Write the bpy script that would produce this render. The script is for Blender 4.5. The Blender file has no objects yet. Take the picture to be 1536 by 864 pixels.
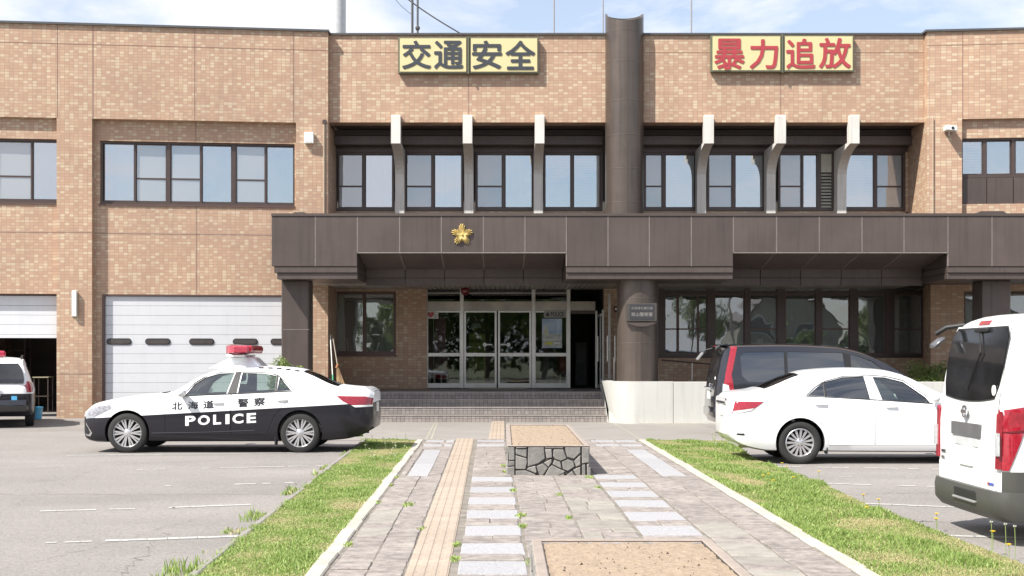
import bpy, bmesh, math, random
import numpy as np
from mathutils import Vector, Matrix
random.seed(7); np.random.seed(7)
R = math.radians
scene = bpy.context.scene
COL = scene.collection

# ------------------------------------------------------------------ camera
F = 2000.0            # focal length in pixels of a 1536 px wide picture
H = 1.573             # eye height
VX, VY = 756.0, 537.0
cam_d = bpy.data.cameras.new('camera'); cam = bpy.data.objects.new('camera', cam_d); COL.objects.link(cam)
cam.location = (0, 0, H); cam.rotation_euler = (R(90), 0, 0)
cam_d.sensor_width = 36; cam_d.lens = F/1536*36
cam_d.shift_x = (768-VX)/1536; cam_d.shift_y = (VY-432)/1536
cam_d.clip_start = .1; cam_d.clip_end = 5000
scene.camera = cam

# ------------------------------------------------------------------ sun, sky, exposure
SUN_DIR = Vector((.67, .50, -1.0)).normalized()      # the way the light travels
sun_d = bpy.data.lights.new('sun', 'SUN'); sun_d.energy = 4.3; sun_d.angle = R(.55); sun_d.color = (1, .955, .88)
sun = bpy.data.objects.new('sun', sun_d); COL.objects.link(sun)
sun.rotation_euler = (-SUN_DIR).to_track_quat('Z', 'Y').to_euler(); sun.location = (-20, -15, 40)
elev = math.asin(-SUN_DIR.z); azim = math.atan2(-SUN_DIR.x, -SUN_DIR.y)
w = bpy.data.worlds.new('World'); scene.world = w; w.use_nodes = True
nt = w.node_tree; nt.nodes.clear()
def N(nt, t, **k):
    n = nt.nodes.new(t)
    for a, b in k.items(): setattr(n, a, b)
    return n
out = N(nt, 'ShaderNodeOutputWorld'); bg = N(nt, 'ShaderNodeBackground')
sky = N(nt, 'ShaderNodeTexSky', sky_type='NISHITA', sun_disc=False, sun_elevation=elev, sun_rotation=azim)
sky.air_density = 1.0; sky.dust_density = 1.0; sky.ozone_density = 1.2; sky.altitude = 50
tc = N(nt, 'ShaderNodeTexCoord'); mp = N(nt, 'ShaderNodeMapping'); mp.inputs['Scale'].default_value = (1, 1, 2.6); mp.inputs['Location'].default_value = (.55, .1, .32)
nz = N(nt, 'ShaderNodeTexNoise'); nz.inputs['Scale'].default_value = 5.0; nz.inputs['Detail'].default_value = 9; nz.inputs['Roughness'].default_value = .58; nz.inputs['Distortion'].default_value = .25
rp = N(nt, 'ShaderNodeValToRGB'); rp.color_ramp.elements[0].position = .42; rp.color_ramp.elements[1].position = .60; rp.color_ramp.elements[0].color = (.30, .30, .30, 1)
mx = N(nt, 'ShaderNodeMix', data_type='RGBA'); mx.inputs['B'].default_value = (5.9, 5.95, 6.5, 1)
L = nt.links.new
L(tc.outputs['Generated'], mp.inputs['Vector']); L(mp.outputs[0], nz.inputs['Vector']); L(nz.outputs['Fac'], rp.inputs[0])
L(rp.outputs[0], mx.inputs['Factor']); L(sky.outputs[0], mx.inputs['A']); L(mx.outputs['Result'], bg.inputs['Color'])
bg.inputs['Strength'].default_value = .095
L(bg.outputs[0], out.inputs[0])
vs = scene.view_settings
scene.display_settings.display_device = 'sRGB'
vs.view_transform = 'Standard'; vs.look = 'None'; vs.exposure = .98; vs.gamma = 1; vs.use_curve_mapping = False
scene.cycles.max_bounces = 10; scene.cycles.diffuse_bounces = 8; scene.cycles.transparent_max_bounces = 10; scene.cycles.glossy_bounces = 3; scene.cycles.transmission_bounces = 4
scene.cycles.caustics_reflective = False; scene.cycles.caustics_refractive = False
scene.cycles.use_denoising = True

# ------------------------------------------------------------------ helpers
WL = {}                                               # world origin of every empty or mesh object
def link(name, data, parent=None, loc=None, rot=None, scale=None):
    o = bpy.data.objects.new(name, data); COL.objects.link(o)
    po = WL[parent.name] if parent else Vector((0, 0, 0))
    wl = Vector(loc) if loc is not None else po.copy()
    if parent: o.parent = parent; o.location = wl-po
    else: o.location = wl
    if rot is not None: o.rotation_euler = rot
    if scale is not None: o.scale = scale
    WL[o.name] = wl
    return o
def tag(o, label=None, cat=None, group=None, kind=None):
    if label: o['label'] = label
    if cat: o['category'] = cat
    if group: o['group'] = group
    if kind: o['kind'] = kind
    return o
def thing(name, label, cat, loc=(0, 0, 0), group=None, rot=None):
    return tag(link(name, None, None, loc, rot), label, cat, group)

class MB:
    def __init__(s): s.v = []; s.f = []; s.m = []; s.mats = []
    def mi(s, m):
        if m is None: return 0
        if m not in s.mats: s.mats.append(m)
        return s.mats.index(m)
    def add(s, vs, fs, m=None):
        b = len(s.v); i = s.mi(m); s.v += [tuple(p) for p in vs]
        for f in fs: s.f.append(tuple(b+k for k in f)); s.m.append(i)
        return s
    def box(s, x0, x1, y0, y1, z0, z1, m=None):
        if x0 > x1: x0, x1 = x1, x0
        if y0 > y1: y0, y1 = y1, y0
        if z0 > z1: z0, z1 = z1, z0
        return s.add([(x0,y0,z0),(x1,y0,z0),(x1,y1,z0),(x0,y1,z0),(x0,y0,z1),(x1,y0,z1),(x1,y1,z1),(x0,y1,z1)],
              [(0,3,2,1),(4,5,6,7),(0,1,5,4),(1,2,6,5),(2,3,7,6),(3,0,4,7)], m)
    def prism(s, pts, a, b, axis='y', m=None):           # pts: polygon in the other two axes
        n = len(pts)
        ar = sum(pts[i][0]*pts[(i+1)%n][1]-pts[(i+1)%n][0]*pts[i][1] for i in range(n))
        if (ar < 0) != (axis == 'y' and False): pts = list(pts) if ar > 0 else list(pts)[::-1]
        def P(p, t):
            return {'y': (p[0], t, p[1]), 'x': (t, p[0], p[1]), 'z': (p[0], p[1], t)}[axis]
        if axis == 'y': pts = pts[::-1]
        lo, hi = min(a, b), max(a, b)
        vs = [P(p, lo) for p in pts]+[P(p, hi) for p in pts]
        fs = [tuple(range(n))[::-1], tuple(range(n, 2*n))]+[(i, (i+1)%n, n+(i+1)%n, n+i) for i in range(n)]
        return s.add(vs, fs, m)
    def tube(s, pts, r, n=8, m=None, cap=True):
        pts = [Vector(p) for p in pts]; b = []
        rs = r if isinstance(r, (list, tuple)) else [r]*len(pts)
        up = Vector((0, 0, 1)); rings = []
        for i, p in enumerate(pts):
            d = (pts[min(i+1, len(pts)-1)]-pts[max(i-1, 0)]).normalized()
            u = d.cross(up if abs(d.z) < .95 else Vector((1, 0, 0))).normalized(); v = d.cross(u).normalized()
            rings.append([p+u*math.cos(2*math.pi*k/n)*rs[i]+v*math.sin(2*math.pi*k/n)*rs[i] for k in range(n)])
        vs = [q for r_ in rings for q in r_]; fs = []
        for i in range(len(pts)-1):
            for k in range(n):
                fs.append((i*n+k, i*n+(k+1)%n, (i+1)*n+(k+1)%n, (i+1)*n+k))
        if cap: fs += [tuple(range(n))[::-1], tuple((len(pts)-1)*n+k for k in range(n))]
        return s.add(vs, fs, m)
    def lathe(s, prof, c, axis='z', n=24, m=None, a0=0, a1=2*math.pi):   # prof: (r, h)
        full = abs(a1-a0-2*math.pi) < 1e-6; nn = n if full else n+1
        c = Vector(c); vs = []
        for r_, h in prof:
            for k in range(nn):
                a = a0+(a1-a0)*k/n; x, y = r_*math.cos(a), r_*math.sin(a)
                vs.append(c+{'z': Vector((x, y, h)), 'y': Vector((x, h, y)), 'x': Vector((h, x, y))}[axis])
        fs = []
        for i in range(len(prof)-1):
            for k in range(n):
                k2 = (k+1) % nn
                fs.append((i*nn+k, i*nn+k2, (i+1)*nn+k2, (i+1)*nn+k))
        return s.add(vs, fs, m)
    def mesh(s, name, mat=None, origin=(0, 0, 0), smooth=None, bevel=0, recalc=False, xf=None):
        o = Vector(origin); vs = s.v
        if xf: vs = [xf(*p) for p in vs]
        me = bpy.data.meshes.new(name)
        me.from_pydata([(p[0]-o.x, p[1]-o.y, p[2]-o.z) for p in vs], [], s.f)
        ms = s.mats if s.mats else [mat]
        for m in ms: me.materials.append(m)
        if len(ms) > 1: me.polygons.foreach_set('material_index', s.m)
        if bevel or recalc:
            bm = bmesh.new(); bm.from_mesh(me)
            if recalc: bmesh.ops.recalc_face_normals(bm, faces=bm.faces)
            if bevel: bmesh.ops.bevel(bm, geom=[e for e in bm.edges if len(e.link_faces) == 2 and e.calc_face_angle(0) > .6], offset=bevel, segments=1, affect='EDGES', clamp_overlap=True)
            bm.to_mesh(me); bm.free()
        if smooth is not None:
            me.shade_smooth(); me.set_sharp_from_angle(angle=R(smooth))
        me.update()
        return me
    def build(s, name, mat=None, parent=None, label=None, loc=None, xf=None, **k):
        org = Vector(loc) if loc is not None else (WL[parent.name] if parent else Vector((0, 0, 0)))
        o = link(name, s.mesh(name, mat, org, xf=xf, **k), parent, org)
        if label: o['label'] = label
        return o

def rbox(bx, by, bz, bevel=.01, name='piece', mat=None):      # chamfered box centred on x and y, standing on z=0
    return MB().box(-bx/2, bx/2, -by/2, by/2, 0, bz).mesh(name, mat, bevel=bevel)

# ------------------------------------------------------------------ materials
def new_mat(name):
    m = bpy.data.materials.new(name); m.use_nodes = True
    nt = m.node_tree; b = nt.nodes['Principled BSDF']
    return m, nt, b
def pmat(name, col, rough=.6, metal=0, spec=.5, var=.12, scale=6, bump=0, bscale=60, rnd=0, coat=0, detail=5, col2=None, stain=0, emit=0, alpha=1):
    m, nt, b = new_mat(name); L = nt.links.new
    b.inputs['Roughness'].default_value = rough; b.inputs['Metallic'].default_value = metal
    b.inputs['Specular IOR Level'].default_value = spec; b.inputs['Coat Weight'].default_value = coat
    b.inputs['Coat Roughness'].default_value = .06
    tc = N(nt, 'ShaderNodeTexCoord'); src = tc.outputs['Object']
    if rnd:
        oi = N(nt, 'ShaderNodeObjectInfo'); ml = N(nt, 'ShaderNodeMath', operation='MULTIPLY'); ml.inputs[1].default_value = 37
        L(oi.outputs['Random'], ml.inputs[0]); va = N(nt, 'ShaderNodeVectorMath', operation='ADD')
        L(src, va.inputs[0]); L(ml.outputs[0], va.inputs[1]); src = va.outputs[0]
    nz = N(nt, 'ShaderNodeTexNoise'); nz.inputs['Scale'].default_value = scale; nz.inputs['Detail'].default_value = detail; nz.inputs['Roughness'].default_value = .6
    L(src, nz.inputs['Vector'])
    rp = N(nt, 'ShaderNodeValToRGB'); e = rp.color_ramp.elements
    e[0].position = .3; e[1].position = .7
    c2 = col2 or col
    e[0].color = (*[max(0, c*(1-var)) for c in col], 1); e[1].color = (*[min(1, c*(1+var)) for c in c2], 1)
    L(nz.outputs['Fac'], rp.inputs[0]); last = rp.outputs[0]
    if stain:                                      # vertical run-off streaks and grime
        mp = N(nt, 'ShaderNodeMapping'); mp.inputs['Scale'].default_value = (7, 7, .35); L(src, mp.inputs[0])
        n2 = N(nt, 'ShaderNodeTexNoise'); n2.inputs['Scale'].default_value = 1.6; n2.inputs['Detail'].default_value = 6; L(mp.outputs[0], n2.inputs['Vector'])
        mr = N(nt, 'ShaderNodeMapRange'); mr.inputs[1].default_value = .5; mr.inputs[2].default_value = .75; mr.inputs[3].default_value = 1; mr.inputs[4].default_value = 1-stain
        L(n2.outputs['Fac'], mr.inputs[0]); mu = N(nt, 'ShaderNodeVectorMath', operation='SCALE'); L(last, mu.inputs[0]); L(mr.outputs[0], mu.inputs['Scale']); last = mu.outputs[0]
    if rnd:
        m2 = N(nt, 'ShaderNodeMapRange'); m2.inputs[3].default_value = 1-rnd; m2.inputs[4].default_value = 1+rnd
        L(oi.outputs['Random'], m2.inputs[0]); vm = N(nt, 'ShaderNodeVectorMath', operation='SCALE'); L(last, vm.inputs[0]); L(m2.outputs[0], vm.inputs['Scale']); last = vm.outputs[0]
    L(last, b.inputs['Base Color'])
    if bump:
        n3 = N(nt, 'ShaderNodeTexNoise'); n3.inputs['Scale'].default_value = bscale; n3.inputs['Detail'].default_value = 6; L(src, n3.inputs['Vector'])
        bp = N(nt, 'ShaderNodeBump'); bp.inputs['Strength'].default_value = bump; bp.inputs['Distance'].default_value = .01
        L(n3.outputs['Fac'], bp.inputs['Height']); L(bp.outputs[0], b.inputs['Normal'])
    if emit: b.inputs['Emission Strength'].default_value = emit; b.inputs['Emission Color'].default_value = (*col, 1)
    return m

def tile_mat(name, tw, th, joint, colors, grout, rough=.55, bumpd=.004, swap=False, runs=False, up=False):
    """small ceramic tiles laid in a straight grid; the colour differs from tile to tile"""
    m, nt, b = new_mat(name); L = nt.links.new
    def M(op, a, c=None):
        n = N(nt, 'ShaderNodeMath', operation=op)
        for i, q in enumerate((a, c)):
            if q is None: continue
            if isinstance(q, (int, float)): n.inputs[i].default_value = q
            else: L(q, n.inputs[i])
        return n.outputs[0]
    g = N(nt, 'ShaderNodeNewGeometry'); sp = N(nt, 'ShaderNodeSeparateXYZ'); L(g.outputs['Position'], sp.inputs[0])
    if up: ux, uz = sp.outputs[0], M('ADD', sp.outputs[1], sp.outputs[2])
    else: ux, uz = M('ADD', sp.outputs[0], sp.outputs[1]), sp.outputs[2]
    u = M('DIVIDE', ux, tw); v = M('DIVIDE', M('ADD', uz, .003), th)
    fu, fv = M('FRACT', u), M('FRACT', v); iu, iv = M('FLOOR', u), M('FLOOR', v)
    cb = N(nt, 'ShaderNodeCombineXYZ'); L(iu, cb.inputs[0]); L(iv, cb.inputs[1])
    wn = N(nt, 'ShaderNodeTexWhiteNoise', noise_dimensions='2D'); L(cb.outputs[0], wn.inputs['Vector'])
    rp = N(nt, 'ShaderNodeValToRGB'); rp.color_ramp.interpolation = 'CONSTANT'
    e = rp.color_ramp.elements
    while len(e) < len(colors): e.new(.5)
    for k, (p, c) in enumerate(colors): e[k].position = p; e[k].color = (*c, 1)
    fac = wn.outputs['Value']
    L(fac, rp.inputs[0])
    # broad weathering
    nz = N(nt, 'ShaderNodeTexNoise'); nz.inputs['Scale'].default_value = .7; nz.inputs['Detail'].default_value = 6; L(g.outputs['Position'], nz.inputs['Vector'])
    mr = N(nt, 'ShaderNodeMapRange'); mr.inputs[1].default_value = .3; mr.inputs[2].default_value = .7; mr.inputs[3].default_value = .90; mr.inputs[4].default_value = 1.06; L(nz.outputs['Fac'], mr.inputs[0])
    sc = N(nt, 'ShaderNodeVectorMath', operation='SCALE'); L(rp.outputs[0], sc.inputs[0]); L(mr.outputs[0], sc.inputs['Scale'])
    ju, jv = joint/tw, joint/th
    du = M('MINIMUM', fu, M('SUBTRACT', 1, fu)); dv = M('MINIMUM', fv, M('SUBTRACT', 1, fv))
    mask = M('MULTIPLY', M('GREATER_THAN', du, ju/2), M('GREATER_THAN', dv, jv/2))
    mx = N(nt, 'ShaderNodeMix', data_type='RGBA'); L(mask, mx.inputs['Factor']); mx.inputs['A'].default_value = (*grout, 1); L(sc.outputs[0], mx.inputs['B'])
    L(mx.outputs['Result'], b.inputs['Base Color'])
    b.inputs['Roughness'].default_value = rough
    bp = N(nt, 'ShaderNodeBump'); bp.inputs['Strength'].default_value = .6; bp.inputs['Distance'].default_value = bumpd
    hh = M('ADD', mask, M('MULTIPLY', fac, .3)); L(hh, bp.inputs['Height']); L(bp.outputs[0], b.inputs['Normal'])
    return m

def glass_mat(name, tint=(.5, .55, .55), refl=.16, rough=.015, trans=1.0, wave=0, grey_mix=0, dcol=(.42, .45, .45)):
    """window glass: mirror reflection by angle over a tinted clear pane"""
    m = bpy.data.materials.new(name); m.use_nodes = True; nt = m.node_tree; nt.nodes.clear(); L = nt.links.new
    o = N(nt, 'ShaderNodeOutputMaterial'); mix = N(nt, 'ShaderNodeMixShader'); gl = N(nt, 'ShaderNodeBsdfGlossy'); tr = N(nt, 'ShaderNodeBsdfTransparent')
    gl.inputs['Roughness'].default_value = rough; gl.inputs['Color'].default_value = (.93, .97, 1, 1)
    tr.inputs['Color'].default_value = (*[t*trans for t in tint], 1)
    fr = N(nt, 'ShaderNodeLayerWeight'); fr.inputs['Blend'].default_value = .35
    mr = N(nt, 'ShaderNodeMapRange'); mr.inputs[3].default_value = refl; mr.inputs[4].default_value = 1
    L(fr.outputs['Fresnel'], mr.inputs[0]); L(mr.outputs[0], mix.inputs[0]); L(tr.outputs[0], mix.inputs[1]); L(gl.outputs[0], mix.inputs[2]); L(mix.outputs[0], o.inputs[0])
    if grey_mix:                                       # even grey mixed over the pane; on screened sashes, the fly screen
        df = N(nt, 'ShaderNodeBsdfDiffuse'); df.inputs['Color'].default_value = (*dcol, 1); m2 = N(nt, 'ShaderNodeMixShader'); m2.inputs[0].default_value = grey_mix
        L(mix.outputs[0], m2.inputs[1]); L(df.outputs[0], m2.inputs[2]); L(m2.outputs[0], o.inputs[0])
    if wave:
        tc = N(nt, 'ShaderNodeTexCoord'); nz = N(nt, 'ShaderNodeTexNoise'); nz.inputs['Scale'].default_value = 1.3; nz.inputs['Detail'].default_value = 1
        bp = N(nt, 'ShaderNodeBump'); bp.inputs['Strength'].default_value = wave; bp.inputs['Distance'].default_value = .02
        L(tc.outputs['Object'], nz.inputs['Vector']); L(nz.outputs['Fac'], bp.inputs['Height']); L(bp.outputs[0], gl.inputs['Normal'])
    return m

BR = [(0, (.425, .270, .180)), (.26, (.455, .297, .198)), (.48, (.478, .328, .218)), (.66, (.535, .415, .285)), (.80, (.438, .280, .186)), (.90, (.500, .366, .250))]
M_brick = tile_mat('salmon_wall_tile', .1290, .0752, .012, BR, (.33, .235, .18))
M_steptile = tile_mat('grey_step_tile', .102, .089, .010, [(0, (.27, .235, .215)), (.4, (.30, .265, .245)), (.75, (.24, .21, .195))], (.10, .09, .085), up=False)
M_floortile = tile_mat('porch_floor_tile', .102, .102, .010, [(0, (.22, .19, .175)), (.5, (.25, .22, .205))], (.10, .09, .085), up=True)
M_panel = pmat('brown_metal_panel', (.096, .074, .066), rough=.42, metal=.25, var=.12, scale=1.1, rnd=.12, stain=.2)
M_panel_dk = pmat('dark_brown_panel', (.085, .066, .058), rough=.5, metal=.2, var=.1, scale=1.5, rnd=.05)
M_soffit = pmat('dark_soffit_panel', (.085, .066, .062), rough=.5, var=.15, scale=2, rnd=.05)
M_column = pmat('bronze_column_sheet', (.115, .092, .078), rough=.34, metal=.45, var=.14, scale=1.3, stain=.22)
M_seam = pmat('pale_sealant', (.175, .15, .138), rough=.7, var=.15)
M_joint = pmat('dark_sealant', (.24, .155, .12), rough=.8, var=.15)
M_frame = pmat('bronze_window_frame', (.085, .062, .056), rough=.38, metal=.35, var=.08)
M_frame_red = pmat('reddish_sash', (.12, .075, .065), rough=.4, metal=.3, var=.08)
M_alu = pmat('brushed_aluminium', (.50, .48, .45), rough=.32, metal=.75, var=.12, scale=3)
M_alu_dull = pmat('stained_aluminium_beam', (.36, .33, .29), rough=.42, metal=.55, var=.25, scale=1.5)
M_fin = pmat('off_white_concrete', (.60, .58, .54), rough=.75, var=.06, scale=2, stain=.2, bump=.1)
M_whitewall = pmat('white_painted_concrete', (.50, .495, .465), rough=.7, var=.05, scale=1.3, stain=.09, bump=.05)
M_shutter = pmat('white_shutter_slat', (.58, .59, .615), rough=.45, var=.03, scale=2, stain=.04)
M_black = pmat('black_rubber', (.014, .014, .015), rough=.55, var=.2)
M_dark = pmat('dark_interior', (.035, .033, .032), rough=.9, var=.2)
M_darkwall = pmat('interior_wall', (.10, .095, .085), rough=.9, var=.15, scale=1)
M_asphalt = pmat('weathered_asphalt', (.225, .208, .192), rough=.9, var=.09, scale=.55, bump=.35, bscale=95, detail=12)
M_apron = pmat('smooth_concrete', (.245, .228, .208), rough=.85, var=.08, scale=1.1, bump=.15, bscale=120, detail=9)
M_line = pmat('worn_white_paint', (.40, .39, .37), rough=.8, var=.22, scale=12, detail=8)
M_kerb = pmat('pale_kerb_stone', (.41, .38, .325), rough=.85, var=.14, scale=9, bump=.5, bscale=40, rnd=.10)
M_sign = pmat('cream_sign_face', (.60, .53, .29), rough=.4, var=.03)
M_signframe = pmat('sign_edge', (.12, .12, .08), rough=.5, var=.1)
M_ink = pmat('dark_sign_ink', (.04, .045, .055), rough=.5, var=.1)
M_red = pmat('red_sign_ink', (.37, .045, .055), rough=.45, var=.08)
M_white = pmat('white_plastic', (.75, .75, .73), rough=.4, var=.04)
M_gold = pmat('gold_leaf', (.72, .56, .22), rough=.4, metal=.25, var=.12, scale=20)
M_cap = pmat('parapet_flashing', (.10, .10, .10), rough=.45, metal=.4, var=.1)
M_blind = pmat('pale_blind', (.42, .45, .48), rough=.8, var=.05)
M_curtain = pmat('net_curtain', (.55, .58, .60), rough=.9, var=.1, scale=3)
G_sky = glass_mat('upper_window_glass', (.62, .66, .68), refl=.44, wave=.2, grey_mix=.04)
G_screen = glass_mat('fly_screened_glass', (.5, .52, .52), refl=.36, wave=.2, grey_mix=.36, dcol=(.50, .54, .57))
G_low = glass_mat('ground_floor_glass', (.55, .58, .55), refl=.20, wave=.3, grey_mix=.16, dcol=(.50, .54, .50))
G_door = glass_mat('entrance_glass', (.72, .74, .70), refl=.02, wave=.05)

# asphalt: coarse light and dark aggregate, broad tone changes, a few old stains
def asphalt(m):
    nt = m.node_tree; b = nt.nodes['Principled BSDF']; L = nt.links.new; src = b.inputs['Base Color'].links[0].from_socket
    tc = N(nt, 'ShaderNodeTexCoord'); vo = N(nt, 'ShaderNodeTexVoronoi'); vo.inputs['Scale'].default_value = 70; L(tc.outputs['Object'], vo.inputs['Vector'])
    sp = N(nt, 'ShaderNodeSeparateXYZ'); L(vo.outputs['Color'], sp.inputs[0])
    mr = N(nt, 'ShaderNodeMapRange'); mr.inputs[3].default_value = .78; mr.inputs[4].default_value = 1.22; L(sp.outputs[0], mr.inputs[0])
    mp = N(nt, 'ShaderNodeMapping'); mp.inputs['Scale'].default_value = (.16, .42, 1); L(tc.outputs['Object'], mp.inputs[0])
    nz = N(nt, 'ShaderNodeTexNoise'); nz.inputs['Scale'].default_value = 1.2; nz.inputs['Detail'].default_value = 7; L(mp.outputs[0], nz.inputs['Vector'])
    m2 = N(nt, 'ShaderNodeMapRange'); m2.inputs[1].default_value = .35; m2.inputs[2].default_value = .68; m2.inputs[3].default_value = .88; m2.inputs[4].default_value = 1.07; L(nz.outputs['Fac'], m2.inputs[0])
    n3 = N(nt, 'ShaderNodeTexNoise'); n3.inputs['Scale'].default_value = .9; n3.inputs['Detail'].default_value = 3; L(tc.outputs['Object'], n3.inputs['Vector'])
    m3 = N(nt, 'ShaderNodeMapRange'); m3.inputs[1].default_value = .66; m3.inputs[2].default_value = .74; m3.inputs[3].default_value = 1; m3.inputs[4].default_value = .86; L(n3.outputs['Fac'], m3.inputs[0])
    k = src
    for q in (mr, m2, m3):
        v = N(nt, 'ShaderNodeVectorMath', operation='SCALE'); L(k, v.inputs[0]); L(q.outputs[0], v.inputs['Scale']); k = v.outputs[0]
    L(k, b.inputs['Base Color'])
asphalt(M_asphalt)

def patches(m, col, lo, hi, sc):
    """pale irregular patches that lie where they lie in the world, across the joints"""
    nt = m.node_tree; b = nt.nodes['Principled BSDF']; L = nt.links.new; src = b.inputs['Base Color'].links[0].from_socket
    g = N(nt, 'ShaderNodeNewGeometry'); nz = N(nt, 'ShaderNodeTexNoise'); nz.inputs['Scale'].default_value = sc; nz.inputs['Detail'].default_value = 10; nz.inputs['Roughness'].default_value = .72; L(g.outputs['Position'], nz.inputs['Vector'])
    mr = N(nt, 'ShaderNodeMapRange'); mr.inputs[1].default_value = lo; mr.inputs[2].default_value = hi; L(nz.outputs['Fac'], mr.inputs[0])
    mx = N(nt, 'ShaderNodeMix', data_type='RGBA'); L(mr.outputs[0], mx.inputs['Factor']); L(src, mx.inputs['A']); mx.inputs['B'].default_value = (*col, 1); L(mx.outputs['Result'], b.inputs['Base Color'])

def wall_stains(m):
    nt = m.node_tree; b = nt.nodes['Principled BSDF']; L = nt.links.new; src = b.inputs['Base Color'].links[0].from_socket
    g = N(nt, 'ShaderNodeNewGeometry'); mp = N(nt, 'ShaderNodeMapping'); mp.inputs['Scale'].default_value = (2.2, 2.2, .16); L(g.outputs['Position'], mp.inputs[0])
    nz = N(nt, 'ShaderNodeTexNoise'); nz.inputs['Scale'].default_value = 1.5; nz.inputs['Detail'].default_value = 8; nz.inputs['Roughness'].default_value = .65; L(mp.outputs[0], nz.inputs['Vector'])
    mr = N(nt, 'ShaderNodeMapRange'); mr.inputs[1].default_value = .52; mr.inputs[2].default_value = .74; mr.inputs[3].default_value = 1; mr.inputs[4].default_value = .86; L(nz.outputs['Fac'], mr.inputs[0])
    v = N(nt, 'ShaderNodeVectorMath', operation='SCALE'); L(src, v.inputs[0]); L(mr.outputs[0], v.inputs['Scale']); L(v.outputs[0], b.inputs['Base Color'])
wall_stains(M_brick)
# ------------------------------------------------------------------ the place in metres
def X_(px, D): return (px-VX)*D/F
def Z_(py, D): return H+(VY-py)*D/F
D_WING, D_CENTRE, D_REC, D_DOOR = 35.6, 35.82, 37.3, 37.5
ZR = Z_(50, D_CENTRE)                     # roof line
XL = X_(492, D_WING); XR = X_(1387, 35.82)
# the two wings turn a few degrees towards the forecourt
def wl_x(px): k = (px-VX)/F; return k*(D_WING-.115*XL)/(1-.115*k)
def wl_D(x): return D_WING+.115*(x-XL)
def wr_x(px): k = (px-VX)/F; return k*(D_WING+.1*XR)/(1+.1*k)
def wr_D(x): return D_WING-.1*(x-XR)
def wl_z(py, px): return Z_(py, wl_D(wl_x(px)))
def wr_z(py, px): return Z_(py, wr_D(wr_x(px)))
def xfL(x, y, z): return (x, y+.115*(x-XL), z)
def xfR(x, y, z): return (x, y-.1*(x-XR), z)

ST = thing('police_station', 'two storey salmon tiled police station with brown canopy across its front', 'building', (2.5, 36, 0))

def wall(name, x0, x1, z0, z1, y0, y1, holes=(), mat=None, xf=None, label=None):
    xs = sorted({x0, x1, *[h for q in holes for h in q[:2] if x0 < h < x1]}); zs = sorted({z0, z1, *[h for q in holes for h in q[2:] if z0 < h < z1]})
    mb = MB()
    for i in range(len(xs)-1):
        run = None
        for j in range(len(zs)):
            inside = True
            if j < len(zs)-1:
                cx, cz = (xs[i]+xs[i+1])/2, (zs[j]+zs[j+1])/2
                inside = any(q[0] < cx < q[1] and q[2] < cz < q[3] for q in holes)
            if not inside and run is None: run = zs[j]
            if inside and run is not None: mb.box(xs[i], xs[i+1], y0, y1, run, zs[j]); run = None
    return mb.build(name, mat or M_brick, ST, xf=xf, label=label)

# ---- left wing
LW0 = wl_x(-190)
zt = ZR-.02
P1a, P1b = wl_x(85), wl_x(138); P2a, P2b = wl_x(444), XL
zlint = wl_z(181, 300); REC = .22
wall('brick_wall', LW0, P2b, zlint, zt, D_WING, D_WING+.5, xf=xfL)
wall('brick_pier', P1a, P1b, 0, zlint, D_WING, D_WING+.5, xf=xfL)
wall('brick_pier', P2a, P2b, 0, zlint, D_WING, D_WING+1.9, xf=xfL)
ZW0, ZW1 = wl_z(306.5, 300), wl_z(211.5, 300)
ZG = wl_z(441.5, 300)
b1 = (wl_x(146), wl_x(440), ZW0, ZW1); g1 = (wl_x(149), P2a-.001, -.1, ZG)
wall('brick_wall', P1b, P2a, 0, zlint, D_WING+REC, D_WING+.6, holes=(b1, g1), xf=xfL)
b0 = (LW0+1.5, wl_x(86.5), ZW0, ZW1); g0 = (LW0+.9, wl_x(85.5), -.1, ZG)
wall('brick_wall', LW0, P1a, 0, zlint, D_WING+.14, D_WING+.6, holes=(b0, g0), xf=xfL)
# ---- right wing
RW1 = wr_x(1720); zlr = wr_z(178.5, 1450)
Xr0 = XR; Xo = wr_x(1443)
wall('brick_wall', Xr0, RW1, zlr, zt, D_WING, D_WING+.5, xf=xfR)
wall('brick_pier', Xr0, Xo, 3.6, zlr, D_WING, D_WING+1.9, xf=xfR)
zr0, zr1 = wr_z(305, 1480), wr_z(206, 1480)
hr = (wr_x(1445), RW1-1, zr0, zr1)
wall('brick_wall', Xo, RW1, 3.6, zlr, D_WING+.14, D_WING+.6, holes=(hr,), xf=xfR)
XG = wr_x(1396)
wall('brick_wall', XG, RW1, 0, 3.6, D_WING, D_WING+.5, holes=((wr_x(1446), wr_x(1700), .9, wr_z(437, 1450)),), xf=xfR)
# ---- centre
zc = Z_(183.5, D_CENTRE)
wall('brick_wall', XL, XR, zc, ZR-.05, D_CENTRE, D_CENTRE+.5)
wall('brick_wall', XL, XR, 3.9, Z_(317.5, D_REC), D_REC, D_REC+.4)
wall('brick_wall', X_(1358.5, D_REC), XR, 3.9, zc-.02, D_REC, D_REC+.4)
# upper soffit and the box beams over the windows
MB().box(XL, XR, D_CENTRE+.5, D_REC+.4, zc+.02, zc+.2).build('soffit', M_soffit, ST)
zb0, zb1 = Z_(217, 36.9), Z_(203.5, 36.9)
for a, b in ((XL, 2.74), (3.78, XR)):
    MB().box(a, b, 36.9, D_REC+.3, zb0, zb1).build('box_beam', M_panel, ST, bevel=.01)
    m = MB(); n = 6
    for k in range(n):
        z0 = zb1+.002+(zc-zb1)*k/n; m.box(a, b, 37.0-.03*(k % 2), 37.05, z0, z0+(zc-zb1)/n-.012)
    m.build('louvre_band', M_soffit, ST)
    MB().box(a, b, 37.28, 37.36, Z_(228, D_REC), zb0+.05).build('window_header', M_frame, ST)
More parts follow.
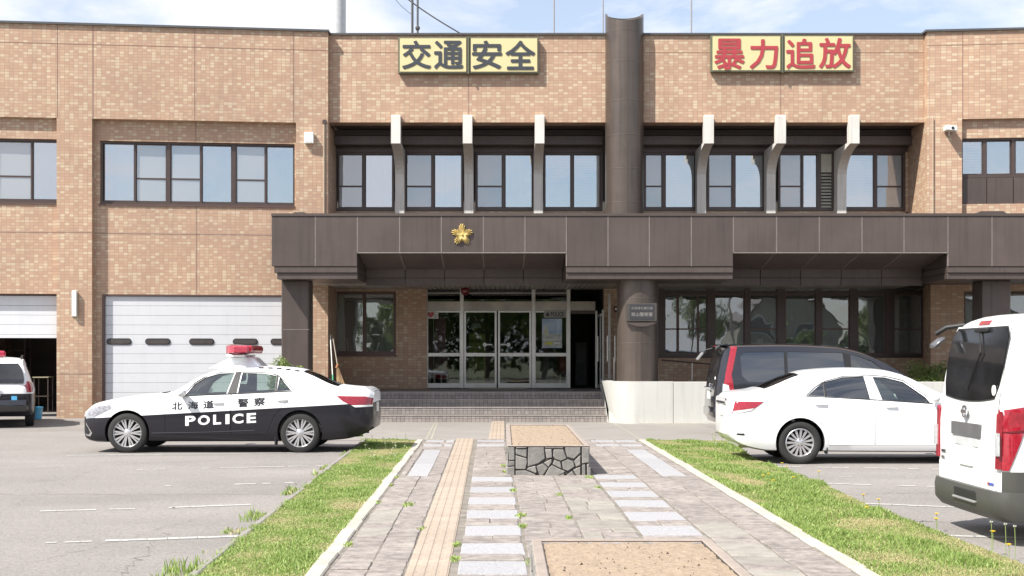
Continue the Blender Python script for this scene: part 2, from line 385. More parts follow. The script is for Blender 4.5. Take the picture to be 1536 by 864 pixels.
# parapet flashings
MB().box(LW0, XL+.03, D_WING-.06, D_WING+.56, zt, zt+.055).build('parapet_flashing', M_cap, ST, xf=xfL)
MB().box(XR-.06, RW1, D_WING-.06, D_WING+.56, zt, zt+.055).build('parapet_flashing', M_cap, ST, xf=xfR)
MB().box(XL+.033, XR-.063, D_CENTRE-.06, D_CENTRE+.56, ZR-.05, ZR).build('parapet_flashing', M_cap, ST)
MB().box(LW0, RW1, 38, 50, 9.2, 9.5).build('roof', M_apron, ST)
MB().box(LW0, LW0+.3, 36.9, 50, 0, 9.8).box(RW1-.3, RW1, 36.9, 50, 0, 9.8).box(LW0+.3, RW1-.3, 49.7, 50, 0, 9.2).build('rear_wall', M_brick, ST)
# movement joints in the tiling
def vj(px, y0, y1, xf=xfL, wx=wl_x, off=0, D=D_WING):
    x = wx(px); MB().box(x-.012, x+.012, D+off-.003, D+off+.01, y0, y1).build('movement_joint', M_joint, ST, xf=xf)
for px in (86, 139.5, 292, 440): vj(px, zlint+.01, zt-.01)
vj(291, ZW1+.01, zlint-.01, off=REC); vj(292, ZG+.02, ZW0-.03, off=REC)
for px in (1444,): vj(px, zlr, zt, xfR, wr_x)
MB().box(LW0, XL-.01, D_WING-.003, D_WING+.01, wl_z(76.5, 490), wl_z(76.5, 490)+.022).build('movement_joint', M_joint, ST, xf=xfL)
zj = wl_z(351, 300)
MB().box(P1a, P1b-.001, D_WING-.003, D_WING+.01, zj, zj+.022).build('movement_joint', M_joint, ST, xf=xfL)
MB().box(P1b, P2a, D_WING+REC-.003, D_WING+REC+.01, zj, zj+.022).build('movement_joint', M_joint, ST, xf=xfL)
MB().box(LW0, P1a, D_WING+.137, D_WING+.15, zj, zj+.022).build('movement_joint', M_joint, ST, xf=xfL)
MB().box(P1a, P1b-.001, D_WING-.003, D_WING+.01, 1.15, 1.17).build('movement_joint', M_joint, ST, xf=xfL)
for a, b in ((XL+.02, 2.7), (3.8, XR-.02)):
    MB().box(a, b, D_CENTRE-.003, D_CENTRE+.01, Z_(79.5, D_CENTRE), Z_(79.5, D_CENTRE)+.02).build('movement_joint', M_joint, ST)
for px in (703, 1171): MB().box(X_(px, D_CENTRE)-.012, X_(px, D_CENTRE)+.012, D_CENTRE-.003, D_CENTRE+.01, zc+.02, ZR-.06).build('movement_joint', M_joint, ST)
MB().box(XR, wr_x(1720), D_WING-.003, D_WING+.01, wr_z(69, 1400), wr_z(69, 1400)+.02).build('movement_joint', M_joint, ST, xf=xfR)

# ---- windows: outer frame > sash, pane
PR = random.Random(77)
def window(x0, x1, z0, z1, y, cells, xf=None, glass=None, fr=.05, dep=.12, frm=None, mull=.045, label=None, name='window', back='blind', sashes=True):
    """cells: (xa, xb, kind) ; kind: p plain, m with a middle rail, and a height ratio for the rail"""
    frm = frm or M_frame; glass = glass or G_sky
    m = MB(); m.box(x0, x1, y, y+dep, z1-fr, z1).box(x0, x1, y-.015, y+dep, z0, z0+fr*1.5)
    m.box(x0, x0+fr, y, y+dep, z0+fr*1.5, z1-fr).box(x1-fr, x1, y, y+dep, z0+fr*1.5, z1-fr)
    for i in range(len(cells)-1):
        a, b = cells[i][1], cells[i+1][0]
        if b-a > .03: m.box(a, b, y+.01, y+dep, z0+fr*1.5, z1-fr)
        else: c = (a+b)/2; m.box(c-.02, c+.02, y+.02, y+dep-.02, z0+fr*1.5, z1-fr)
    w = m.build(name, frm, ST, xf=xf, label=label)
    for k, (a, b, kind) in enumerate(cells):
        zz0, zz1 = z0+fr*1.5, z1-fr; yy = y+.035+.03*(k % 2)
        s = MB(); t = .03
        s.box(a, a+t, yy, yy+.03, zz0, zz1).box(b-t, b, yy, yy+.03, zz0, zz1).box(a+t, b-t, yy, yy+.03, zz0, zz0+t*1.3).box(a+t, b-t, yy, yy+.03, zz1-t, zz1)
        if kind[0] == 'm':
            zm = z0+(z1-z0)*float(kind[1:] or .42); s.box(a+t, b-t, yy, yy+.03, zm-.022, zm+.022)
        s.build('sash', frm, w, xf=xf)
        def pane(za, zb_, glass=G_screen if (kind[0] == 'm' and glass is G_sky) else glass):                # panes never sit quite parallel
            d = [.012*PR.random() for _ in range(3)]; q = [(a+t, 0, za), (b-t, d[0], za), (b-t, d[0]+d[1], zb_), (a+t, d[1], zb_)]
            MB().add([(x, yy+.008+y_, z) for x, y_, z in q]+[(x, yy+.012+y_, z) for x, y_, z in q], [(0, 1, 2, 3), (7, 6, 5, 4), (0, 4, 5, 1), (1, 5, 6, 2), (2, 6, 7, 3), (3, 7, 4, 0)]).build('pane', glass, w, xf=xf)
        if kind[0] == 'm': pane(zz0+t*1.3, zm-.022); pane(zm+.022, zz1-t)
        else: pane(zz0+t*1.3, zz1-t)
    return w
def blind(w, x0, x1, z0, z1, y, mat, slats=False, xf=None, name='blind'):
    m = MB()
    if slats:
        n = int((z1-z0)/.07)
        for k in range(n): z = z0+(z1-z0)*k/n; m.add([(x0, y, z), (x1, y, z), (x1, y+.03, z+.062), (x0, y+.03, z+.062)], [(0, 1, 2, 3)])
    else:
        n = max(2, int((x1-x0)/.09)); vs = []
        for k in range(n+1): vs += [(x0+(x1-x0)*k/n, y+.025*(k % 2), z0), (x0+(x1-x0)*k/n, y+.025*(k % 2), z1)]
        m.add(vs, [(2*k, 2*k+2, 2*k+3, 2*k+1) for k in range(n)])
    m.build(name, mat, w, xf=xf)

yw = D_WING+REC+.08
c = lambda *q: [(wl_x(a), wl_x(b), k) for a, b, k in q]
wn = window(wl_x(146), wl_x(440), ZW0, ZW1, yw, c((150, 197, 'p'), (198, 245, 'm'), (251, 297, 'm'), (298, 344, 'p'), (350, 395, 'm'), (396, 438, 'p')), xf=xfL)
blind(wn, wl_x(197), wl_x(244), ZW0+.1, ZW1-.1, yw+.25, M_curtain, xf=xfL, name='curtain'); blind(wn, wl_x(350), wl_x(392), ZW0+.1, ZW1-.1, yw+.25, M_curtain, xf=xfL, name='curtain')
blind(wn, wl_x(250), wl_x(300), ZW0+.1, ZW1-.1, yw+.25, M_blind, True, xf=xfL)
yw = D_WING+.14+.08
wn = window(LW0+1.5, wl_x(86.5), ZW0, ZW1, yw, c((-70, -24, 'p'), (-12, 42, 'm'), (44, 85, 'p')), xf=xfL)
blind(wn, wl_x(-10), wl_x(42), ZW0+.1, ZW1-.1, yw+.25, M_curtain, xf=xfL, name='curtain')
for a, b, o in ((wl_x(146)-.02, wl_x(440)+.02, REC), (LW0+1.5, wl_x(86.5), .14)):
    MB().box(a, b, D_WING+o-.03, D_WING+o+.1, ZW0-.04, ZW0-.002).build('window_sill', M_frame_red, ST, xf=xfL)

# upper centre windows
zu0, zu1 = Z_(316, D_REC), Z_(228, D_REC)
cx = lambda *q: [(X_(a, D_REC), X_(b, D_REC), k) for a, b, k in q]
bays = [(502, 591, [(507, 544, 'm.42'), (547, 589, 'p')], None), (606, 695, [(609, 648, 'm.42'), (651, 693, 'p')], None),
        (713, 801, [(715, 754, 'm.42'), (757, 799, 'p')], 'curtain'), (815, 904, [(817, 857, 'p'), (860, 901, 'p')], 'slats'),
        (966, 1049, [(968, 994, 'm.42'), (998, 1047, 'p')], 'slats'), (1061, 1149, [(1063, 1099, 'm.42'), (1103, 1146, 'p')], 'slats'),
        (1168, 1229, [(1170, 1203, 'm.42'), (1205, 1227, 'p')], 'curtain'), (1267, 1358, [(1269, 1312, 'p'), (1316, 1355, 'm.42')], 'slats')]
for a, b, cells, bk in bays:
    wn = window(X_(a, D_REC), X_(b, D_REC), zu0, zu1, D_REC+.04, cx(*cells))
    if bk == 'slats': blind(wn, X_(a, D_REC)+.1, X_(b, D_REC)-.1, zu0+.1, zu1-.05, D_REC+.3, M_blind, True)
    if bk == 'curtain': blind(wn, X_(a, D_REC)+.1, X_(b, D_REC)-.1, zu0+.1, zu1-.05, D_REC+.3, M_curtain, name='curtain')
    if not bk: blind(wn, X_(a, D_REC)+.1, X_(b, D_REC)-.1, zu0+.1, zu1-.05, D_REC+.35, M_curtain, name='curtain')
# white ventilation louvre beside the seventh window
lv = MB().box(X_(1229, D_REC), X_(1232, D_REC), D_REC+.03, D_REC+.15, zu0, zu1).box(X_(1248, D_REC), X_(1251, D_REC), D_REC+.03, D_REC+.15, zu0, zu1).box(X_(1232, D_REC), X_(1248, D_REC), D_REC+.03, D_REC+.15, zu1-.05, zu1).box(X_(1232, D_REC), X_(1248, D_REC), D_REC+.03, D_REC+.15, zu0, zu0+.08).build('louvre_frame', M_frame, ST)
xa, xb = X_(1232, D_REC), X_(1248, D_REC)
MB().box(xa, xb, D_REC+.12, D_REC+.13, zu0, zu1).build('louvre_back', M_dark, lv)
M_lv = pmat('cream_louvre', (.50, .48, .40), rough=.6)
zm = Z_(258, D_REC)
for k in range(11):
    z = zu0+.1+k*(zm-zu0-.1)/11
    MB().add([(xa, D_REC+.05, z), (xb, D_REC+.05, z), (xb, D_REC+.11, z+.055), (xa, D_REC+.11, z+.055), (xa, D_REC+.055, z-.008), (xb, D_REC+.055, z-.008), (xb, D_REC+.115, z+.047), (xa, D_REC+.115, z+.047)],
             [(0, 1, 2, 3), (7, 6, 5, 4), (0, 4, 5, 1), (3, 2, 6, 7)]).build('louvre_slat', M_lv, lv)
MB().box(xa, xb, D_REC+.06, D_REC+.1, zm, zu1-.05).build('louvre_plate', M_lv, lv)

# concrete fins: a raised head on the parapet wall, curving back to the wall below
for top, base in ((593.5, 599.5), (701, 703.5), (809, 808), (1064, 1052), (1172.5, 1156), (1283.5, 1261.5)):
    D1, D2 = 35.58, 36.95
    xc = (X_(top, D1)+X_(base, D2))/2; hw = .125
    z_t, z_k, z_b = Z_(172, D1), Z_(215, D1), Z_(321, D2)
    prof = [(D_CENTRE-.003, z_t), (D1+.04, z_t), (D1, z_t-.03), (D1, z_k)]
    for k in range(1, 9):
        t = k/9*math.pi/2; prof.append((D1+(D2-D1)*math.sin(t), z_k-.02-.75*(1-math.cos(t))))
    prof += [(D2, z_b), (D_REC+.02, z_b), (D_REC+.02, z_k+.06), (D_CENTRE+.08, z_k+.06), (D_CENTRE+.08, zc-.004), (D_CENTRE-.003, zc-.004)]
    MB().prism(prof, xc-hw, xc+hw, 'x').build('concrete_fin', M_fin, ST, recalc=True)

# right wing window band with metal spandrel
cr = lambda *q: [(wr_x(a), wr_x(b), k) for a, b, k in q]
zs1 = wr_z(265, 1480)
yw = D_WING+.2
wn = window(wr_x(1445), RW1-1, zs1, zr1, yw, cr((1447, 1479, 'p'), (1484, 1522, 'p'), (1527, 1575, 'p')), xf=xfR)
blind(wn, wr_x(1446), wr_x(1478), zs1+.08, zr1-.06, yw+.2, M_blind, True, xf=xfR); blind(wn, wr_x(1480), wr_x(1525), zs1+.08, zr1-.06, yw+.2, M_curtain, xf=xfR, name='curtain')
for a, b in ((1445.5, 1484), (1484.5, 1524), (1524.5, 1600)):
    MB().box(wr_x(a), wr_x(b)-.01, D_WING+.17, D_WING+.25, zr0, zs1-.01).build('spandrel_panel', M_panel, ST, xf=xfR, bevel=.006)

# big round bronze stack against the facade, its top cut on a slant
XC = 3.235
M_ring = pmat('column_ring', (.155, .128, .112), rough=.4, metal=.4)
def column(yc, z0, z1, r, slant=0, rings=()):
    n = 40; m = MB(); vs = []
    for h in (0, 1):
        for k in range(n):
            a = 2*math.pi*k/n; x, y = r*math.cos(a), r*math.sin(a)
            z = z0 if h == 0 else z1-slant*max(0, -y/r)
            vs.append((XC+x, yc+y, z))
    m.add(vs, [(k, (k+1) % n, n+(k+1) % n, n+k) for k in range(n)])
    if slant:
        vs2 = [(XC+(r-.05)*math.cos(2*math.pi*k/n), yc+(r-.05)*math.sin(2*math.pi*k/n), z1-.01-slant*max(0, -math.sin(2*math.pi*k/n))) for k in range(n)]
        vs3 = [(p[0], p[1], z1-1) for p in vs2]
        m.add(vs[n:]+vs2, [(k, (k+1) % n, n+(k+1) % n, n+k) for k in range(n)]); m.add(vs2+vs3, [(k, n+k, n+(k+1) % n, (k+1) % n) for k in range(n)])
    c = m.build('round_column', M_column, ST, smooth=50)
    g = MB(); g.box(XC+.02, XC+.045, yc-r-.006, yc-r+.03, z0+.02, z1-.35)
    g.build('vertical_seam', M_panel_dk, c)
    for z in rings:
        g = MB(); g.lathe([(r+.001, z), (r+.005, z+.002), (r+.005, z+.012), (r+.001, z+.014)], (XC, yc, 0), 'z', 40); g.build('ring_seam', M_ring, c)
    return c
column(D_CENTRE+.02, 4.9, Z_(23, 36), .515, .30, [Z_(y, 35.4) for y in (45, 91, 150, 202, 252, 303)])
LC = column(32.32, .0, 3.75, .50, 0, [Z_(448, 32), Z_(515, 32)])
# ------------------------------------------------------------------ canopy
DF = 31.6                                  # fascia plane
fx = lambda px: X_(px, DF); fz = lambda py: Z_(py, DF)
CAN = MB().box(fx(407)+.02, fx(1700), DF+.03, D_REC+.02, fz(323)-.25, fz(323)).build('canopy', M_panel_dk, ST)
CX1 = fx(1700)
MB().box(fx(407), CX1, DF-.02, DF+.25, fz(324), fz(320)).build('canopy_flashing', M_panel_dk, CAN)
zT, zM, zS1, zS2 = fz(324.3), fz(378), fz(409), fz(418.5)
seams = [407, 473, 536, 599.5, 662, 725, 787.5, 849.5, 912, 974, 1037, 1100, 1165, 1229, 1293, 1356, 1422, 1488, 1554, 1620, 1700]
for i in range(len(seams)-1):
    a, b = seams[i], seams[i+1]
    thin = (536 <= a < 849) or (1100 <= a < 1420)
    zl = zM if thin else fz(399.5)
    MB().box(fx(a)+.006, fx(b)-.006, DF, DF+.05, zl, zT).build('fascia_panel', M_panel, CAN, bevel=.008)
    if i: MB().box(fx(a)-.012, fx(a)+.012, DF-.004, DF+.04, zl+.002, zT).build('panel_seam', M_seam, CAN)
MB().box(fx(536), fx(849.5), DF-.012, DF+.05, zM-.03, zM).box(fx(1100), fx(1422), DF-.012, DF+.05, zM-.03, zM).build('drip_edge', M_seam, CAN)
# the boxed parts over the pillars with their two stepped mouldings
for a, b in ((407, 536), (849.5, 1100), (1422, 1700)):
    MB().box(fx(a)+.01, fx(b)-.01, DF+.05, DF+1.9, fz(399), fz(330)).build('canopy_box', M_panel_dk, CAN)
    la = 4 if a == 407 else 0
    MB().box(fx(a+la), fx(b)-.004, DF+.02, DF+1.95, fz(409), fz(399.6)).build('moulding', M_panel, CAN, bevel=.008)
    MB().box(fx(a+2*la), fx(b)-.002, DF+.06, DF+1.98, fz(418.5), fz(409.3)).build('moulding', M_panel, CAN, bevel=.008)
# sloping soffits of the two openings, in panels, and the beam behind them
yb = 33.55; zbk = Z_(404, yb)
for a, b, n in ((536, 849.5, 5), (1100, 1422, 5)):
    x0, x1 = fx(a), fx(b)
    for k in range(n):
        p, q = x0+(x1-x0)*k/n, x0+(x1-x0)*(k+1)/n
        MB().add([(p+.005, DF+.05, zM+.0), (q-.005, DF+.05, zM+.0), (q-.005, yb, zbk), (p+.005, yb, zbk), (p+.005, DF+.05, zM+.05), (q-.005, DF+.05, zM+.05), (q-.005, yb, zbk+.05), (p+.005, yb, zbk+.05)],
                 [(0, 3, 2, 1), (4, 5, 6, 7), (0, 1, 5, 4), (1, 2, 6, 5), (2, 3, 7, 6), (3, 0, 4, 7)]).build('soffit_panel', M_soffit, CAN)
        if k: MB().add([(p-.014, DF+.05, zM-.004), (p+.014, DF+.05, zM-.004), (p+.014, yb, zbk-.004), (p-.014, yb, zbk-.004), (p-.014, DF+.05, zM+.02), (p+.014, DF+.05, zM+.02), (p+.014, yb, zbk+.02), (p-.014, yb, zbk+.02)],
                 [(0, 3, 2, 1), (0, 1, 5, 4), (1, 2, 6, 5), (3, 0, 4, 7)]).build('soffit_seam', M_seam, CAN)
        zz = zbk-.21
        MB().box(p+.004, q-.004, yb, yb+.05, zz, zbk+.04).build('beam_panel', M_panel, CAN, bevel=.006)
        MB().box(p+.004, q-.004, yb+.02, yb+.07, zz-.2, zz-.004).build('beam_panel', M_panel, CAN, bevel=.006)
ZC = 3.50                                   # porch ceiling of narrow strips
x0, x1 = fx(407)+.25, CX1
MB().box(x0, x1, yb+.07, D_DOOR+.3, ZC+.03, ZC+.06).build('ceiling_back', M_soffit, CAN)
M_strip = pmat('ceiling_strip', (.40, .37, .33), rough=.45, metal=.2, var=.1, rnd=.08)
sm = MB().box(-.055, .055, 33.62, D_DOOR, 0, .028).mesh('ceiling_strip', M_strip)
k = 0; x = x0+.1
while x < fx(1440):
    link('ceiling_strip', sm, CAN, (x, 0, ZC)); x += .135; k += 1

# roof drain hoods on top of the canopy
for a, b, t in ((434, 464, 317.5), (1466, 1516, 316)):
    m = MB(); m.prism([(fx(a), fz(321)), (fx(a)+.12, fz(t)), (fx(b)-.14, fz(t)), (fx(b), fz(321))], DF+.1, DF+.6); m.build('drain_hood', M_panel_dk, CAN, recalc=True)
# square end pillars (two sheets each, with seams)
def pillar(xa, xb, y0, dp):
    p = MB().box(xa, xb, y0, y0+dp, 0, fz(418)).build('square_pillar', M_panel, ST, bevel=.03)
    xm = xa+(xb-xa)*.33
    MB().box(xm-.01, xm+.01, y0-.004, y0+.02, .05, fz(418.6)).build('pillar_seam', M_panel_dk, p)
    for z in (.95, 2.25): MB().box(xa-.004, xb+.004, y0-.005, y0+dp, z, z+.018).build('pillar_seam', M_seam, p)
pillar(X_(422, 32.2), X_(463.5, 32.2), 32.2, .7); pillar(X_(1474, 32.2), X_(1516.5, 32.2), 32.2, .75)

# gold emblem: five point star of rays on the fascia
EM = thing('gold_emblem', 'gold star shaped police emblem on the brown canopy fascia', 'emblem', (fx(693), DF, fz(352)))
m = MB(); cxe, cze = fx(693), fz(352)
for k in range(5):
    for w_, l_ in ((-.47, .175), (-.29, .23), (-.10, .27), (.10, .27), (.29, .23), (.47, .175)):
        a = math.pi/2+k*2*math.pi/5+w_; da = .055
        P = lambda r_, t, y: (cxe+r_*math.cos(t), y, cze+r_*math.sin(t))
        v = [P(.03, a-.5, DF-.03), P(l_*.90, a-da, DF-.02), P(l_, a, DF-.02), P(l_*.90, a+da, DF-.02), P(.03, a+.5, DF-.03), P(l_*.7, a, DF-.07)]
        m.add(v+[(q[0], DF, q[2]) for q in v[:5]], [(0, 1, 5), (1, 2, 5), (2, 3, 5), (3, 4, 5), (4, 0, 5), (1, 0, 6, 7), (2, 1, 7, 8), (3, 2, 8, 9), (4, 3, 9, 10)])
m.build('ray', M_gold, EM, recalc=True)
m = MB(); m.lathe([(.001, -.082), (.02, -.078), (.032, -.055), (.035, 0)], (cxe, DF, cze), 'y', 20); m.build('boss', M_gold, EM, recalc=True, smooth=40)

# ------------------------------------------------------------------ ground floor, left bay
zp = .712                                   # porch floor
yL = 37.4; lx = lambda px: X_(px, yL)
wx0, wx1, wz0, wz1 = lx(498), lx(594), Z_(533, yL), Z_(437, yL)
wall('brick_wall', lx(480), lx(640.5), 0, 3.9, yL, yL+.3, holes=((wx0, wx1, wz0, wz1),))
wn = window(wx0, wx1, wz0, wz1, yL+.08, [(lx(502), lx(545), 'p'), (lx(547), lx(591), 'p')], glass=G_low, frm=M_frame_red)
blind(wn, lx(548), lx(592), wz0+.1, wz1-.1, yL+.5, M_blind, name='curtain')
MB().box(wx0-.03, wx1+.04, yL-.03, yL+.09, wz0-.035, wz0-.002).build('window_sill', M_frame_red, ST)
# ground floor right of the entrance
yG = 37.2; gx = lambda px: X_(px, yG)
wall('brick_wall', gx(906), gx(986), 0, 3.9, yG, yG+.3)
wall('brick_wall', gx(986), gx(1396), 0, Z_(537, yG), yG, yG+.3)
wall('brick_wall', gx(1391), XG+.3, 0, 3.9, D_WING+.1, yG+.3)
gz0, gz1, gm0, gm1 = Z_(536.5, yG), Z_(418, yG), Z_(441, yG), Z_(436, yG)
RW = MB().box(gx(986), gx(1391), yG+.02, yG+.16, gz0, gz0+.09).box(gx(986), gx(1391), yG+.02, yG+.16, gm0, gm1).box(gx(986), gx(1391), yG+.02, yG+.16, gz1, gz1+.3)
bars = [(986, 997), (1061, 1072), (1117, 1125), (1166, 1178), (1224, 1233), (1275, 1287), (1329, 1341), (1384, 1391)]
for a, b in bars: RW.box(gx(a), gx(b), yG, yG+.18, gz0+.09, gz1)
RW = RW.build('window_band', M_frame, ST, label='long bronze framed window band with narrow top lights')
for i in range(len(bars)-1):
    a, b = gx(bars[i][1]), gx(bars[i+1][0])
    wd = MB().box(a, a+.03, yG+.05, yG+.1, gz0+.09, gm0).box(b-.03, b, yG+.05, yG+.1, gz0+.09, gm0).box(a+.03, b-.03, yG+.05, yG+.1, gz0+.09, gz0+.13).box(a+.03, b-.03, yG+.05, yG+.1, gm0-.035, gm0)
    zmid = gz0+(gm0-gz0)*.45
    if i in (0, 2, 4, 6): wd.box(a+.03, b-.03, yG+.05, yG+.1, zmid-.02, zmid+.02)
    if i == 0: wd.box(gx(1015), gx(1019), yG+.05, yG+.1, gz0+.13, gm0-.035).box(gx(1046), gx(1049), yG+.05, yG+.1, gz0+.13, gm0-.035)
    wd.build('sash', M_frame_red, RW)
    MB().box(a+.03, b-.03, yG+.07, yG+.078, gz0+.13, gm0-.035).build('pane', G_low, RW)
    MB().box(a, b, yG+.07, yG+.078, gm1, gz1).build('top_light', G_low, RW)
    if i in (1, 3, 4, 6):
        blind(RW, a+.1, b-.05, gz0+.2, gm0-.1, yG+.6+.1*i, M_curtain if i != 3 else M_blind, name='curtain')
# right wing ground floor window
wz = wr_z(437, 1450)
wn = window(wr_x(1446), wr_x(1700), .9, wz, D_WING+.1, cr((1449, 1500, 'p'), (1503, 1556, 'p'), (1560, 1640, 'p')), xf=xfR, glass=G_low)

# dark rooms behind the glass, floors
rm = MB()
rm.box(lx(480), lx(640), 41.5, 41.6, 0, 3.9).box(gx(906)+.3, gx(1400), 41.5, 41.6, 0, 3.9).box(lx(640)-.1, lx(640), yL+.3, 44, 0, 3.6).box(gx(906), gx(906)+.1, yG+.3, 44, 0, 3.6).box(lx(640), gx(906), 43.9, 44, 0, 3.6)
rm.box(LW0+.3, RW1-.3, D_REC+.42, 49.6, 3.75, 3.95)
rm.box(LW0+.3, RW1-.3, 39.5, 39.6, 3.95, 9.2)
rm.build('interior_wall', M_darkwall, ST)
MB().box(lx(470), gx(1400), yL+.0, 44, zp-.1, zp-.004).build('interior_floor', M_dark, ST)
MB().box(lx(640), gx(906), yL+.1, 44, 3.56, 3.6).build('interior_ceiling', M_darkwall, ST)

# ------------------------------------------------------------------ entrance screen and doors
yE = D_DOOR; ex = lambda px: X_(px, yE); ez = lambda py: Z_(py, yE)
zb, zh0, zh1, ztop = ez(582), ez(466), ez(452), ZC
E = MB().box(ex(640), ex(893), yE-.04, yE+.16, zh0, zh1).build('entrance_header', M_alu_dull, ST, bevel=.008)
for a, b in ((640, 641.5), (690, 695.5), (797.5, 803), (850, 855.5)):
    MB().box(ex(a), ex(b), yE-.05, yE+.10, zb, ztop).build('entrance_post', M_alu, ST, bevel=.004)
for a, b in ((641.5, 690), (695.5, 797.5), (803, 850)):
    MB().box(ex(a), ex(b), yE+.01, yE+.02, zh1, ztop-.01).build('transom_pane', G_door, ST)
    MB().box(ex(a), ex(b), yE-.01, yE+.05, ez(440.5), ez(439)).build('transom_rail', M_alu_dull, ST)
def door_leaf(a, b, name, midz=(529.5, 534.5), handle=None, top=466):
    z0, z1 = zb+.005, ez(top); t = .055 if handle else .012
    m = MB().box(ex(a), ex(a)+t, yE, yE+.05, z0, z1).box(ex(b)-t, ex(b), yE, yE+.05, z0, z1).box(ex(a)+t, ex(b)-t, yE, yE+.05, z0, z0+.13).box(ex(a)+t, ex(b)-t, yE, yE+.05, z1-.05, z1)
    m.box(ex(a)+t, ex(b)-t, yE-.004, yE+.05, ez(midz[1]), ez(midz[0]))
    d = m.build(name, M_alu, ST)
    MB().box(ex(a)+t, ex(b)-t, yE+.02, yE+.028, z0+.13, ez(midz[1])).build('pane', G_door, d)
    MB().box(ex(a)+t, ex(b)-t, yE+.02, yE+.028, ez(midz[0]), z1-.05).build('pane', G_door, d)
    if handle:
        s, xh = handle; zh = ez(517)
        m = MB(); m.tube([(ex(xh), yE, zh), (ex(xh), yE-.06, zh)], .012, 8); m.tube([(ex(xh), yE-.06, zh), (ex(xh)+s*.24, yE-.06, zh)], .022, 8)
        m.lathe([(.055, -.085), (.055, -.055)], (ex(xh)+s*.2, yE, zh), 'y', 16); m.lathe([(.025, -.085), (.025, -.055)], (ex(xh)+s*.2, yE, zh), 'y', 16)
        m.lathe([(.055, -.085), (.025, -.085)], (ex(xh)+s*.2, yE, zh), 'y', 16)
        m.build('door_handle', M_white, d, recalc=True)
    return d
door_leaf(641.5, 690, 'side_light'); door_leaf(803, 850, 'side_light')
door_leaf(696, 745, 'glass_door', handle=(-1, 738)); door_leaf(747, 797, 'glass_door', handle=(1, 752))
# open doorway on the right: jambs and leaves folded back, seen along their edge
for px, y0 in ((893, yE-.02), (903, yE-.9), (912.5, yE-1.9)):
    x = X_(px, y0); MB().box(x, x+.06, y0, y0+.07, zb, ez(466) if px < 912 else 3.3).build('door_jamb', M_alu, ST, bevel=.004)
dl = MB().box(ex(897), ex(897)+.04, yE-.85, yE-.02, zb, zb+.1).box(ex(897), ex(897)+.04, yE-.85, yE-.02, zb+2, zb+2.06).build('open_door', M_alu, ST)
MB().box(ex(897)+.015, ex(897)+.022, yE-.85, yE-.02, zb+.1, zb+2).build('pane', G_door, dl)
MB().tube([(ex(895), yE-.5, zb+.75), (ex(895), yE-.5, zb+1.45)], .016, 8).build('door_handle', M_alu, dl)
for px in (906, 917): MB().tube([(ex(px), yE-1.2, zb+.75), (ex(px), yE-1.2, zb+1.45)], .016, 8).build('pull_handle', M_alu, ST)
MB().box(ex(855.5), ex(893), yE+.05, yE+.12, zh1-.35, zh0).build('dark_lintel', M_frame, ST)
# things glimpsed in the hall
pm = lambda n, c_, r_=.6, **k: pmat(n, c_, rough=r_, var=.15, **k)
def banner(px0, px1, z0, z1, y, mat, label, cat='banner'):
    b = thing('hanging_banner', label, cat, ((X_(px0, y)+X_(px1, y))/2, y, zp))
    MB().box(X_(px0, y), X_(px1, y), y, y+.02, z0, z1).build('cloth', mat, b)
    MB().tube([(X_(px0, y)-.03, y+.01, zp), (X_(px0, y)-.03, y+.01, z1+.05), (X_(px1, y)+.03, y+.01, z1+.05)], .014, 6).build('pole', M_white, b)
banner(652, 669, zp+.5, zp+2.05, 38.0, pm('mauve_cloth', (.30, .10, .20)), 'mauve banner on a pole behind the left door side light', 'banner')
ps = thing('standing_poster', 'yellow green poster board behind the left entrance door', 'poster', (X_(717, 37.9), 37.9, zp))
MB().box(X_(703, 37.9), X_(728, 37.9), 37.9, 37.93, zp+.05, zp+1.55).build('board', pm('green_poster', (.34, .40, .10), scale=5), ps)
m = MB(); m.box(X_(705, 37.9), X_(726, 37.9), 37.885, 37.9, zp+1.3, zp+1.38)
for r_ in range(6):
    for c_ in range(4): m.box(X_(706+c_*5, 37.9), X_(709+c_*5, 37.9), 37.888, 37.9, zp+.25+r_*.13, zp+.34+r_*.13)
m.build('printed_block', pm('poster_print', (.18, .24, .07)), ps)
m = MB(); m.lathe([(.14, 0), (0, 0.0)], (X_(714, 37.88), 37.88, zp+1.72), 'y', 20, a0=0, a1=math.pi); m.build('round_top', pm('grey_blue_print', (.25, .28, .36)), ps, recalc=True)
for px, c_, lb, w_ in ((648, (.30, .06, .07), 'red chair inside the hall by the leftmost side light', 5), (666, (.32, .07, .10), 'pink red chair inside the hall below the mauve banner', 6), (845, (.35, .05, .06), 'red stool inside the hall at the right side light', 6)):
    y = 37.75; t = thing('lobby_chair', lb, 'chair', (X_(px, y), y, zp), 'chairs inside the hall')
    xa, xb = X_(px-w_, y), X_(px+w_, y); mt = pm('chair_cloth', c_)
    MB().box(xa, xb, y, y+.4, zp+.4, zp+.47).build('seat', mt, t, bevel=.02); MB().box(xa, xb, y+.36, y+.42, zp+.5, zp+.95).build('backrest', mt, t, bevel=.02)
    for xx in (xa+.02, xb-.04):
        for yy in (y+.02, y+.36): MB().box(xx, xx+.02, yy, yy+.02, zp, zp+.4).build('leg', M_alu, t)
t = thing('reception_counter', 'grey reception counter deep in the dark hall behind the doors', 'counter', (X_(775, 42.5), 42.5, zp))
MB().box(X_(735, 42.5), X_(840, 42.5), 42.5, 43, zp, zp+1.0).build('front', pm('counter_front', (.14, .12, .10)), t); MB().box(X_(733, 42.5), X_(842, 42.5), 42.4, 43.1, zp+1.0, zp+1.05).build('top', pm('counter_top', (.3, .27, .22)), t)
t = thing('water_server', 'pale tall cabinet standing inside the dark open doorway', 'cabinet', (X_(872, 41.5), 41.5, zp))
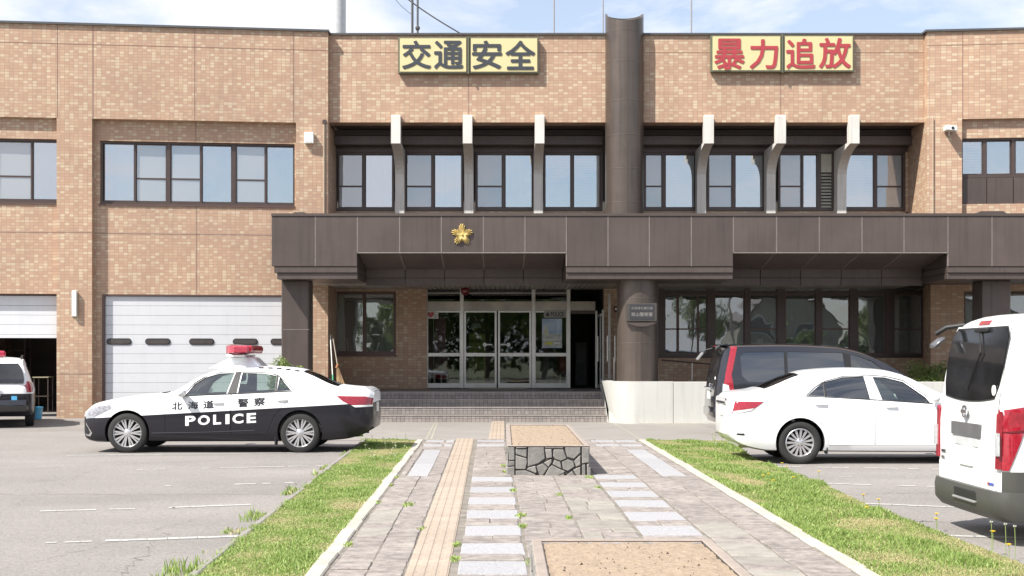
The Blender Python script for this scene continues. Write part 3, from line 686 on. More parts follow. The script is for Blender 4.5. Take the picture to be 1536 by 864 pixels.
MB().box(X_(863, 41.5), X_(881, 41.5), 41.5, 41.9, zp, zp+1.35).build('body', pm('cabinet_grey', (.16, .16, .16)), t, bevel=.02); MB().box(X_(865, 41.5), X_(879, 41.5), 41.49, 41.5, zp+.7, zp+1.2).build('door', pm('cabinet_door', (.2, .2, .2)), t)

# ------------------------------------------------------------------ lettering
_txt = {}
def text_polys(s, weight=0):
    cu = bpy.data.curves.new('t', 'FONT'); cu.body = s; cu.size = 1; cu.offset = weight; cu.align_x = 'LEFT'; cu.resolution_u = 3
    o = bpy.data.objects.new('t', cu); COL.objects.link(o)
    dg = bpy.context.evaluated_depsgraph_get(); me = bpy.data.meshes.new_from_object(o.evaluated_get(dg))
    v = [tuple(p.co) for p in me.vertices]; f = [tuple(p.vertices) for p in me.polygons]
    bpy.data.objects.remove(o); bpy.data.meshes.remove(me)
    return v, f
def letters(name, s, x0, x1, z0, z1, y, mat, parent, weight=0, place=None, thick=.006, bold=0):
    """flat lettering fitted to a rectangle, facing -y; place maps (x, z) to a point on a curved surface"""
    v, f = text_polys(s, weight)
    ax, bx = min(p[0] for p in v), max(p[0] for p in v); az, bz = min(p[1] for p in v), max(p[1] for p in v)
    q = [(x0+(p[0]-ax)/(bx-ax)*(x1-x0), z0+(p[1]-az)/(bz-az)*(z1-z0)) for p in v]
    n = len(q); P = place or (lambda x, z: (x, y, z))
    front = [P(*p) for p in q]; 
    m = MB(); m.add(front, f)
    for k in range(8 if bold else 0):          # heavier strokes
        a = math.pi*k/4; dx_, dz_ = bold*(x1-x0)/max(1, len(s))*math.cos(a), bold*(x1-x0)/max(1, len(s))*math.sin(a)
        m.add([(p[0]+dx_, p[1]+.0003*(k+1), p[2]+dz_) for p in front], f)
    # rim so that the letters have thickness
    if thick:
        from collections import Counter
        c_ = Counter(); 
        for t in f:
            for i in range(len(t)): c_[frozenset((t[i], t[(i+1) % len(t)]))] += 1
        back = [(p[0], p[1]+thick, p[2]) for p in front]; nb = len(m.v)
        rim = []
        for t in f:
            for i in range(len(t)):
                a, b = t[i], t[(i+1) % len(t)]
                if c_[frozenset((a, b))] == 1: rim.append((b, a, a+nb, b+nb))
        m.v += back; m.f += rim; m.m += [0]*len(rim)
    return m.build(name, mat, parent)

# roof edge sign boards
def signboard(px0, px1, py0, py1, chars, ink, label):
    D = D_CENTRE-.17; x0, x1, z0, z1 = X_(px0, D), X_(px1, D), Z_(py1, D), Z_(py0, D)
    t = thing('slogan_sign', label, 'sign', ((x0+x1)/2, D, z0))
    xm = (x0+x1)/2
    for a, b in ((x0, xm-.02), (xm+.02, x1)):
        f = MB().box(a, b, D, D+.15, z0, z1).build('sign_box', M_signframe, t, bevel=.01)
        MB().box(a+.05, b-.04, D-.012, D, z0+.045, z1-.03).build('sign_face', M_sign, f)
    MB().box(xm-.019, xm+.019, D-.03, D+.14, z0-.02, z1+.02).build('joint_post', M_signframe, t)
    for px in (px0+30, px1-30): MB().box(X_(px, D)-.03, X_(px, D)+.03, D+.151, D+.168, z0+.2, z0+.3).build('bracket', M_signframe, t)
    for ch, a, b, c_, d_ in chars:
        letters('character', ch, X_(a, D), X_(b, D), Z_(d_, D), Z_(c_, D), D-.028, ink, t, bold=.022, thick=.008)
signboard(597, 808, 56, 110, [('交', 604, 646, 62, 103), ('通', 652, 694, 62, 103), ('安', 709, 752, 62, 103), ('全', 759, 802, 62, 104)], M_ink, 'cream sign board with four dark characters above the entrance, left of the round column')
signboard(1066, 1281, 53, 108, [('暴', 1072, 1116, 59, 104), ('力', 1125, 1166, 60, 103), ('追', 1180, 1222, 59, 103), ('放', 1229, 1275, 58, 102)], M_red, 'cream sign board with four red characters, right of the round column')
# name plaque on the round column
NP = thing('name_plaque', 'dark metal name plaque of the police station on the round column', 'sign', (XC, 31.8, 2.6))
yN = 31.78; nx = lambda px: X_(px, yN); nz_ = lambda py: Z_(py, yN)
m = MB(); xa, xb = nx(939), nx(985)
M_plq = pmat('plaque_frame', (.085, .075, .068), rough=.4, metal=.3, var=.1)
MB().box(xa, xb, yN-.05, yN+.12, nz_(482), nz_(455)).build('plaque_frame', M_plq, NP, bevel=.008)
MB().box(nx(944.5), nx(981), yN-.056, yN-.05, nz_(479.5), nz_(457)).build('plaque_face', pmat('plaque_face', (.035, .035, .04), rough=.45, var=.1), NP)
M_plt = pmat('plaque_lettering', (.20, .19, .18), rough=.5)
letters('lettering', '北海道札幌方面', nx(946.5), nx(978.5), nz_(464.5), nz_(460.3), yN-.062, M_plt, NP, bold=.02, thick=.003)
letters('lettering', '栗山警察署', nx(946.5), nx(978.5), nz_(474.8), nz_(468.8), yN-.062, M_plt, NP, bold=.02, thick=.003)
m = MB(); vs = []; n = 12
pts = [(nx(939), nz_(484))]+[(nx(939)+(nx(985)-nx(939))*k/n, nz_(484)-.095*math.sin(math.pi*k/n)) for k in range(1, n)]+[(nx(985), nz_(484))]
m.prism(pts, yN-.03, yN+.1); m.build('plaque_bracket', M_panel_dk, NP, recalc=True)

# POLICE sticker, round the clock sign, posters on the glass
yD = yE-.004
def sticker(name, label, px0, px1, py0, py1, mat, cat='sticker'):
    t = thing(name, label, cat, (ex((px0+px1)/2), yD, ez(py1)))
    MB().box(ex(px0), ex(px1), yD-.004, yD, ez(py1), ez(py0)).build('sheet', mat, t)
    return t
M_pap = pmat('sticker_paper', (.62, .62, .58), rough=.6, var=.05)
t = sticker('police_sticker', 'white sticker with POLICE in dark capitals at the top of the right side light', 816, 849, 466, 476.5, pmat('pale_grey_sheet', (.34, .34, .31), rough=.6, var=.05), 'sticker')
letters('lettering', 'POLICE', ex(826), ex(846), ez(474.5), ez(468), yD-.006, M_ink, t, weight=.02, thick=0)
m = MB(); m.prism([(ex(819), ez(474)), (ex(824), ez(474)), (ex(824), ez(471)), (ex(821.5), ez(468)), (ex(819), ez(471))], yD-.007, yD-.005); m.build('badge_mark', M_ink, t, recalc=True)
t = sticker('aed_sticker', 'small white sticker with a red heart at the top left of the glass front', 641.5, 657.5, 466, 478, M_pap)
m = MB(); hp = [(ex(646)+.10*(16*math.sin(a)**3)/16, ez(472)+.10*(13*math.cos(a)-5*math.cos(2*a)-2*math.cos(3*a)-math.cos(4*a))/16) for a in [2*math.pi*k/20 for k in range(20)]]
m.prism(hp, yD-.007, yD-.0045); m.build('heart_mark', M_red, t, recalc=True)
letters('lettering', 'AED', ex(649.5), ex(656.5), ez(476.5), ez(471.5), yD-.006, M_ink, t, thick=0)
letters('lettering', 'AED', ex(644), ex(655), ez(469.6), ez(467.3), yD-.006, M_ink, t, thick=0)
M_psky = pmat('poster_sky', (.20, .32, .50), rough=.5, col2=(.55, .62, .70), var=.1, scale=3.5)
t = sticker('window_poster', 'blue sky poster with yellow lettering hung inside the right side light', 813, 843, 478, 522, M_psky, 'poster')
MB().box(ex(813.5), ex(842.5), yD-.006, yD-.0045, ez(521), ez(501)).build('landscape_strip', pmat('poster_land', (.30, .34, .28), rough=.6, col2=(.5, .5, .48), var=.2, scale=9), t)
MB().prism([(ex(815), ez(503)), (ex(824), ez(503)), (ex(820), ez(488)), (ex(817), ez(488))], yD-.008, yD-.0065).build('tower_shape', pmat('poster_tower', (.52, .54, .42), rough=.6), t)
MB().box(ex(818), ex(829), yD-.008, yD-.0065, ez(517), ez(512.5)).build('yellow_mark', pmat('poster_yellow', (.55, .52, .10), rough=.6), t)
MB().box(ex(815), ex(841), yD-.008, yD-.0065, ez(510.5), ez(509)).box(ex(831), ex(841), yD-.008, yD-.0065, ez(516), ez(513)).build('text_line', M_pap, t)
t = thing('hall_poster', 'bluish picture panel behind the lower right side light', 'poster', (X_(824, 38.5), 38.5, zp))
MB().box(X_(808, 38.5), X_(830, 38.5), 38.5, 38.53, zp+.1, zp+.75).build('board', pmat('blue_picture', (.12, .15, .2), rough=.6, col2=(.3, .33, .36), scale=8, var=.2), t); MB().box(X_(810, 38.5), X_(812, 38.5), 38.53, 38.56, zp, zp+.3).build('foot', M_alu, t)

# red globe lamp hung over the doors
t = thing('red_globe_lamp', 'dark red globe lamp hanging under the porch ceiling above the doors', 'lamp', (X_(698, 36.6), 36.6, ZC))
m = MB(); zl = Z_(436, 36.6); m.lathe([(.001, -.13)]+[(.13*math.sin(math.pi*k/10), -.13*math.cos(math.pi*k/10)) for k in range(1, 10)]+[(.001, .13)], (X_(698, 36.6), 36.6, zl), 'z', 24)
m.build('globe', pmat('dark_red_glass', (.16, .012, .015), rough=.15, coat=.5), t, smooth=60)
MB().tube([(X_(698, 36.6), 36.6, zl+.12), (X_(698, 36.6), 36.6, ZC)], .03, 10).build('stem', M_alu, t)
# fire alarm box on the brick beside the doors
t = thing('alarm_box', 'small dark red alarm box on the brick left of the round column', 'alarm box', (X_(924, yG-.06), yG-.06, Z_(468, yG)))
MB().box(X_(921, yG), X_(929, yG), yG-.08, yG, Z_(468.5, yG), Z_(459, yG)).build('box', pmat('box_maroon', (.10, .02, .025), rough=.4), t, bevel=.01)
MB().box(X_(922.5, yG), X_(927.5, yG), yG-.088, yG-.08, Z_(465.5, yG), Z_(462, yG)).build('lens', M_white, t)

# ------------------------------------------------------------------ garage doors
def garage(x0, x1, z0, z1, xf, slots, label, y):
    g = MB().box(x0, x0+.07, y-.03, y+.1, 0, z1).box(x1-.07, x1, y-.03, y+.1, 0, z1).box(x0+.07, x1-.07, y-.03, y+.1, z1-.04, z1).build('garage_door', M_frame_red, ST, xf=xf, label=label)
    hts = [.20, .26]; z = z1-.045; k = 0
    while z > z0+.02:
        h = .255 if k % 2 == 0 else .255
        zl = max(z0, z-h)
        holes = [s for s in slots if zl < (s[2]+s[3])/2 < z]
        MB().box(x0+.07, x1-.07, y+.03, y+.06, zl+.0035, z-.0035).build('slat', M_shutter, g, xf=xf, bevel=.004)
        z -= h; k += 1
    for a, b, c_, d_ in slots:
        r_ = (d_-c_)/2; n = 8; cz = (c_+d_)/2
        def cap(r_):
            return [(a+(d_-c_)/2+r_*math.cos(t), cz+r_*math.sin(t)) for t in [math.pi/2+math.pi*k/n for k in range(n+1)]]+[(b-(d_-c_)/2+r_*math.cos(t), cz+r_*math.sin(t)) for t in [-math.pi/2+math.pi*k/n for k in range(n+1)]]
        f = MB().prism(cap(r_), y+.012, y+.035).build('slot_window', M_black, g, xf=xf, recalc=True)
        MB().prism(cap(r_-.025), y+.004, y+.016).build('pane', G_slot, f, xf=xf, recalc=True)
G_slot = pmat('slot_glass', (.075, .065, .065), rough=.12, var=.15)
zs = (wl_z(517, 300), wl_z(507.5, 300))
garage(wl_x(149), P2a, 0, ZG, xfL, [(wl_x(a), wl_x(b), *zs) for a, b in ((155, 193), (213.5, 252), (280, 318), (346, 384), (403, 441))], 'closed white panel garage door with five oval slot windows', D_WING+REC+.035)
garage(LW0+.9, wl_x(85.5), wl_z(507, 40), ZG, xfL, [], 'white panel garage door rolled partly up', D_WING+.3)
# inside of the open garage
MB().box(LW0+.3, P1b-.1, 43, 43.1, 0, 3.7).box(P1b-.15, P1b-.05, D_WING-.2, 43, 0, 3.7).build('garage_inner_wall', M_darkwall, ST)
# ------------------------------------------------------------------ ground
def G(px, py, z=0): D = (H-z)*F/(py-VY); return (X_(px, D), D)
M_earth = pmat('far_ground', (.17, .18, .12), rough=1, var=.2, scale=.2)
g = MB().add([(-900, -900, -.03), (900, -900, -.03), (900, 900, -.03), (-900, 900, -.03)], [(0, 1, 2, 3)]).build('ground', M_earth); tag(g, kind='structure')
g = MB().add([(-60, -12, 0), (60, -12, 0), (60, 50, 0), (-60, 50, 0)], [(0, 1, 2, 3)]).build('parking_lot', M_asphalt); tag(g, kind='structure')
g = MB().add([(-60, -26, -.002), (60, -26, -.002), (60, -12.01, -.002), (-60, -12.01, -.002)], [(0, 1, 2, 3)]).build('road', M_asphalt); tag(g, kind='structure')
# concrete apron before the steps
a0, a1 = G(0, 661)[1], 32.6
ap = MB().add([(-4.6, a0, .004), (4.6, a0, .004), (4.6, a1, .004), (-4.6, a1, .004)], [(0, 1, 2, 3)]).build('concrete_apron', M_apron); tag(ap, kind='structure')
m = MB()
for (pa, ya), (pb, yb_) in (((651, 634.5), (637, 661)), ((655, 634.5), (645, 661)), ((918, 634.5), (963, 661))):
    A, B = G(pa, ya), G(pb, yb_); m.add([(A[0], A[1], .007), (A[0]+.03, A[1], .007), (B[0]+.03, B[1], .007), (B[0], B[1], .007)], [(0, 3, 2, 1)][:1])
m.build('expansion_joint', pmat('apron_joint', (.33, .30, .24), rough=.9, var=.2), ap)
# painted bay lines, worn through in places
def wornline(p, q, wd, z=.004, gaps=.25, seed=1):
    rnd = random.Random(seed); A, B = Vector(G(*p)), Vector(G(*q)); d = (B-A); Ln = d.length; d.normalize(); nrm = Vector((-d.y, d.x))
    m = MB(); t = 0
    while t < Ln:
        l = rnd.uniform(.06, .22)
        if rnd.random() > gaps:
            w1, w2 = wd*rnd.uniform(.35, .5), wd*rnd.uniform(.35, .5)
            P = [A+d*t-nrm*w1, A+d*(t+l*1.03)-nrm*w1*.95, A+d*(t+l*1.03)+nrm*w2, A+d*t+nrm*w2*.95]
            m.add([(v[0], v[1], z) for v in P], [(0, 1, 2, 3)])
        t += l
    return m
lines = [((100, 683.5), (521, 678.5), .13, .02), ((205, 705), (330, 702), .12, .75), ((330, 702), (497, 698.5), .12, .18), ((200, 730), (325, 727.5), .13, .8), ((325, 727.5), (467, 723.5), .13, .22),
         ((60, 767), (258, 762), .12, .5), ((258, 761.5), (362, 757.5), .13, .03), ((362, 757), (420, 754.5), .13, .4), ((-60, 818), (158, 812), .10, .8), ((158, 811.5), (364, 804.5), .14, .02),
         ((1150, 700), (1420, 704), .12, .2), ((1216, 725), (1420, 730.5), .12, .3), ((1285, 755), (1430, 761), .12, .2), ((1396, 803), (1700, 812), .13, .1), ((1250, 715), (1420, 717), .08, .8), ((1340, 741), (1420, 745), .08, .8)]
for i, (p, q, wd, gp) in enumerate(lines):
    l = wornline(p, q, wd, gaps=gp, seed=i).build('bay_line', M_line); tag(l, kind='structure', group='worn white parking bay lines')
# cracks and repaired joints in the asphalt
M_crack = pmat('asphalt_crack', (.155, .142, .13), rough=1, var=.2)
rnd = random.Random(5)
m = MB()
for (p, q) in (((0, 706), (330, 690)), ((0, 770), (150, 700)), ((0, 742), (420, 742)), ((30, 850), (330, 770)), ((1260, 742), (1420, 738)), ((1330, 780), (1420, 784)), ((180, 864), (250, 800))):
    A, B = Vector(G(*p)), Vector(G(*q)); n = 26; pts = [A.lerp(B, k/n)+Vector((rnd.uniform(-.06, .06), rnd.uniform(-.1, .1))) for k in range(n+1)]
    for k in range(n):
        a, b = pts[k], pts[k+1]; wv = .006; m.add([(a.x, a.y-wv, .003), (b.x, b.y-wv, .003), (b.x, b.y+wv, .003), (a.x, a.y+wv, .003)], [(0, 1, 2, 3)])
tag(m.build('asphalt_cracks', M_crack), kind='structure')

# ------------------------------------------------------------------ the steps and the porch floor
SP = thing('entrance_steps', 'four grey tiled steps leading up to the glass entrance doors', 'steps', (0, 33, 0))
sx0, sx1 = X_(480, 33), X_(906, 33)
hs, td, y0 = .178, .42, 32.62
for k in range(4):
    yy = y0+k*td
    s = MB(); xr = sx1+.10*(3-k)*0+(.2 if k == 0 else .12 if k == 1 else .05)
    s.box(sx0, xr, yy, 39 if k == 3 else yy+td+.02, k*hs+.0, (k+1)*hs-.0)
    s.build('step', M_steptile, SP)
    MB().box(sx0, xr-.001, yy-.012, yy+.05, (k+1)*hs-.018, (k+1)*hs+.004).build('nosing', pmat('step_nosing%d' % 0 if k < 0 else 'step_nosing', (.33, .30, .275), rough=.6, var=.15), SP)
MB().box(sx0, sx1+6.5, y0+3*td+.06, yE+.1, 4*hs-.05, 4*hs+.003).build('porch_floor', M_floortile, SP)
MB().box(ex(705), ex(790), yE-.7, yE-.1, zp+.004, zp+.02).build('door_mat', pmat('sandy_mat', (.36, .30, .22), rough=1, bump=.4), SP)
# white curved ramp wall round the column
WALL = thing('white_ramp_wall', 'low white curved wall round the foot of the round column', 'wall', (4.2, 32, 0))
yf = 31.75; zt_ = Z_(572, yf+.1); xj = X_(1010, yf)
def arc_wall(tag_, parts):
    pass
n = 22; cxw = X_(962, yf)-.05; cyw = yf+.82
def ring(z, rr, off=0):
    pts = []
    for k in range(n+1):
        a = math.pi-math.pi/2*k/n
        pts.append((cxw-(-math.cos(a))*rr[0], cyw-math.sin(a)*rr[1], z))
    pts.append((xj-.008, pts[-1][1], z))
    return pts
xl_top, xl_bot = X_(903, cyw), X_(917, cyw)
ob = ring(0, (cxw-xl_bot, .82)); ot = ring(zt_, (cxw-xl_top, .82)); it = ring(zt_, (cxw-xl_top-.16, .70)); ib = ring(0, (cxw-xl_top-.16, .70))
m = MB(); N_ = n+2; n = n+1
m.add(ob+ot+it+ib, [(k, k+1, N_+k+1, N_+k) for k in range(n)]+[(N_+k, N_+k+1, 2*N_+k+1, 2*N_+k) for k in range(n)]+[(2*N_+k, 2*N_+k+1, 3*N_+k+1, 3*N_+k) for k in range(n)]+[(0, N_, 2*N_, 3*N_)])
m.add([(xj-.008, yf, 0), (xj-.008, yf+.12, 0), (xj-.008, yf+.12, zt_), (xj-.008, yf, zt_)], [(0, 1, 2, 3)])
m.build('curved_wall', M_whitewall, WALL, smooth=35)
MB().box(xj+.006, 10.6, yf+.004, yf+.15, 0, zt_-.01).build('wall_segment', M_whitewall, WALL, bevel=.008)
MB().box(xl_bot-.1, xl_bot+.05, cyw, cyw+2.2, 0, zt_).build('wall_segment', M_whitewall, WALL, bevel=.008)
MB().box(cxw, 10.6, yf-.10, yf-.004, 0, .02).build('base_strip', M_kerb, WALL)
MB().box(cxw-.3, 10.6, yf+.16, yG-.01, 0, .45).build('ramp_bed', M_apron, WALL)
# handrails of the ramp
t = thing('ramp_handrail', 'brown sloping handrail on a white post against the ground floor brick', 'handrail', (X_(1036, 36), 36, .45))
m = MB(); m.tube([(X_(992, 36), 36, Z_(540, 36)), (X_(1075, 36), 36, Z_(547, 36)), (X_(1180, 36), 36, Z_(556, 36))], .022, 8); m.build('rail', M_frame_red, t, smooth=60)
for px, y_ in ((1038, 543), (1120, 550)): MB().tube([(X_(px, 36), 36, .45), (X_(px, 36), 36, Z_(y_, 36))], .02, 8).build('post', M_alu, t)
t = thing('door_handrail', 'short pale handrail post between the open doorway and the column', 'handrail', (X_(921, 34), 34, zp))
MB().tube([(X_(921, 34), 34, .5), (X_(921, 34), 34, Z_(537, 34)), (X_(921, 34), 34.7, Z_(537, 34))], .018, 8).build('post', M_alu, t)

# ------------------------------------------------------------------ path of split stone, light slabs and guiding tiles
D0, D1 = 9.0, G(0, 661)[1]-.02
def PX(x, D): return x+.0145*(25.2-D)*(2.54-x)/4.05
PT = MB().add([(PX(-1.75, D0), D0, .0255), (2.8, D0, .0255), (2.8, D1, .0255), (PX(-1.7, D1), D1, .0255)], [(0, 1, 2, 3)]).build('path', pmat('joint_sand', (.185, .165, .14), rough=1, var=.35, scale=5, detail=10, bump=.5))
tag(PT, kind='structure')
M_split = pmat('split_stone', (.205, .18, .165), rough=.95, var=.25, scale=9, bump=1.0, bscale=22, rnd=.10, detail=12, col2=(.26, .23, .21))
patches(M_split, (.33, .305, .265), .56, .66, 1.7)
M_pale = pmat('pale_mortar_stone', (.26, .24, .21), rough=.95, var=.2, scale=6, bump=.8, bscale=30, rnd=.1, detail=10)
M_lite = pmat('speckled_light_slab', (.315, .312, .32), rough=.85, var=.32, scale=70, bump=.3, bscale=150, rnd=.05, detail=3)
M_tact = pmat('buff_guiding_tile', (.345, .28, .22), rough=.8, var=.10, scale=4, bump=.2, bscale=120, rnd=.06)
def slab(x0, x1, ya, yb_, mat, name, z=.03, bev=.006, jit=.006, rn=None):
    r_ = rn or random; cxx, cyy = (x0+x1)/2, (ya+yb_)/2
    c_ = [(PX(x0, ya), ya), (PX(x1, ya), ya), (PX(x1, yb_), yb_), (PX(x0, yb_), yb_)]
    c_ = [(p[0]+r_.uniform(-jit, jit), p[1]+r_.uniform(-jit, jit)) for p in c_]
    zz = [z+r_.uniform(-.4, .4)*jit for _ in range(4)]
    o = (PX(cxx, cyy), cyy, 0)
    v = [(p[0]-o[0], p[1]-o[1], .002) for p in c_]+[(p[0]-o[0], p[1]-o[1], q) for p, q in zip(c_, zz)]
    mb = MB(); mb.add(v, [(0, 3, 2, 1), (4, 5, 6, 7), (0, 1, 5, 4), (1, 2, 6, 5), (2, 3, 7, 6), (3, 0, 4, 7)])
    me = mb.mesh(name, mat, bevel=bev); return link(name, me, PT, o)
rs = random.Random(11)
free = []       # light slabs first: their rectangles are kept free of split stone
def rows_for(px_a, px_b, ys, hpx):
    for y_, h_ in zip(ys, hpx):
        pass
Lrows = [(722, 7), (738, 8), (755, 10), (776, 13), (800.5, 15), (828.5, 17), (857.5, 20)]
bx0, bx1 = -.50, .035
for y_, h_ in Lrows:
    ya, yb_ = G(0, y_+h_/2)[1], G(0, y_-h_/2)[1]; slab(bx0, bx1, ya, yb_, M_lite, 'light_slab', rn=rs); free.append((bx0-.02, bx1+.02, ya-.01, yb_+.01))
for y_, h_ in ((664, 2.6), (670.5, 3)):
    for a, b in ((-1.45, -1.12), (-1.08, -.93), (-.50, .0), (1.62, 2.05), (2.08, 2.45)):
        ya, yb_ = G(0, y_+h_/2)[1], G(0, y_-h_/2)[1]; slab(a, b, ya, yb_, M_lite, 'light_slab', rn=rs); free.append((a-.02, b+.02, ya-.02, yb_+.02))
for y_, h_ in ((719, 6.5), (731, 7.5), (744.5, 9), (759.5, 11), (779, 13), (801, 15)):
    ya, yb_ = G(0, y_+h_/2)[1], G(0, y_-h_/2)[1]; slab(1.14, 1.70, ya, yb_, M_lite, 'light_slab', rn=rs); free.append((1.12, 1.72, ya-.01, yb_+.01))
for a, b in ((-1.38, -1.10), (2.06, 2.38)):
    ya, yb_ = G(0, 717.5)[1], G(0, 677)[1]; n = 5
    for k in range(n): slab(a, b, ya+(yb_-ya)*k/n+.004, ya+(yb_-ya)*(k+1)/n-.004, M_lite, 'light_slab', rn=rs, bev=.003)
    free.append((a-.02, b+.02, ya-.02, yb_+.02))
# planters occupy the middle
PL1 = (.04, 1.13, G(0, 716)[1], 23.15); PL2 = (.175, 1.32, 4.6, 8.52)
free.append((PL1[0]-.05, PL1[1]+.05, PL1[2]-.02, PL1[3]+.05)); free.append((PL2[0], PL2[1], 0, PL2[3]))
cols = [(-1.48, -1.195), (-1.187, -.915), (-.50, .02), (.06, .58), (.60, 1.10), (1.14, 1.70), (1.73, 2.12), (2.14, 2.50)]
pale_spots = [(.6, 1.1, 11.5, 17), (1.7, 2.2, 9.5, 13.2), (-1.47, -1.18, 11, 13.5), (.06, .6, 9, 11)]
for ca, cb in cols:
    y = 8.9+rs.uniform(0, .3)
    while y < D1-.1:
        l = rs.choice((.28, .33, .42, .50, .62, .36))
        ye = min(y+l, D1)
        cm = ca+(cb-ca)*rs.uniform(.35, .65) if (cb-ca > .45 and rs.random() < .45) else None
        rects = [(ca, cb, y, ye)] if cm is None else [(ca, cm-.006, y, ye), (cm+.006, cb, y, ye)]
        for fa, fb, f0, f1 in free:
            nr_ = []
            for x0_, x1_, y0_, y1_ in rects:
                if fa >= x1_ or fb <= x0_ or f0 >= y1_ or f1 <= y0_: nr_.append((x0_, x1_, y0_, y1_)); continue
                if y0_ < f0: nr_.append((x0_, x1_, y0_, f0))
                if y1_ > f1: nr_.append((x0_, x1_, f1, y1_))
                m0_, m1_ = max(y0_, f0), min(y1_, f1)
                if x0_ < fa: nr_.append((x0_, fa, m0_, m1_))
                if x1_ > fb: nr_.append((fb, x1_, m0_, m1_))
            rects = nr_
        for x0_, x1_, s0, s1 in rects:
            if s1-s0 > .05 and x1_-x0_ > .05:
                pale = any(a < (x0_+x1_)/2 < b and c_ < (s0+s1)/2 < d_ for a, b, c_, d_ in pale_spots) and rs.random() < .6
                slab(x0_, x1_, s0+.005, s1-.005, M_pale if pale else M_split, 'split_stone', z=.032+rs.uniform(-.003, .006), jit=.008, rn=rs)
        y = ye
# guiding tiles: five raised bars on every tile
def tact_tiles(xa, xb, ya, yb_, skew=True):
    y = ya
    while y < yb_-.05:
        w_ = xb-xa; cxx = (xa+xb)/2; P = (lambda x, D: PX(x, D)) if skew else (lambda x, D: x)
        o = (P(cxx, y+.15), y+.15, 0); mb = MB()
        def q(x_, yy): return (P(x_, yy)-o[0], yy-o[1])
        def bx(x0_, x1_, a, b, z0_, z1_):
            A, B, C_, D_ = q(x0_, a), q(x1_, a), q(x1_, b), q(x0_, b); i = .006
            mb.add([(*A, z0_), (*B, z0_), (*C_, z0_), (*D_, z0_), (A[0]+i, A[1]+i, z1_), (B[0]-i, B[1]+i, z1_), (C_[0]-i, C_[1]-i, z1_), (D_[0]+i, D_[1]-i, z1_)], [(0, 3, 2, 1), (4, 5, 6, 7), (0, 1, 5, 4), (1, 2, 6, 5), (2, 3, 7, 6), (3, 0, 4, 7)])
        bx(xa, xb, y+.002, y+.296, .002, .032)
        for k in range(4):
            c_ = xa+w_*(k+.5)/4; bx(c_-.028, c_+.028, y+.006, y+.294, .0325, .0365)
        link('guiding_tile', mb.mesh('guiding_tile', M_tact), PT, o); y += .3
tact_tiles(-.905, -.565, 9.0, D1-.05)
AP_ = PT; tact_tiles(X_(735, 28.5), X_(757.5, 28.5), D1+.02, 32.5, False)
# kerb stones
def kerb(pts, wd, hgt, name, label, rn, lmin=.45, lmax=.75, mat=None):
    t = thing(name, label, 'kerb', (pts[0][0], pts[0][1], 0)); tag(t, kind='structure')
    for (xa, ya), (xb, yb_) in zip(pts[:-1], pts[1:]):
        A, B = Vector((xa, ya)), Vector((xb, yb_)); Ln = (B-A).length; d = (B-A)/Ln; nr = Vector((-d.y, d.x)); s = 0
        while s < Ln-.05:
            l = min(rn.uniform(lmin, lmax), Ln-s); a = A+d*(s+.006); b = A+d*(s+l-.006); j = lambda: rn.uniform(-.008, .008)
            o = (a.x, a.y, 0); P = [a-nr*wd/2, b-nr*wd/2, b+nr*wd/2, a+nr*wd/2]; P = [(p.x-o[0]+j(), p.y-o[1]+j()) for p in P]; hh = hgt+rn.uniform(-.006, .006)
            me = MB().add([(p[0], p[1], 0) for p in P]+[(p[0], p[1], hh) for p in P], [(0, 3, 2, 1), (4, 5, 6, 7), (0, 1, 5, 4), (1, 2, 6, 5), (2, 3, 7, 6), (3, 0, 4, 7)]).mesh('kerb_stone', mat or M_kerb, bevel=.012)
            link('kerb_stone', me, t, o); s += l
rk = random.Random(3)
KL = [(PX(-1.58, 8.6), 8.6), (PX(-1.58, 25.1), 25.1)]
kerb(KL, .13, .042, 'path_kerb', 'pale kerb stones between the left grass strip and the path', rk)
kerb([(2.60, 8.6), (2.60, 25.1)], .13, .042, 'path_kerb', 'pale kerb stones between the right grass strip and the path', rk)
gl0, gl1 = G(297, 864), G(549, 661)
kerb([(gl0[0]+(gl0[0]-gl1[0])*.06, gl0[1]+(gl0[1]-gl1[1])*.06), gl1], .07, .05, 'lawn_edging', 'thin grey edging between the left grass strip and the parking bays', rk, .8, 1.2, M_apron)

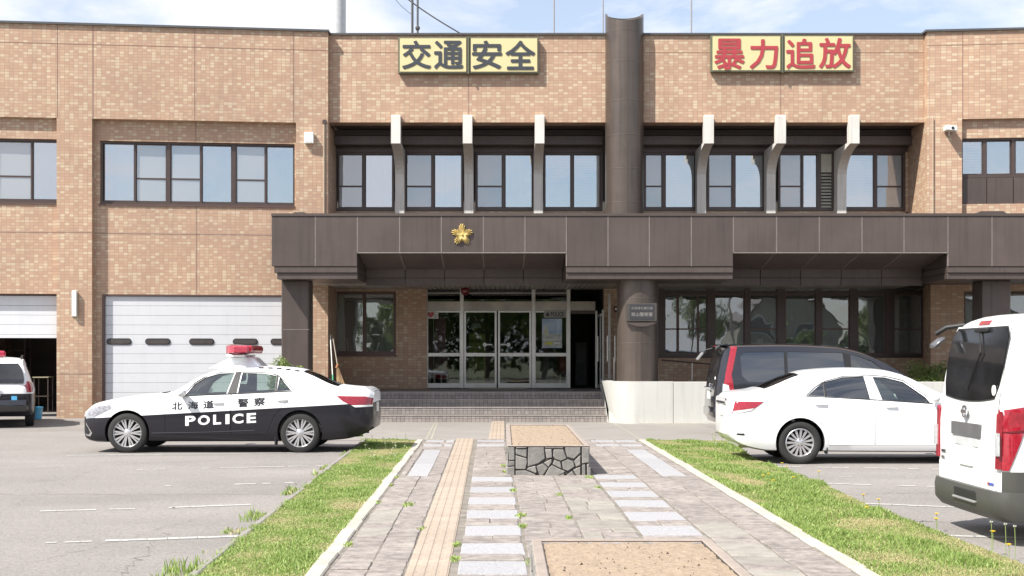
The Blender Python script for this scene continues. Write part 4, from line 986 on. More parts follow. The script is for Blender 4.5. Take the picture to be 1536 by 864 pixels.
# stone planters with rammed earth
M_mortar = pmat('dark_mortar', (.08, .077, .073), rough=1, var=.2)
M_slate = pmat('grey_slate', (.225, .215, .20), rough=.85, var=.24, scale=5, bump=.7, bscale=24, rnd=.14, detail=8)
M_cope = pmat('planter_coping', (.285, .24, .205), rough=.9, var=.15, scale=8, bump=.5, bscale=50)
M_soil = pmat('dry_sandy_soil', (.295, .225, .16), rough=1, var=.22, scale=22, bump=1, bscale=45, detail=12)
POLY = [[(165,348),(232,348),(232,480),(180,485)],[(178,497),(232,494),(232,540),(170,545)],[(158,560),(232,550),(232,660),(158,660)],[(248,368),(358,366),(355,455),(248,420)],
 [(247,437),(355,468),(362,500),(345,578),(247,575)],[(248,595),(345,592),(440,630),(462,658),(248,660)],[(378,348),(535,348),(545,465),(480,515),(372,550)],[(360,583),(378,562),(448,545),(460,600),(455,622)],
 [(550,372),(615,370),(620,455),(565,465)],[(462,548),(525,520),(575,565),(527,640),(500,652),(478,605)],[(538,512),(612,472),(618,500),(583,555)],[(640,375),(735,375),(768,465),(712,490),(650,470),(632,440)],
 [(645,482),(706,500),(718,572),(628,530)],[(722,500),(780,477),(838,500),(853,550),(780,597),(737,577)],[(595,560),(620,540),(753,605),(660,657),(542,657)],[(757,348),(913,348),(913,405),(845,470),(777,450)],
 [(862,482),(913,432),(913,533),(870,553),(852,500)],[(755,657),(828,597),(862,655)],[(838,588),(913,552),(913,652),(880,652)],[(932,348),(1003,348),(1003,505),(932,518)],[(932,535),(963,530),(967,657),(932,657)],[(982,528),(1003,522),(1003,655),(984,657)],[(683,650),(748,610),(740,657)],[(250,349),(355,349),(355,357),(250,359)],[(548,349),(735,349),(735,361),(548,360)]]
def planter(b, label, label_group=None):
    x0, x1, ya, yb_ = b; h = .42; t = thing('stone_planter', label, 'planter', ((x0+x1)/2, (ya+yb_)/2, 0))
    MB().box(x0+.02, x1-.02, ya+.02, yb_-.02, 0, h-.045).box(x0+.02, x0+.06, ya+.02, yb_-.02, h-.045, h-.0145).box(x1-.06, x1-.02, ya+.02, yb_-.02, h-.045, h-.0145).box(x0+.06, x1-.06, ya+.02, ya+.06, h-.045, h-.0145).build('core', M_mortar, t)
    def stones(org, ux, depth, flip=1, polys=POLY, keep=1):
        for k, p in enumerate(polys):
            if k % keep: continue
            q = [((a-155)/(1010-155)*depth, max(.003, (663-c_)/(663-340)*(h-.012))) for a, c_ in p]
            ins = MB(); n = len(q); mx_, mz = sum(a for a, _ in q)/n, sum(c_ for _, c_ in q)/n
            th = .02+.012*((k*7) % 3)/2
            f0 = [Vector(org)+Vector(ux)*(mx_+(a-mx_)*1.05)+Vector((0, 0, mz+(c_-mz)*1.05)) for a, c_ in q]
            nrm = Vector(ux).cross(Vector((0, 0, 1)))*flip
            f1 = [Vector(org)+Vector(ux)*(mx_+(a-mx_)*1.01)+Vector((0, 0, mz+(c_-mz)*1.01))+nrm*th for a, c_ in q]
            ins.add(f0+f1, [tuple(range(n, 2*n)), tuple(range(n))[::-1]]+[(i, (i+1) % n, n+(i+1) % n, n+i) for i in range(n)])
            c0 = (sum(v.x for v in f0)/n, sum(v.y for v in f0)/n, sum(v.z for v in f0)/n)
            ins.build('facing_stone', M_slate, t, loc=c0, recalc=True, bevel=.006)
    stones((x0, ya+.02, 0), (1, 0, 0), x1-x0)
    nseg = 3; sl = (yb_-ya)/nseg
    for s in range(nseg):
        P = [[(x, c_) for x, c_ in p] for p in POLY[(s*5) % 4::1]]
        for side, xs_, fl in ((0, x0+.02, -1), (1, x1-.02, 1)):
            stones((xs_, ya+sl*s, 0), (0, 1, 0), sl, fl, P)
    c_ = .065
    for a in (( x0, x1, ya-.006, ya+c_), (x0, x1, yb_-c_, yb_), (x0, x0+c_, ya+c_+.002, yb_-c_-.002), (x1-c_, x1, ya+c_+.002, yb_-c_-.002)):
        MB().box(*a, h-.014, h-.0).build('coping', M_cope, t, bevel=.008)
    # bumpy soil bed
    n, m_ = 28, 90; v = []; rr = random.Random(9)
    for j in range(m_+1):
        for i in range(n+1):
            x = x0+c_+(x1-x0-2*c_)*i/n; y = ya+c_+(yb_-ya-2*c_)*j/m_
            e = min(i, n-i, j, m_-j); v.append((x, y, h-.035+(.022 if e > 1 else .014)+rr.uniform(-.009, .009)))
    MB().add(v, [(j*(n+1)+i, j*(n+1)+i+1, (j+1)*(n+1)+i+1, (j+1)*(n+1)+i) for j in range(m_) for i in range(n)]).build('soil', M_soil, t, smooth=60)
    cl = MB()
    for _ in range(220):
        x, y = rr.uniform(x0+.12, x1-.12), rr.uniform(ya+.12, yb_-.12)
        if math.sin(x*5+y*2.1)+math.sin(y*3.7) < -.4 and rr.random() < .75: continue
        s = rr.uniform(.003, .009)*(1.9 if rr.random() < .08 else 1)
        cl.add([(x+s*a, y+s*b_, h-.01+s*c2) for a, b_, c2 in ((1, 0, 0), (-.6, .8, 0), (-.5, -.9, .1), (.1, 0, 1))], [(0, 1, 3), (1, 2, 3), (2, 0, 3)])
    tag(cl.build('clods', pmat('dark_clods', (.10, .07, .05), rough=1), t), kind='stuff')
planter(PL1, 'raised crazy stone planter of bare soil on the path before the steps')
planter(PL2, 'nearest planter bed of sandy soil at the bottom edge of the path')

# ------------------------------------------------------------------ grass strips
def grass_strip(name, poly, n, label, seed, hmax=.13, mats=None, dens=None):
    rg = np.random.RandomState(seed)
    P = np.array(poly); y0_, y1_ = P[:, 1].min(), P[:, 1].max()
    soil = MB(); k = 60; v = []
    def span(y):
        xs = []
        for i in range(len(P)):
            a, b = P[i], P[(i+1) % len(P)]
            if (a[1]-y)*(b[1]-y) <= 0 and a[1] != b[1]: xs.append(a[0]+(b[0]-a[0])*(y-a[1])/(b[1]-a[1]))
        return (min(xs), max(xs)) if len(xs) > 1 else (P[:, 0].mean(), P[:, 0].mean())
    rows = [y0_+(y1_-y0_)*i/k for i in range(k+1)]; vs = []; m_ = 8
    for y in rows:
        a, b = span(min(max(y, y0_+1e-4), y1_-1e-4))
        for j in range(m_+1):
            e = min(j, m_-j)/m_*2; vs.append((a+(b-a)*j/m_, y, .010+.022*min(1, e*2)+rg.uniform(-.003, .003)))
    base = dens is None and MB().add(vs, [(i*(m_+1)+j, i*(m_+1)+j+1, (i+1)*(m_+1)+j+1, (i+1)*(m_+1)+j) for i in range(k) for j in range(m_)]).build('soil_strip', pmat('turf_soil', (.21, .20, .11), rough=1, var=.4, scale=14, detail=10))
    if base: tag(base, kind='structure')
    # blades, several tufts deep
    t_ = rg.rand(n)**1.0; ys = y0_+(y1_-y0_)*t_
    sp = np.array([span(y) for y in np.linspace(y0_+1e-3, y1_-1e-3, 200)]); yy = np.linspace(y0_, y1_, 200)
    xa = np.interp(ys, yy, sp[:, 0]); xb = np.interp(ys, yy, sp[:, 1])
    u = rg.rand(n)*1.06-.03; xs = xa+(xb-xa)*u
    # patchiness: height and colour vary with position
    f = rg.randn(n)*.5
    for kk in range(12): f += .42*np.sin(xs*rg.uniform(-11, 11)+ys*rg.uniform(-2.6, 2.6)*(1+kk*.2)+rg.uniform(0, 6.28))*1.0
    hh = hmax*(.35+.22*np.clip(f, -1.2, 2.4))*rg.uniform(.6, 1.3, n); hh = np.clip(hh, .026, None)
    if dens is not None:
        keep = dens(xs, ys, u, rg); xs, ys, hh, f = xs[keep], ys[keep], hh[keep], f[keep]; n = len(xs)
    ang = rg.rand(n)*2*np.pi; lean = rg.uniform(.1, .8, n)*hh; wd = rg.uniform(.003, .0065, n)*(.7+ys/22)
    dx, dy = np.cos(ang), np.sin(ang); px_, py_ = -dy, dx
    if True: fa = rg.rand(n)*2*np.pi; px_, py_ = np.cos(fa), np.sin(fa)*.5
    z0 = .02 if dens is None else .0
    V = np.zeros((n, 5, 3))
    V[:, 0] = np.stack([xs-px_*wd, ys-py_*wd, np.full(n, z0)], 1); V[:, 1] = np.stack([xs+px_*wd, ys+py_*wd, np.full(n, z0)], 1)
    V[:, 2] = np.stack([xs+dx*lean*.35+px_*wd*.8, ys+dy*lean*.35+py_*wd*.8, z0+hh*.6], 1); V[:, 3] = np.stack([xs+dx*lean*.35-px_*wd*.8, ys+dy*lean*.35-py_*wd*.8, z0+hh*.6], 1)
    V[:, 4] = np.stack([xs+dx*lean, ys+dy*lean, z0+hh], 1)
    me = bpy.data.meshes.new(name); me.vertices.add(n*5); me.vertices.foreach_set('co', V.reshape(-1))
    b = np.arange(n)*5
    quads = np.stack([b, b+1, b+2, b+3], 1); tris = np.stack([b+3, b+2, b+4], 1)
    li = np.concatenate([quads.reshape(-1), tris.reshape(-1)]); me.loops.add(len(li)); me.loops.foreach_set('vertex_index', li)
    me.polygons.add(2*n); st = np.concatenate([np.arange(n)*4, n*4+np.arange(n)*3]); me.polygons.foreach_set('loop_start', st)
    mi = np.where(f+rg.randn(n)*1.1 < -.9, 2, np.where(rg.rand(n) < .45, 1, 0)); me.polygons.foreach_set('material_index', np.concatenate([mi, mi]).astype(np.int32))
    for m__ in mats: me.materials.append(m__)
    me.update(calc_edges=True); o = link(name, me); tag(o, label, kind='stuff'); return o
def leafmat(name, col, tr=.35, var=.2):
    m, nt, b = new_mat(name); L = nt.links.new
    b.inputs['Roughness'].default_value = .55
    g_ = N(nt, 'ShaderNodeNewGeometry'); h_ = N(nt, 'ShaderNodeHueSaturation'); r2 = N(nt, 'ShaderNodeMapRange'); r2.inputs[3].default_value = 1-var; r2.inputs[4].default_value = 1+var*1.4
    L(g_.outputs['Random Per Island'], r2.inputs[0]); L(r2.outputs[0], h_.inputs['Value']); h_.inputs['Color'].default_value = (*col, 1); L(h_.outputs[0], b.inputs['Base Color'])
    t_ = N(nt, 'ShaderNodeBsdfTranslucent'); mx_ = N(nt, 'ShaderNodeMixShader'); mx_.inputs[0].default_value = tr; L(h_.outputs[0], t_.inputs['Color'])
    L(b.outputs[0], mx_.inputs[1]); L(t_.outputs[0], mx_.inputs[2]); L(mx_.outputs[0], nt.nodes['Material Output'].inputs[0]); return m
MG1, MG2, MG3 = leafmat('grass_green', (.22, .33, .075)), leafmat('grass_light', (.34, .42, .13)), leafmat('grass_dry', (.50, .45, .24))
xk = lambda y: PX(-1.66, y)
PLg = [(gl0[0]+(gl0[0]-gl1[0])*.05, gl0[1]+(gl0[1]-gl1[1])*.05), (xk(9.0), 9.0), (xk(24.9), 24.9), (gl1[0]+.05, gl1[1]-.05)]
grass_strip('grass', PLg, 170000, 'bright green grass strip left of the path', 1, .06, [MG1, MG2, MG3])
gr = [G(1086, 664), G(1133, 694), G(1225, 728), G(1309, 768), G(1407, 806), G(1475, 832), G(1560, 866)]
PRg = [(2.68, 24.9), (2.68, 9.0)]+[(a, b) for a, b in gr[::-1]]
grass_strip('grass', PRg, 200000, 'green and yellowish grass strip right of the path', 2, .08, [MG1, MG2, MG3])
# scruffy grass over the left edging and weeds in the paving joints
wv = [(gl0[0]-.28, gl0[1]-.6), (gl0[0]+.05, gl0[1]-.6), (gl1[0]+.0, gl1[1]), (gl1[0]-.03, gl1[1])]
def patchy(xs, ys, u, rg): return (np.sin(ys*2.1)+np.sin(ys*5.3+1)+rg.randn(len(xs))*.25) > .75
grass_strip('verge_weeds', wv, 5000, 'ragged weeds spilling over the left edging', 4, .12, [MG1, MG2, MG3], patchy)
def weeds(spots, seed):
    rg = random.Random(seed); m = MB(); ms = [MG1, MG2]
    for x, y, r_, n in spots:
        for _ in range(n):
            a = rg.uniform(0, 6.28); d = rg.uniform(0, r_); bx_, by_ = x+math.cos(a)*d*.4, y+math.sin(a)*d*1.5; h_ = rg.uniform(.008, .026); b = rg.uniform(0, 6.28)
            ex_, ey_ = math.cos(b)*h_*.9, math.sin(b)*h_*.9
            m.add([(bx_-.006, by_, .03), (bx_+.006, by_, .03), (bx_+ex_+.004, by_+ey_, .03+h_), (bx_+ex_-.004, by_+ey_, .03+h_)], [(0, 1, 2, 3)], ms[rg.random() < .6])
    return m
sp_ = [(PX(-1.49, y), y, .08, 26) for y in (17.2, 16.1, 14.2)]+[(PX(-1.15, 14), 14, .15, 60), (PX(-.54, 11), 11, .1, 60), (PX(-.54, 10.2), 10.2, .1, 60), (PX(.02, 15.5), 15.5, .1, 50), (PX(.05, 13), 13, .12, 90), (PX(.06, 12.2), 12.2, .1, 60), (.0, 19, .1, 60), (.02, 18, .1, 60), (1.1, 17.2, .15, 70), (.62, 15, .12, 50), (.62, 12.8, .1, 60), (PX(.09, 10), 10, .12, 60), (1.12, 15.8, .1, 40), (PX(-1.49, 11), 11, .1, 40), (PX(-.9, 12), 12, .08, 30)]
w_ = weeds(sp_, 8); o = w_.build('joint_weeds', None); tag(o, 'small yellow green weeds in the paving joints', kind='stuff')
# seed heads and small flowers standing above the grass
M_fl = pmat('dandelion_yellow', (.75, .52, .02), rough=.6); M_seed = pmat('seed_head', (.45, .45, .34), rough=.9); M_stalk = pmat('flower_stalk', (.22, .30, .09), rough=.7)
fm = MB(); 
for k in range(9):
    a = k*2*math.pi/9; fm.add([(0, 0, .0), (.02*math.cos(a-.3), .02*math.sin(a-.3), .008), (.024*math.cos(a), .024*math.sin(a), .012), (.02*math.cos(a+.3), .02*math.sin(a+.3), .008)], [(0, 1, 2, 3)])
fm.lathe([(.0005, .014), (.008, .012), (.010, .004), (.002, -.004)], (0, 0, 0), 'z', 8)
fm = fm.mesh('flower_head', M_fl); stm = {}
def plant(name, label, cat, x, y, h_, head, grp):
    t = thing(name, label, cat, (x, y, .03), grp); key = round(h_, 2)
    if key not in stm: stm[key] = MB().tube([(0, 0, 0), (.006, .002, h_*.5), (.0, .0, h_)], .0028, 4).mesh('stalk', M_stalk)
    link('stalk', stm[key], t, (x, y, .03)); link('flower_head' if head is fm else 'seed_head', head, t, (x, y, .03+h_), None, None if head is fm else (.62,)*3)
smh = MB(); rg = random.Random(2)
for _ in range(40):
    v = Vector((rg.gauss(0, 1), rg.gauss(0, 1), rg.gauss(0, 1))).normalized()*.02; p = v.orthogonal().normalized()*.003; smh.add([(0, 0, 0), tuple(v-p), tuple(v+p)], [(0, 1, 2)])
smh = smh.mesh('seed_head', M_seed)
rg = random.Random(21)
for px, py in ((1180, 715), (1173, 713), (1145, 738), (1160, 742), (1153, 735), (1228, 727), (1295, 766), (1318, 769), (1405, 798), (1404, 812), (1300, 782), (1190, 741), (1489, 834), (1513, 843)):
    x, y = G(px, py); plant('dandelion', 'small yellow dandelion in the right grass strip', 'dandelion', x, y, rg.choice((.10, .13, .16)), fm, 'dandelions in the right grass strip')
for px, py in ((1487, 838), (1508, 842), (1522, 846)):
    x, y = G(px, py); plant('dandelion_clock', 'grey dandelion seed head at the verge near the white van', 'dandelion clock', x, y, .26, smh, 'dandelion clocks by the white van')
for k in range(46):
    px, py = rg.uniform(545, 625), rg.uniform(664, 705)
    if px < 549+(705-py)*.0-(py-661)*1.2+12 or px > 628-(py-661)*.9: continue
    x, y = G(px, py); plant('clover_bloom', 'pale clover bloom at the far end of the left grass strip', 'clover', x, y, rg.choice((.10, .13, .16)), smh, 'clover blooms in the left grass strip')
for k in range(14):
    px, py = rg.uniform(1065, 1110), rg.uniform(667, 690); x, y = G(px, py); plant('tall_seed_head', 'tall pale seed head at the far end of the right grass strip', 'seed head', x, y, rg.choice((.16, .22, .30)), smh, 'seed heads by the black minivan')

# ------------------------------------------------------------------ shrubs, tools and small fixtures
def leafball(name, label, c, rad, n, mats, seed, leaf=.05, parent_name='foliage', cat='shrub', stems=5):
    rg = np.random.RandomState(seed); t = thing(name, label, cat, (c[0], c[1], 0))
    v = rg.randn(n, 3); v /= np.linalg.norm(v, axis=1)[:, None]
    lump = 1+.18*np.sin(v[:, 0]*5+seed)+.14*np.sin(v[:, 1]*7+v[:, 2]*4)
    p = v*(rg.rand(n)**.35)[:, None]*lump[:, None]*np.array(rad)+np.array(c); p[:, 2] = np.maximum(p[:, 2], .03)
    m = MB()
    for i in range(n):
        a = Vector(rg.randn(3)).normalized(); b = a.orthogonal().normalized(); s = leaf*rg.uniform(.6, 1.3); q = Vector(p[i])
        m.add([q-a*s, q+b*s*.4, q+a*s, q-b*s*.4], [(0, 1, 2, 3)], mats[rg.randint(len(mats))])
    tag(m.build(parent_name, None, t), kind='stuff' if n > 300 else None)
    s = MB()
    for k in range(stems):
        a = k*2*math.pi/stems; s.tube([(c[0]+.05*math.cos(a), c[1]+.05*math.sin(a), 0), (c[0]+rad[0]*.5*math.cos(a), c[1]+rad[1]*.5*math.sin(a), c[2])], [.02, .008], 6)
    s.build('stem', pmat('stem_bark', (.12, .09, .06), rough=.9), t)
    return t
ML1, ML2, ML3 = leafmat('shrub_yellow_green', (.20, .26, .07)), leafmat('shrub_mid_green', (.11, .17, .045)), leafmat('shrub_dark_green', (.06, .10, .03))
leafball('box_shrub', 'pale green clipped shrub before the square pillar behind the police sedan', (X_(428, 30.8), 30.8, .86), (.45, .38, .66), 6500, [ML1, ML1, ML2], 3, .038)
leafball('box_shrub', 'low green shrub between the black minivan and the right brick wall', (X_(1397, 33.5), 33.5, .72), (.75, .5, .78), 6000, [ML2, ML1, ML1], 5, .045)
# broom and mop in the corner
yB = 35.5
t = thing('mop', 'thin white and green handled mop leaning in the brick corner', 'mop', (X_(501, yB), yB-.2, zp))
MB().tube([(X_(502, yB), yB-.3, zp+.12), (X_(494, yB), yB+.2, Z_(503, yB))], .014, 8).build('handle', M_white, t); MB().tube([(X_(502.2, yB), yB-.31, zp+.05), (X_(500.8, yB), yB-.25, zp+.42)], .02, 8).build('grip', pmat('green_plastic', (.08, .42, .20), rough=.5), t)
MB().box(X_(499, yB), X_(508, yB), yB-.38, yB-.28, zp, zp+.06).build('head', M_white, t, bevel=.01)
t = thing('broom', 'tan bristle broom standing on its head beside the mop', 'broom', (X_(512, yB), yB-.15, zp))
MB().tube([(X_(508, yB), yB-.2, zp+.62), (X_(497, yB), yB+.25, Z_(503, yB))], .013, 8).build('handle', pmat('broom_stick', (.34, .30, .25), rough=.6), t)
m = MB(); rg = random.Random(4)
for _ in range(160):
    a = rg.uniform(0, 1); b0 = Vector((X_(506+2*a, yB), yB-.2+rg.uniform(-.02, .02), zp+.66)); b1 = Vector((X_(507+13*a, yB), yB-.25+rg.uniform(-.05, .05), zp+.07+rg.uniform(0, .05)))
    m.add([b0, b1+Vector((.006, 0, 0)), b1-Vector((.006, 0, 0))], [(0, 1, 2)])
tag(m.build('bristles', pmat('bristle_tan', (.42, .28, .16), rough=.9, var=.3), t), kind='stuff')
MB().tube([(X_(506, yB), yB-.2, zp+.60), (X_(508.5, yB), yB-.21, zp+.70)], .03, 8).build('ferrule', pmat('orange_band', (.45, .22, .10), rough=.5), t)
t = thing('shallow_tray', 'small cream tray on the porch beside the broom', 'tray', (X_(521, yB), yB-.3, zp))
MB().box(X_(513, yB), X_(528, yB), yB-.45, yB-.2, zp, zp+.05).build('base', pmat('tray_cream', (.45, .42, .32), rough=.6), t, bevel=.01); MB().box(X_(512.5, yB), X_(528.5, yB), yB-.46, yB-.44, zp+.01, zp+.09).build('rim', M_pap, t)
# wall lamp on the left pier, speaker box, camera
y = wl_D(wl_x(113)); t = thing('wall_lamp', 'tall white wall lamp on the brick pier beside the garage door', 'lamp', (wl_x(113), y, wl_z(475, 113)))
MB().box(wl_x(109.5), wl_x(117), y-.11, y-.03, wl_z(475, 113), wl_z(436, 113)).build('shade', pmat('lamp_white', (.72, .73, .70), rough=.3), t, bevel=.015); MB().box(wl_x(107.5), wl_x(109), y-.05, y-.004, wl_z(474, 113), wl_z(437, 113)).box(wl_x(109.5), wl_x(116), y-.03, y-.004, wl_z(474, 113), wl_z(437, 113)).build('back_plate', M_alu, t)
y = wl_D(wl_x(464)); t = thing('wall_box', 'small square white box high on the brick beside the recessed windows', 'box', (wl_x(464), y, wl_z(216, 464)))
MB().box(wl_x(457), wl_x(471.5), y-.14, y-.004, wl_z(216, 464), wl_z(199.5, 464)).build('case', M_white, t, bevel=.012); MB().box(wl_x(459), wl_x(469), y-.148, y-.14, wl_z(214, 464), wl_z(201.5, 464)).build('cover', M_white, t, bevel=.004)
y = D_WING-.02; t = thing('security_camera', 'white security camera on the brick of the right wing', 'camera', (wr_x(1421), y, wr_z(197, 1421)))
a, b, z0, z1 = wr_x(1413), wr_x(1431), wr_z(200, 1421), wr_z(191, 1421)
MB().add([(a, y-.42, z0+.03), (b-.03, y-.42, z0), (b-.02, y-.05, z0+.02), (a+.02, y-.05, z0+.04), (a, y-.42, z1), (b-.03, y-.42, z1-.03), (b-.02, y-.05, z1), (a+.02, y-.05, z1+.02)], [(0, 3, 2, 1), (4, 5, 6, 7), (0, 1, 5, 4), (1, 2, 6, 5), (2, 3, 7, 6), (3, 0, 4, 7)]).build('housing', M_white, t, bevel=.012)
MB().lathe([(.001, -.44), (.035, -.44), (.04, -.42)], ((a+b)/2, y, (z0+z1)/2), 'y', 14).build('lens', M_black, t)
MB().tube([((a+b)/2, y-.12, z0+.03), ((a+b)/2, y-.12, z0-.06), ((a+b)/2, y+.05, z0-.1)], .02, 8).build('bracket', M_alu, t)
MB().box((a+b)/2-.05, (a+b)/2+.05, y-.01, y+.03, z0-.16, z0-.05).build('mount', M_white, t)
# rain pipe corner of the recess
MB().tube([(XL-.10, D_WING-.035, wl_z(183, 490)), (XL-.10, D_WING-.035, 4.95)], .028, 8).build('cable_duct', pmat('duct_beige', (.34, .27, .2), rough=.6), ST)
MB().box(XL-.14, XL-.05, D_WING-.07, D_WING-.004, wl_z(186, 490), wl_z(180, 490)).build('duct_cap', M_frame, ST)
MB().tube([(XR+.13, D_WING-.06, Z_(176, D_WING)), (XR+.13, D_WING-.06, 4.95)], .014, 6).build('cable_duct', pmat('duct_beige2', (.42, .32, .24), rough=.6), ST)
# blue bucket and trestle by the open garage
x, y = G(55, 629); t = thing('blue_bucket', 'light blue bucket beside the patrol car in the garage entrance', 'bucket', (x, y, 0))
MB().lathe([(.001, .01), (.12, .01), (.155, .30), (.165, .30), (.165, .32), (.14, .32), (.11, .03), (.001, .03)], (x, y, 0), 'z', 20).build('pail', pmat('sky_blue_plastic', (.10, .42, .65), rough=.4), t, smooth=40)
MB().tube([(x-.16, y, .3), (x-.13, y-.08, .18), (x, y-.15, .13), (x+.13, y-.08, .18), (x+.16, y, .3)], .006, 6).build('handle', M_alu, t)
y = 38.6; t = thing('work_trestle', 'pale folding stand inside the open garage', 'stand', (X_(60, y), y, 0))
for px in (50, 71): MB().box(X_(px, y), X_(px, y)+.03, y, y+.03, 0, 1.0).box(X_(px, y), X_(px, y)+.03, y+.4, y+.43, 0, 1.0).build('leg', M_frame, t)
MB().box(X_(49, y), X_(73, y), y-.02, y+.45, 1.0, 1.03).build('top', pmat('trestle_top', (.36, .33, .22), rough=.6), t); MB().box(X_(50, y), X_(72, y), y, y+.43, .45, .48).build('shelf', M_frame, t)
t = thing('storage_shelf', 'dark steel shelf with boxes at the back of the open garage', 'shelf', (X_(20, 41), 41, 0))
for px in (6, 36):
    for yy in (41, 41.5): MB().box(X_(px, 41), X_(px, 41)+.04, yy, yy+.04, 0, 2.2).build('post', M_frame, t)
for z in (.4, 1.1, 1.8): MB().box(X_(6, 41), X_(37, 41), 41, 41.54, z, z+.03).build('shelf_board', M_frame, t)
for k, (px, z, c_) in enumerate(((10, .43, (.3, .22, .14)), (22, 1.13, (.1, .16, .3)), (13, 1.13, (.3, .3, .3)))):
    b = thing('storage_box', ('brown box on the lowest garage shelf', 'blue box on the middle garage shelf', 'grey box on the middle garage shelf')[k], 'box', (X_(px, 41.2), 41.2, z))
    MB().box(X_(px, 41.2), X_(px+8, 41.2), 41.1, 41.45, z, z+.32).build('carton', pmat('carton', c_, rough=.8), b, bevel=.01); MB().box(X_(px, 41.2)-.01, X_(px+8, 41.2)+.01, 41.09, 41.46, z+.32, z+.36).build('lid', pmat('carton_lid', c_, rough=.7), b)
# masts and aerials on the roof
t = thing('roof_pole', 'thick pale steel pole rising behind the left end of the centre roof', 'pole', (X_(507, 40), 40, 9.5))
MB().tube([(X_(507, 40), 40, 9.5), (X_(507, 40), 40, 16)], .225, 24).build('shaft', pmat('galvanised_pole', (.50, .51, .52), rough=.5, metal=.2, var=.08), t, smooth=60); MB().tube([(X_(518, 40), 40, 9.5), (X_(518, 40), 40, 16)], .015, 6).build('conduit', M_alu_dull, t)
MB().lathe([(.33, 0), (.33, .06), (.23, .07)], (X_(507, 40), 40, 9.5), 'z', 20).build('flange', M_alu, t)
for px, r_, lb in ((618.5, .035, 'left dark rod of the paired aerial masts behind the roof'), (626.5, .03, 'right dark rod of the paired aerial masts, with a small insulator'), (831, .022, 'thin pale aerial rod behind the roof between the left sign and the column'), (904.5, .02, 'thin pale aerial rod touching the left edge of the round column'), (1037, .022, 'thin pale aerial rod behind the roof right of the column')):
    t = thing('aerial_mast', lb, 'aerial', (X_(px, 39), 39, 9.5)); dark = px < 700
    MB().tube([(X_(px, 39), 39, 9.5), (X_(px, 39), 39, 15.5)], r_, 8).build('rod', M_cap if dark else pmat('pale_rod', (.30, .29, .30), rough=.5, metal=.3), t)
    MB().lathe([(r_*2, 0), (r_*2, .08), (r_, .1)], (X_(px, 39), 39, 9.5), 'z', 10).build('socket', M_cap, t)
    if px > 620 and px < 700: MB().lathe([(r_, 0), (r_*2.3, .05), (r_*2.3, .1), (r_, .15)], (X_(px, 39), 39, Z_(46, 39)), 'z', 10).build('insulator', M_cap, t)
for p, q, rr_, lb in (((594, -6), (618, 22), .008, 'faint guy wire meeting the left aerial rod'), ((616, -4), (692, 51), .02, 'thick dark cable sloping down to the roof behind the left sign')):
    t = thing('guy_wire', lb, 'cable', (X_(q[0], 39), 39, 9.5)); A = Vector((X_(p[0], 39), 39, Z_(p[1], 39))); B = Vector((X_(q[0], 39), 39, Z_(q[1], 39))); A = A+(A-B)*.8
    pts = [A.lerp(B, k/10)-Vector((0, 0, .12*math.sin(math.pi*k/10))) for k in range(11)]; tag(MB().tube(pts, rr_, 6).build('strand', M_cap, t))
# ------------------------------------------------------------------ vehicles
def pchip(tab):
    xs = np.array([t[0] for t in tab], float); ys = np.array([t[1] for t in tab], float); h = np.diff(xs); d = np.diff(ys)/h; m = np.zeros(len(xs))
    for i in range(1, len(xs)-1):
        if d[i-1]*d[i] > 0: w1, w2 = 2*h[i]+h[i-1], h[i]+2*h[i-1]; m[i] = (w1+w2)/(w1/d[i-1]+w2/d[i])
    m[0], m[-1] = d[0], d[-1]
    def f(x):
        x = min(max(x, xs[0]), xs[-1]); i = min(max(int(np.searchsorted(xs, x))-1, 0), len(xs)-2); t = (x-xs[i])/h[i]
        return float((1+2*t)*(1-t)**2*ys[i]+t*(1-t)**2*h[i]*m[i]+t*t*(3-2*t)*ys[i+1]+t*t*(t-1)*h[i]*m[i+1])
    return f
def clink(name, me, parent, loc=(0, 0, 0), rot=None, label=None):
    o = bpy.data.objects.new(name, me); COL.objects.link(o); o.parent = parent; o.location = loc
    if rot: o.rotation_euler = rot
    if label: o['label'] = label
    return o
def bop(me, cuts):
    o = bpy.data.objects.new('tmp', me); COL.objects.link(o); tmp = [o]
    for cm, op in cuts:
        c = bpy.data.objects.new('tmpc', cm); COL.objects.link(c); tmp.append(c)
        md = o.modifiers.new('b', 'BOOLEAN'); md.operation = op; md.object = c; md.solver = 'EXACT'; md.material_mode = 'TRANSFER'
    dg = bpy.context.evaluated_depsgraph_get(); dg.update()
    r = bpy.data.meshes.new_from_object(o.evaluated_get(dg))
    for t in tmp: bpy.data.objects.remove(t)
    return r
def smooth(me, a=32):
    me.shade_smooth(); me.set_sharp_from_angle(angle=R(a)); return me
M_tyre = pmat('tyre_rubber', (.022, .022, .022), rough=.8, var=.15, bump=.2)
M_rim = pmat('silver_wheel', (.62, .62, .63), rough=.28, metal=.75, var=.04)
M_seat = pmat('seat_cloth', (.07, .07, .075), rough=.95, var=.1)
M_chrome = pmat('chrome', (.75, .75, .77), rough=.12, metal=1, var=.02)
M_redlamp = pmat('red_lamp_lens', (.30, .012, .025), rough=.12, coat=.8, var=.25, scale=30)
M_redbar = pmat('beacon_red', (.36, .03, .06), rough=.12, coat=.8, var=.2, scale=14)
M_clear = pmat('clear_lamp_lens', (.50, .52, .53), rough=.12, coat=.6, var=.2, scale=30)
M_smoke = pmat('smoked_headlamp', (.26, .26, .28), rough=.1, coat=.8, var=.5, scale=25)
M_plate = pmat('number_plate_white', (.70, .70, .68), rough=.4, var=.03)
M_cabin = pmat('cabin_lining', (.16, .155, .15), rough=.9, var=.1)
G_car = glass_mat('car_window_glass', (.70, .80, .74), refl=.10)
G_cardark = glass_mat('privacy_glass', (.07, .075, .08), refl=.13)
